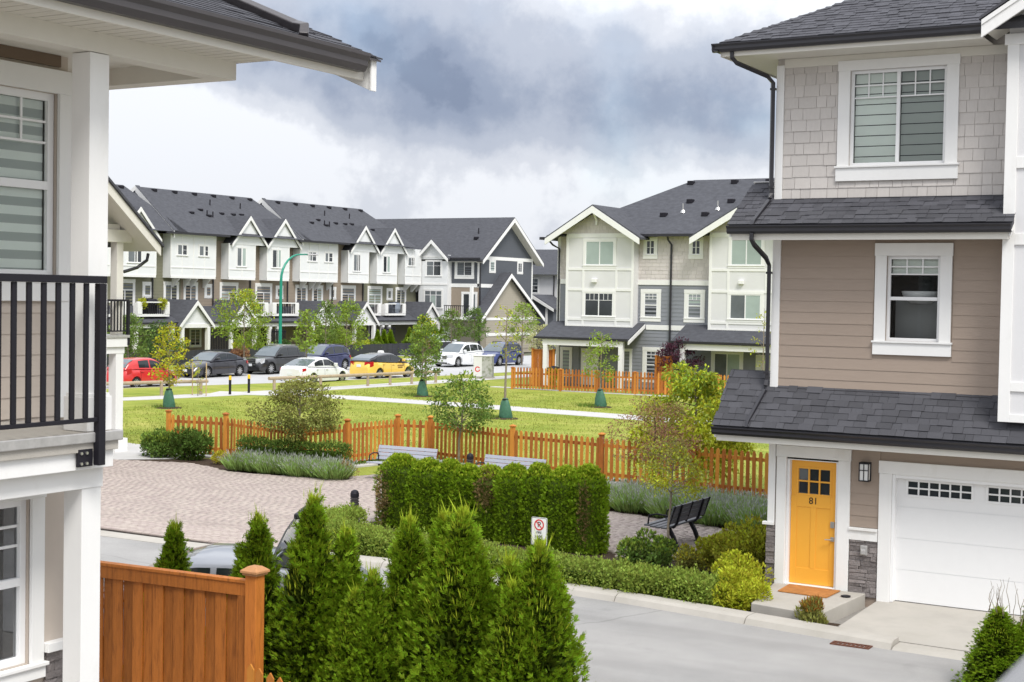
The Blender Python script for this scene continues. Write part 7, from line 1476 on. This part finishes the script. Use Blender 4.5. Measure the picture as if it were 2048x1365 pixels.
def interp(pts, x):
    xs = [p[0] for p in pts]; ys = [p[1] for p in pts]; return float(np.interp(x, xs, ys))
def car(name, label, loc, rz, L, W, H, wb, top, roof, pm, style, rim='rim', wr=.32, roofm=None, open_lid=False, plate_rear=True, plate_front=True):
    """top: bonnet/belt contour [(x, z)]; roof: cabin contour [(x, z)] between base of windscreen and rear glass; x from -L/2 to L/2"""
    T = thing('parked_car' if not name else name, label, 'car', loc, rz); hl = L/2; fa = wb/2+.02; ra = -wb/2+.02; zb = .20
    wplan = lambda x: W/2*(1-.20*max(0, (abs(x)-hl*.70)/(hl*.30))**2.2-.02*max(0, (abs(x)-hl*.3)/(hl*.7)))
    xs = sorted(set([round(v, 3) for v in list(np.linspace(-hl, hl, 27))+[c+wr*1.14*math.cos(R_(t)) for c in (fa, ra) for t in range(0, 181, 20)]]))
    V, rows = [], []
    for x in xs:
        w = wplan(x); zt = interp(top, x); arch = 0
        for c in (fa, ra):
            r = wr*1.14; dx = abs(x-c)
            if dx < r: arch = max(arch, wr+math.sqrt(max(0, r*r-dx*dx))*.98)
        e = max(0, (abs(x)-hl*.90)/(hl*.10)); z0 = max(zb+.10*e, arch); zs_ = zt-.10-.05*e; mid = max(z0+.02, .30+.22*(zt-.3))
        sec = [(w*.55, max(zb+.02, arch)), (w*.97, z0), (w, max(z0+.01, mid)), (w*.985, max(z0+.02, (mid+zs_)/2)), (w*.955, max(z0+.03, zs_)), (w*.86, max(z0+.04, zt-.025)), (w*.45, zt+.008), (0, zt+.018)]
        r = [len(V)+i for i in range(15)]
        V += [(x, y, z) for y, z in sec]+[(x, -y, z) for y, z in sec[-2::-1]]; rows.append(r)
    F = []
    for a, b in zip(rows, rows[1:]):
        for i in range(14): F.append((a[i], a[i+1], b[i+1], b[i]))
    F.append(tuple(rows[0])); F.append(tuple(rows[-1][::-1]))
    q = MB(); q.v = V; q.f = F; body = build('body', q, pm, T, local=True, smooth=True)
    try:
        body.data.set_sharp_from_angle(angle=R_(38))
    except Exception: pass
    q = MB().box(-hl*.93, hl*.93, -W*.40, W*.40, zb, .55); build('underbody', q, m['plastic'], T, local=True)
    # cabin
    x0, x1 = roof[0][0], roof[-1][0]; cx = sorted(set([round(v, 3) for v in np.linspace(x0, x1, 19)]+[r[0] for r in roof])); V, rows = [], []
    wr_ = lambda x: wplan(x)*.955
    for x in cx:
        zt = interp(roof, x); zbel = interp(top, x)-.02; hgt = max(.012, zt-zbel); w0 = wplan(x)*.93; w1 = w0-.30*hgt
        sec = [(w0, zbel), (w0-.13*hgt, zbel+hgt*.45), (w1+.02, zbel+hgt*.88), (w1-.06, zbel+hgt*.985), (w1*.5, zbel+hgt*1.02), (0, zbel+hgt*1.03)]
        r = [len(V)+i for i in range(11)]; V += [(x, y, z) for y, z in sec]+[(x, -y, z) for y, z in sec[-2::-1]]; rows.append(r)
    F = []
    for a, b in zip(rows, rows[1:]):
        for i in range(10): F.append((a[i], a[i+1], b[i+1], b[i]))
    q = MB(); q.v = V; q.f = F; cab = build('cabin', q, roofm or pm, T, local=True, smooth=True)
    # glass: side windows, windscreen, rear window laid 8 mm proud of the cabin shell
    def side(x, f):
        zt = interp(roof, x); zbel = interp(top, x)-.02; hgt = max(.012, zt-zbel); w0 = wplan(x)*.93; w1 = w0-.30*hgt
        if f < .45: y = w0+(w0-.13*hgt-w0)*f/.45
        else: y = (w0-.13*hgt)+((w1+.02)-(w0-.13*hgt))*(f-.45)/.43
        return y, zbel+hgt*f
    fl, rl = style['front_glass'], style['rear_glass']         # x where the windscreen ends at the top / rear glass begins at the top
    for s in (1, -1):
        for a, b in style['side']:
            q = MB(); n = 7; base_ = 0; bot, tp = [], []
            for k in range(n+1):
                x = a+(b-a)*k/n; zt = interp(roof, x); zbel = interp(top, x)-.02; hgt = zt-zbel
                if hgt < .09: continue
                y, z = side(x, .14); bot.append((x, s*(y+.008), z)); y, z = side(x, .82); tp.append((x, s*(y+.010), z))
            ym = [(p[0], s*(side(p[0], .45)[0]+.010), side(p[0], .45)[1]) for p in bot]
            for i in range(len(bot)-1): q.poly([bot[i], bot[i+1], ym[i+1], ym[i]]); q.poly([ym[i], ym[i+1], tp[i+1], tp[i]])
            if q.f: build('window', q, m['cglass'], T, local=True)
    def screen(xa, xb, nm, mt):
        q = MB(); n = 5; rw = []
        for k in range(n+1):
            x = xa+(xb-xa)*k/n; zt = interp(roof, x); zbel = interp(top, x)-.02; hgt = max(.012, zt-zbel); w0 = wplan(x)*.93; w1 = w0-.30*hgt
            rw.append([(x+math.copysign(.010, xa), w1*f*.95, zbel+hgt*(1.03-.035*abs(f)**1.6)+.012) for f in (-1, -.6, 0, .6, 1)])
        for a, b in zip(rw, rw[1:]):
            for i in range(4): q.poly([a[i], a[i+1], b[i+1], b[i]])
        build(nm, q, m[mt], T, local=True, smooth=True)
    screen(roof[-1][0]-.05, fl, 'windscreen', 'cglass_l'); screen(roof[0][0]+.05, rl, 'rear_window', 'cglass_l' if not open_lid else 'cglass')
    # wheels
    for c in (fa, ra):
        for s in (1, -1):
            y = s*(wplan(c)-.13); q = MB(); q.tube([(c, y-.105, wr), (c, y-.09, wr), (c, y+.09, wr), (c, y+.105, wr)], [wr*.93, wr, wr, wr*.93], 22); wh = build('tyre', q, m['tyre'], T, local=True, smooth=False)
            q = MB(); yo = y+s*.107; q.tube([(c, y+s*.08, wr), (c, yo+s*.002, wr)], wr*.20, 10)
            for k in range(10):
                a = 2*math.pi*k/10; d = Vector((math.cos(a), 0, math.sin(a))); p = Vector((-math.sin(a), 0, math.cos(a))); o = Vector((c, yo, wr)); q.hexa([tuple(o+d*wr*.12+p*.03), tuple(o+d*wr*.68+p*.022), tuple(o+d*wr*.68-p*.022), tuple(o+d*wr*.12-p*.03), tuple(o+d*wr*.12+p*.03+Vector((0, -s*.03, 0))), tuple(o+d*wr*.68+p*.022+Vector((0, -s*.03, 0))), tuple(o+d*wr*.68-p*.022+Vector((0, -s*.03, 0))), tuple(o+d*wr*.12-p*.03+Vector((0, -s*.03, 0)))])
            n = 22
            for k in range(n):
                t0, t1 = 2*math.pi*k/n, 2*math.pi*(k+1)/n; q.poly([(c+r*math.cos(t), yo-s*.003, wr+r*math.sin(t)) for r, t in ((wr*.66, t0), (wr*.72, t0), (wr*.72, t1), (wr*.66, t1))])
            build('rim', q, m[rim], wh, local=True)
            q = MB()
            for k in range(14):
                t0, t1 = math.pi*k/14, math.pi*(k+1)/14; r0, r1 = wr*1.10, wr*1.20; q.poly([(c+r*math.cos(t), s*(wplan(c)+.004), wr+r*math.sin(t)) for r, t in ((r0, t0), (r1, t0), (r1, t1), (r0, t1))])
            if style.get('cladding'): build('arch_trim', q, m['plastic'], T, local=True)
    # front and rear ends
    zt = interp(top, hl*.97); zr = interp(top, -hl*.97); wf, wr2 = wplan(hl*.96), wplan(-hl*.96); e = .012
    def quadx(nm, x, y0, y1, z0, z1, mt, par=T, th=.02, sk=0.0):
        q = MB(); s = 1 if x > 0 else -1; q.hexa([(x-s*abs(sk), y0, z0), (x, y1, z0), (x+s*th, y1, z0), (x+s*(th-abs(sk)), y0, z0), (x-s*abs(sk), y0, z1), (x, y1, z1), (x+s*th, y1, z1), (x+s*(th-abs(sk)), y0, z1)]); return build(nm, q, m[mt], par, local=True, bevel=.006)
    gz0, gz1, gw = style.get('grille', (.42, .62, .40)); 
    gq = quadx('grille', hl, -gw, gw, gz0, gz1, 'plastic', th=.012)
    if style.get('chrome'):
        for k in range(3): z = gz0+(gz1-gz0)*(k+.5)/3; quadx('grille_bar', hl+.012, -gw*.95, gw*.95, z-.014, z+.014, 'chrome', gq, th=.008)
        q = MB(); q.box(hl+.002, hl+.02, -gw-.02, gw+.02, gz1, gz1+.03); q.box(hl+.002, hl+.02, -gw-.02, gw+.02, gz0-.03, gz0); q.box(hl+.002, hl+.02, -gw-.03, -gw, gz0-.03, gz1+.03); q.box(hl+.002, hl+.02, gw, gw+.03, gz0-.03, gz1+.03); build('grille_frame', q, m['chrome'], gq, local=True)
    quadx('bumper_intake', hl-.005, -wf*.72, wf*.72, .24, .34, 'plastic', th=.014)
    if plate_front: quadx('licence_plate', hl+.014, -.16, .16, gz0-.02, gz0+.13, 'plate', th=.008)
    if plate_rear: quadx('licence_plate', -hl-.002, -.16, .16, style.get('pz', .62), style.get('pz', .62)+.15, 'plate', th=.012)
    hz_, tz_ = style.get('hl', (zt-.24, zt-.06)), style.get('tl', (zr-.28, zr-.05))
    for s in (1, -1):
        q = MB(); y0, y1 = s*wf*.46, s*wf*1.0; xa, xb = hl-.006, hl-.30
        q.hexa([(xa, y0, hz_[0]+.03), (hl-.12, s*wplan(hl-.12)*.985, hz_[0]), (xb, s*(wplan(xb)+.006), hz_[0]+.07), (xb, s*wplan(xb)*.8, hz_[0]+.07), (xa-.05, y0, hz_[1]-.01), (hl-.15, s*wplan(hl-.15)*.965, hz_[1]), (xb-.05, s*(wplan(xb-.05)*.985), hz_[1]+.01), (xb-.05, s*wplan(xb)*.75, hz_[1]+.01)]); build('headlight', q, m['lens'], T, local=True)
        q = MB(); xa, xb = -hl+.004, -hl+.34
        q.hexa([(xa, s*wr2*.55, tz_[0]+.02), (-hl+.13, s*wplan(-hl+.13)*.992, tz_[0]), (xb, s*(wplan(xb)+.007), tz_[0]+.08), (xb, s*wplan(xb)*.8, tz_[0]+.08), (xa+.03, s*wr2*.55, tz_[1]-.02), (-hl+.16, s*wplan(-hl+.16)*.985, tz_[1]), (xb, s*(wplan(xb)+.003), tz_[1]+.01), (xb, s*wplan(xb)*.8, tz_[1]+.01)]); build('tail_light', q, m['tail'], T, local=True)
        mxx = style.get('mirror', fl+.25); zz = interp(top, mxx)+.06; y = wplan(mxx)*.95; q = MB().box(mxx-.05, mxx+.09, min(s*y, s*(y+.20)), max(s*y, s*(y+.20)), zz, zz+.14); build('mirror', q, pm if not style.get('blackmirror') else m['plastic'], T, local=True, bevel=.03)
        for a, b in style['side'][:2]:
            q = MB(); xh = a+.10; zz = interp(top, xh)-.16; q.box(xh-.02, xh+.17, s*wplan(xh)*.985, s*(wplan(xh)*.985+.035), zz, zz+.03) if s > 0 else q.box(xh-.02, xh+.17, -wplan(xh)*.985-.035, -wplan(xh)*.985, zz, zz+.03); build('door_handle', q, pm, T, local=True, bevel=.008)
    for xd in style.get('gaps', []):                            # door shut lines
        for s in (1, -1):
            q = MB(); y = wplan(xd); zt2 = interp(top, xd); P = [(y*.972, .26), (y*1.001+.002, .30+.22*(zt2-.3)), (y*.988+.002, (.30+.22*(zt2-.3)+zt2-.1)/2), (y*.958+.002, zt2-.10)]
            for (ya, za), (yb2, zb2) in zip(P, P[1:]): q.poly([(xd-.006, s*(ya+.003), za), (xd+.006, s*(ya+.003), za), (xd+.006, s*(yb2+.003), zb2), (xd-.006, s*(yb2+.003), zb2)])
            build('shut_line', q, m['plastic'], T, local=True)
    if style.get('rails'):
        for s in (1, -1): q = MB(); a, b = style['rails']; q.tube([(a, s*W*.33, interp(roof, a)+.0), (a+.1, s*W*.33, interp(roof, a)+.07), (b-.1, s*W*.33, interp(roof, b)+.07), (b, s*W*.33, interp(roof, b))], .022, 6); build('roof_rail', q, m['chrome'] if style.get('chrome') else m['plastic'], T, local=True)
    T['plates'] = 1
    return T
P_blk = paint('graphite_paint', (.050, .050, .060), .5); P_gmc = paint('black_grey_paint', (.040, .040, .043), .5); P_blue = paint('dark_blue_paint', (.028, .035, .11), .5); P_wht = paint('white_car_paint', (.76, .77, .78)); P_yel = paint('taxi_yellow', (.80, .53, .085)); P_red = paint('red_car_paint', (.56, .022, .022)); P_rav = paint('royal_blue_paint', (.03, .05, .19), .4); P_slv = paint('steel_grey_paint', (.30, .31, .335), .4); P_blkroof = paint('black_roof_paint', (.02, .02, .022))
sedan = dict(top=[(-2.3, .86), (-2.2, 1.0), (-1.7, 1.03), (-.9, .99), (.5, .95), (.95, .94), (1.6, .84), (2.1, .70), (2.3, .52)], roof=[(-1.78, 1.02), (-1.2, 1.24), (-.7, 1.40), (-.15, 1.455), (.2, 1.43), (.6, 1.22), (1.08, .93)])
st_sedan = dict(front_glass=.32, rear_glass=-.85, side=[(-.28, .66), (-1.15, -.34)], grille=(.36, .62, .46), gaps=[.82, -.31, -1.02], mirror=.58)
car(None, 'charcoal saloon car parked across the road, behind the yellow topped bollards', (-58.1, 65.0, -.125), R_(-91), 4.6, 1.80, 1.455, 2.70, sedan['top'], sedan['roof'], P_blk, st_sedan)
suv = dict(top=[(-2.35, .80), (-2.3, 1.02), (-1.6, 1.07), (-.6, 1.05), (.8, 1.04), (1.5, 1.02), (2.05, .98), (2.28, .88), (2.35, .62)], roof=[(-2.26, 1.05), (-2.05, 1.42), (-1.75, 1.62), (-.9, 1.70), (-.1, 1.70), (.3, 1.62), (.75, 1.32), (1.08, 1.03)])
st_suv = dict(front_glass=.28, rear_glass=-1.78, side=[(-.18, .68), (-1.12, -.26), (-1.92, -1.2)], grille=(.52, .92, .40), chrome=True, gaps=[.84, -.22, -1.1], rails=(-1.6, .0), hl=(.66, .97), cladding=True, mirror=.62)
car(None, 'black off-road car with big chrome grille, parked behind the charcoal saloon', (-58.0, 70.5, -.125), R_(-90), 4.7, 1.85, 1.70, 2.86, suv['top'], suv['roof'], P_gmc, st_suv, wr=.36)
cuv = dict(top=[(-2.22, .84), (-2.15, 1.02), (-1.4, 1.08), (-.4, 1.02), (.8, .99), (1.3, .96), (1.9, .88), (2.15, .72), (2.22, .56)], roof=[(-2.05, 1.05), (-1.82, 1.40), (-1.4, 1.60), (-.7, 1.66), (-.1, 1.65), (.3, 1.56), (.8, 1.24), (1.15, .97)])
st_cuv = dict(front_glass=.30, rear_glass=-1.50, side=[(-.20, .74), (-1.15, -.28), (-1.72, -1.22)], grille=(.46, .74, .42), gaps=[.9, -.24, -1.12], rails=(-1.4, .0), hl=(.66, .86), cladding=True, mirror=.66)
car(None, 'dark blue crossover car parked behind the white saloon, under the bright green street tree', (-58.2, 75.4, -.125), R_(-90), 4.45, 1.84, 1.66, 2.66, cuv['top'], cuv['roof'], P_blue, st_cuv, wr=.35)
car(None, 'white saloon car seen from behind, parked by the log rail', (-49.85, 64.0, -.125), R_(92), 4.57, 1.78, 1.44, 2.70, sedan['top'], sedan['roof'], P_wht, dict(st_sedan, tl=(.74, .92), pz=.55))
prius = dict(top=[(-2.24, .80), (-2.2, 1.05), (-1.5, 1.05), (-.4, .99), (.7, .95), (1.2, .93), (1.75, .82), (2.1, .66), (2.24, .50)], roof=[(-2.16, 1.06), (-1.95, 1.22), (-1.3, 1.40), (-.5, 1.49), (.0, 1.49), (.35, 1.40), (.9, 1.14), (1.38, .90)])
st_pr = dict(front_glass=.30, rear_glass=-1.25, side=[(-.26, .92), (-1.15, -.34), (-1.6, -1.2)], grille=(.34, .44, .40), gaps=[.98, -.30, -1.02], tl=(.72, 1.04), pz=.72, mirror=.80)
TX = car('taxi', 'yellow taxi with black roof and white roof sign, parked ahead of the white saloon', (-50.35, 71.1, -.125), R_(87), 4.48, 1.76, 1.49, 2.70, prius['top'], prius['roof'], P_yel, st_pr, roofm=P_blkroof)
TX['category'] = 'taxi'
build('roof_sign', MB().hexa([(-.35, -.16, 1.50), (-.05, -.16, 1.50), (-.05, .16, 1.50), (-.35, .16, 1.50), (-.32, -.12, 1.63), (-.10, -.12, 1.63), (-.10, .12, 1.63), (-.32, .12, 1.63)]), m['sign'], TX, local=True, bevel=.02)
def side_text(s_, size, x, z, y, sgn, mt, par, nm='lettering'):
    o = text(nm, s_, size, (0, 0, 0), (R_(90), 0, R_(180) if sgn > 0 else 0), mt, par, ext=.0008); o.location = (x, y, z); return o
for z, a, b in ((.74, .30, .86), (.62, .34, .78)):
    q = MB(); x = a
    while x < b: q.poly([(x, -.884, z), (x+.05, -.884, z), (x+.05, -.886, z+.07), (x, -.886, z+.07)]); x += .075
    build('lettering', q, m['rust'], TX, local=True, kind='stuff')
hat = dict(top=[(-1.9, .78), (-1.86, .98), (-1.2, 1.0), (-.3, .96), (.6, .94), (1.0, .92), (1.5, .80), (1.8, .64), (1.9, .48)], roof=[(-1.84, .98), (-1.62, 1.28), (-1.2, 1.46), (-.5, 1.51), (.0, 1.50), (.3, 1.42), (.75, 1.16), (1.15, .91)])
st_hat = dict(front_glass=.28, rear_glass=-1.25, side=[(-.20, .76), (-1.0, -.28)], grille=(.34, .46, .42), gaps=[.84, -.24, -.92], tl=(.70, 1.0), pz=.62, mirror=.68)
car(None, 'small red hatchback seen from behind, parked by the log rail at the left', (-54.2, 55.3, -.125), R_(90), 3.8, 1.68, 1.51, 2.45, hat['top'], hat['roof'], P_red, st_hat, wr=.29)
car(None, 'white sport utility car facing left on the far road, behind the utility cabinet', (-55.1, 87.0, -.125), R_(-92), 4.5, 1.84, 1.66, 2.66, cuv['top'], cuv['roof'], P_wht, dict(st_cuv, chrome=True, grille=(.60, .78, .50)), wr=.35)
car(None, 'royal blue sport utility car parked right of the white one on the far road', (-53.95, 90.6, -.125), R_(-90), 4.6, 1.85, 1.69, 2.69, cuv['top'], cuv['roof'], P_rav, st_cuv, wr=.36)
car(None, 'white car with red tail lights parked in the driveway of the charcoal end house', (-67.6, 103.9, -.12), R_(95), 4.45, 1.84, 1.66, 2.66, cuv['top'], cuv['roof'], P_wht, st_cuv, wr=.35)
# car in the lane with its lid up, mostly behind the arborvitae
LC = car(None, 'steel grey liftback car with its tailgate raised, half hidden behind the near arborvitae', (-12.95, 14.35, .012), R_(-152), 4.35, 1.76, 1.46, 2.6, prius['top'], prius['roof'], P_slv, dict(st_pr, rear_glass=-1.0), open_lid=True, plate_rear=False)
lid = [(-1.02, 1.47), (-1.12, 1.70), (-1.23, 1.92), (-1.31, 2.04)]
V = []
for i, (x, z) in enumerate(lid):
    w = .60+.02*i; V += [(x, -w, z), (x, -w*.5, z+.03), (x, 0, z+.04), (x, w*.5, z+.03), (x, w, z)]
q = MB(); q.v = V+[(x+.05, y, z-.05) for x, y, z in V]; n = len(V)
for i in range(3):
    for j in range(4): a = i*5+j; q.f += [(a, a+1, a+6, a+5), (n+a+5, n+a+6, n+a+1, n+a)]
for i in range(3): q.f += [(i*5, i*5+5, n+i*5+5, n+i*5), (i*5+4, n+i*5+4, n+i*5+9, i*5+9)]
for j in range(4): q.f += [(j, n+j, n+j+1, j+1), (15+j, 16+j, n+16+j, n+15+j)]
tg = build('tailgate', q, P_slv, LC, local=True, smooth=False)
build('tailgate_spoiler', MB().box(-1.38, -1.28, -.60, .60, 2.01, 2.08), m['plastic'], tg, local=True, bevel=.015)
for s in (-.58, .58): build('gas_strut', MB().tube([(-1.75, s, 1.02), (-1.16, s, 1.74)], .012, 6), m['plastic'], LC, local=True)
rb_ = build('rear_bumper', MB().box(-2.23, -2.10, -.74, .74, .62, .98), m['plastic'], LC, local=True, bevel=.04)
lp_ = build('licence_plate', MB().box(-2.245, -2.232, -.60, -.28, .70, .86), m['plate'], LC, local=True)
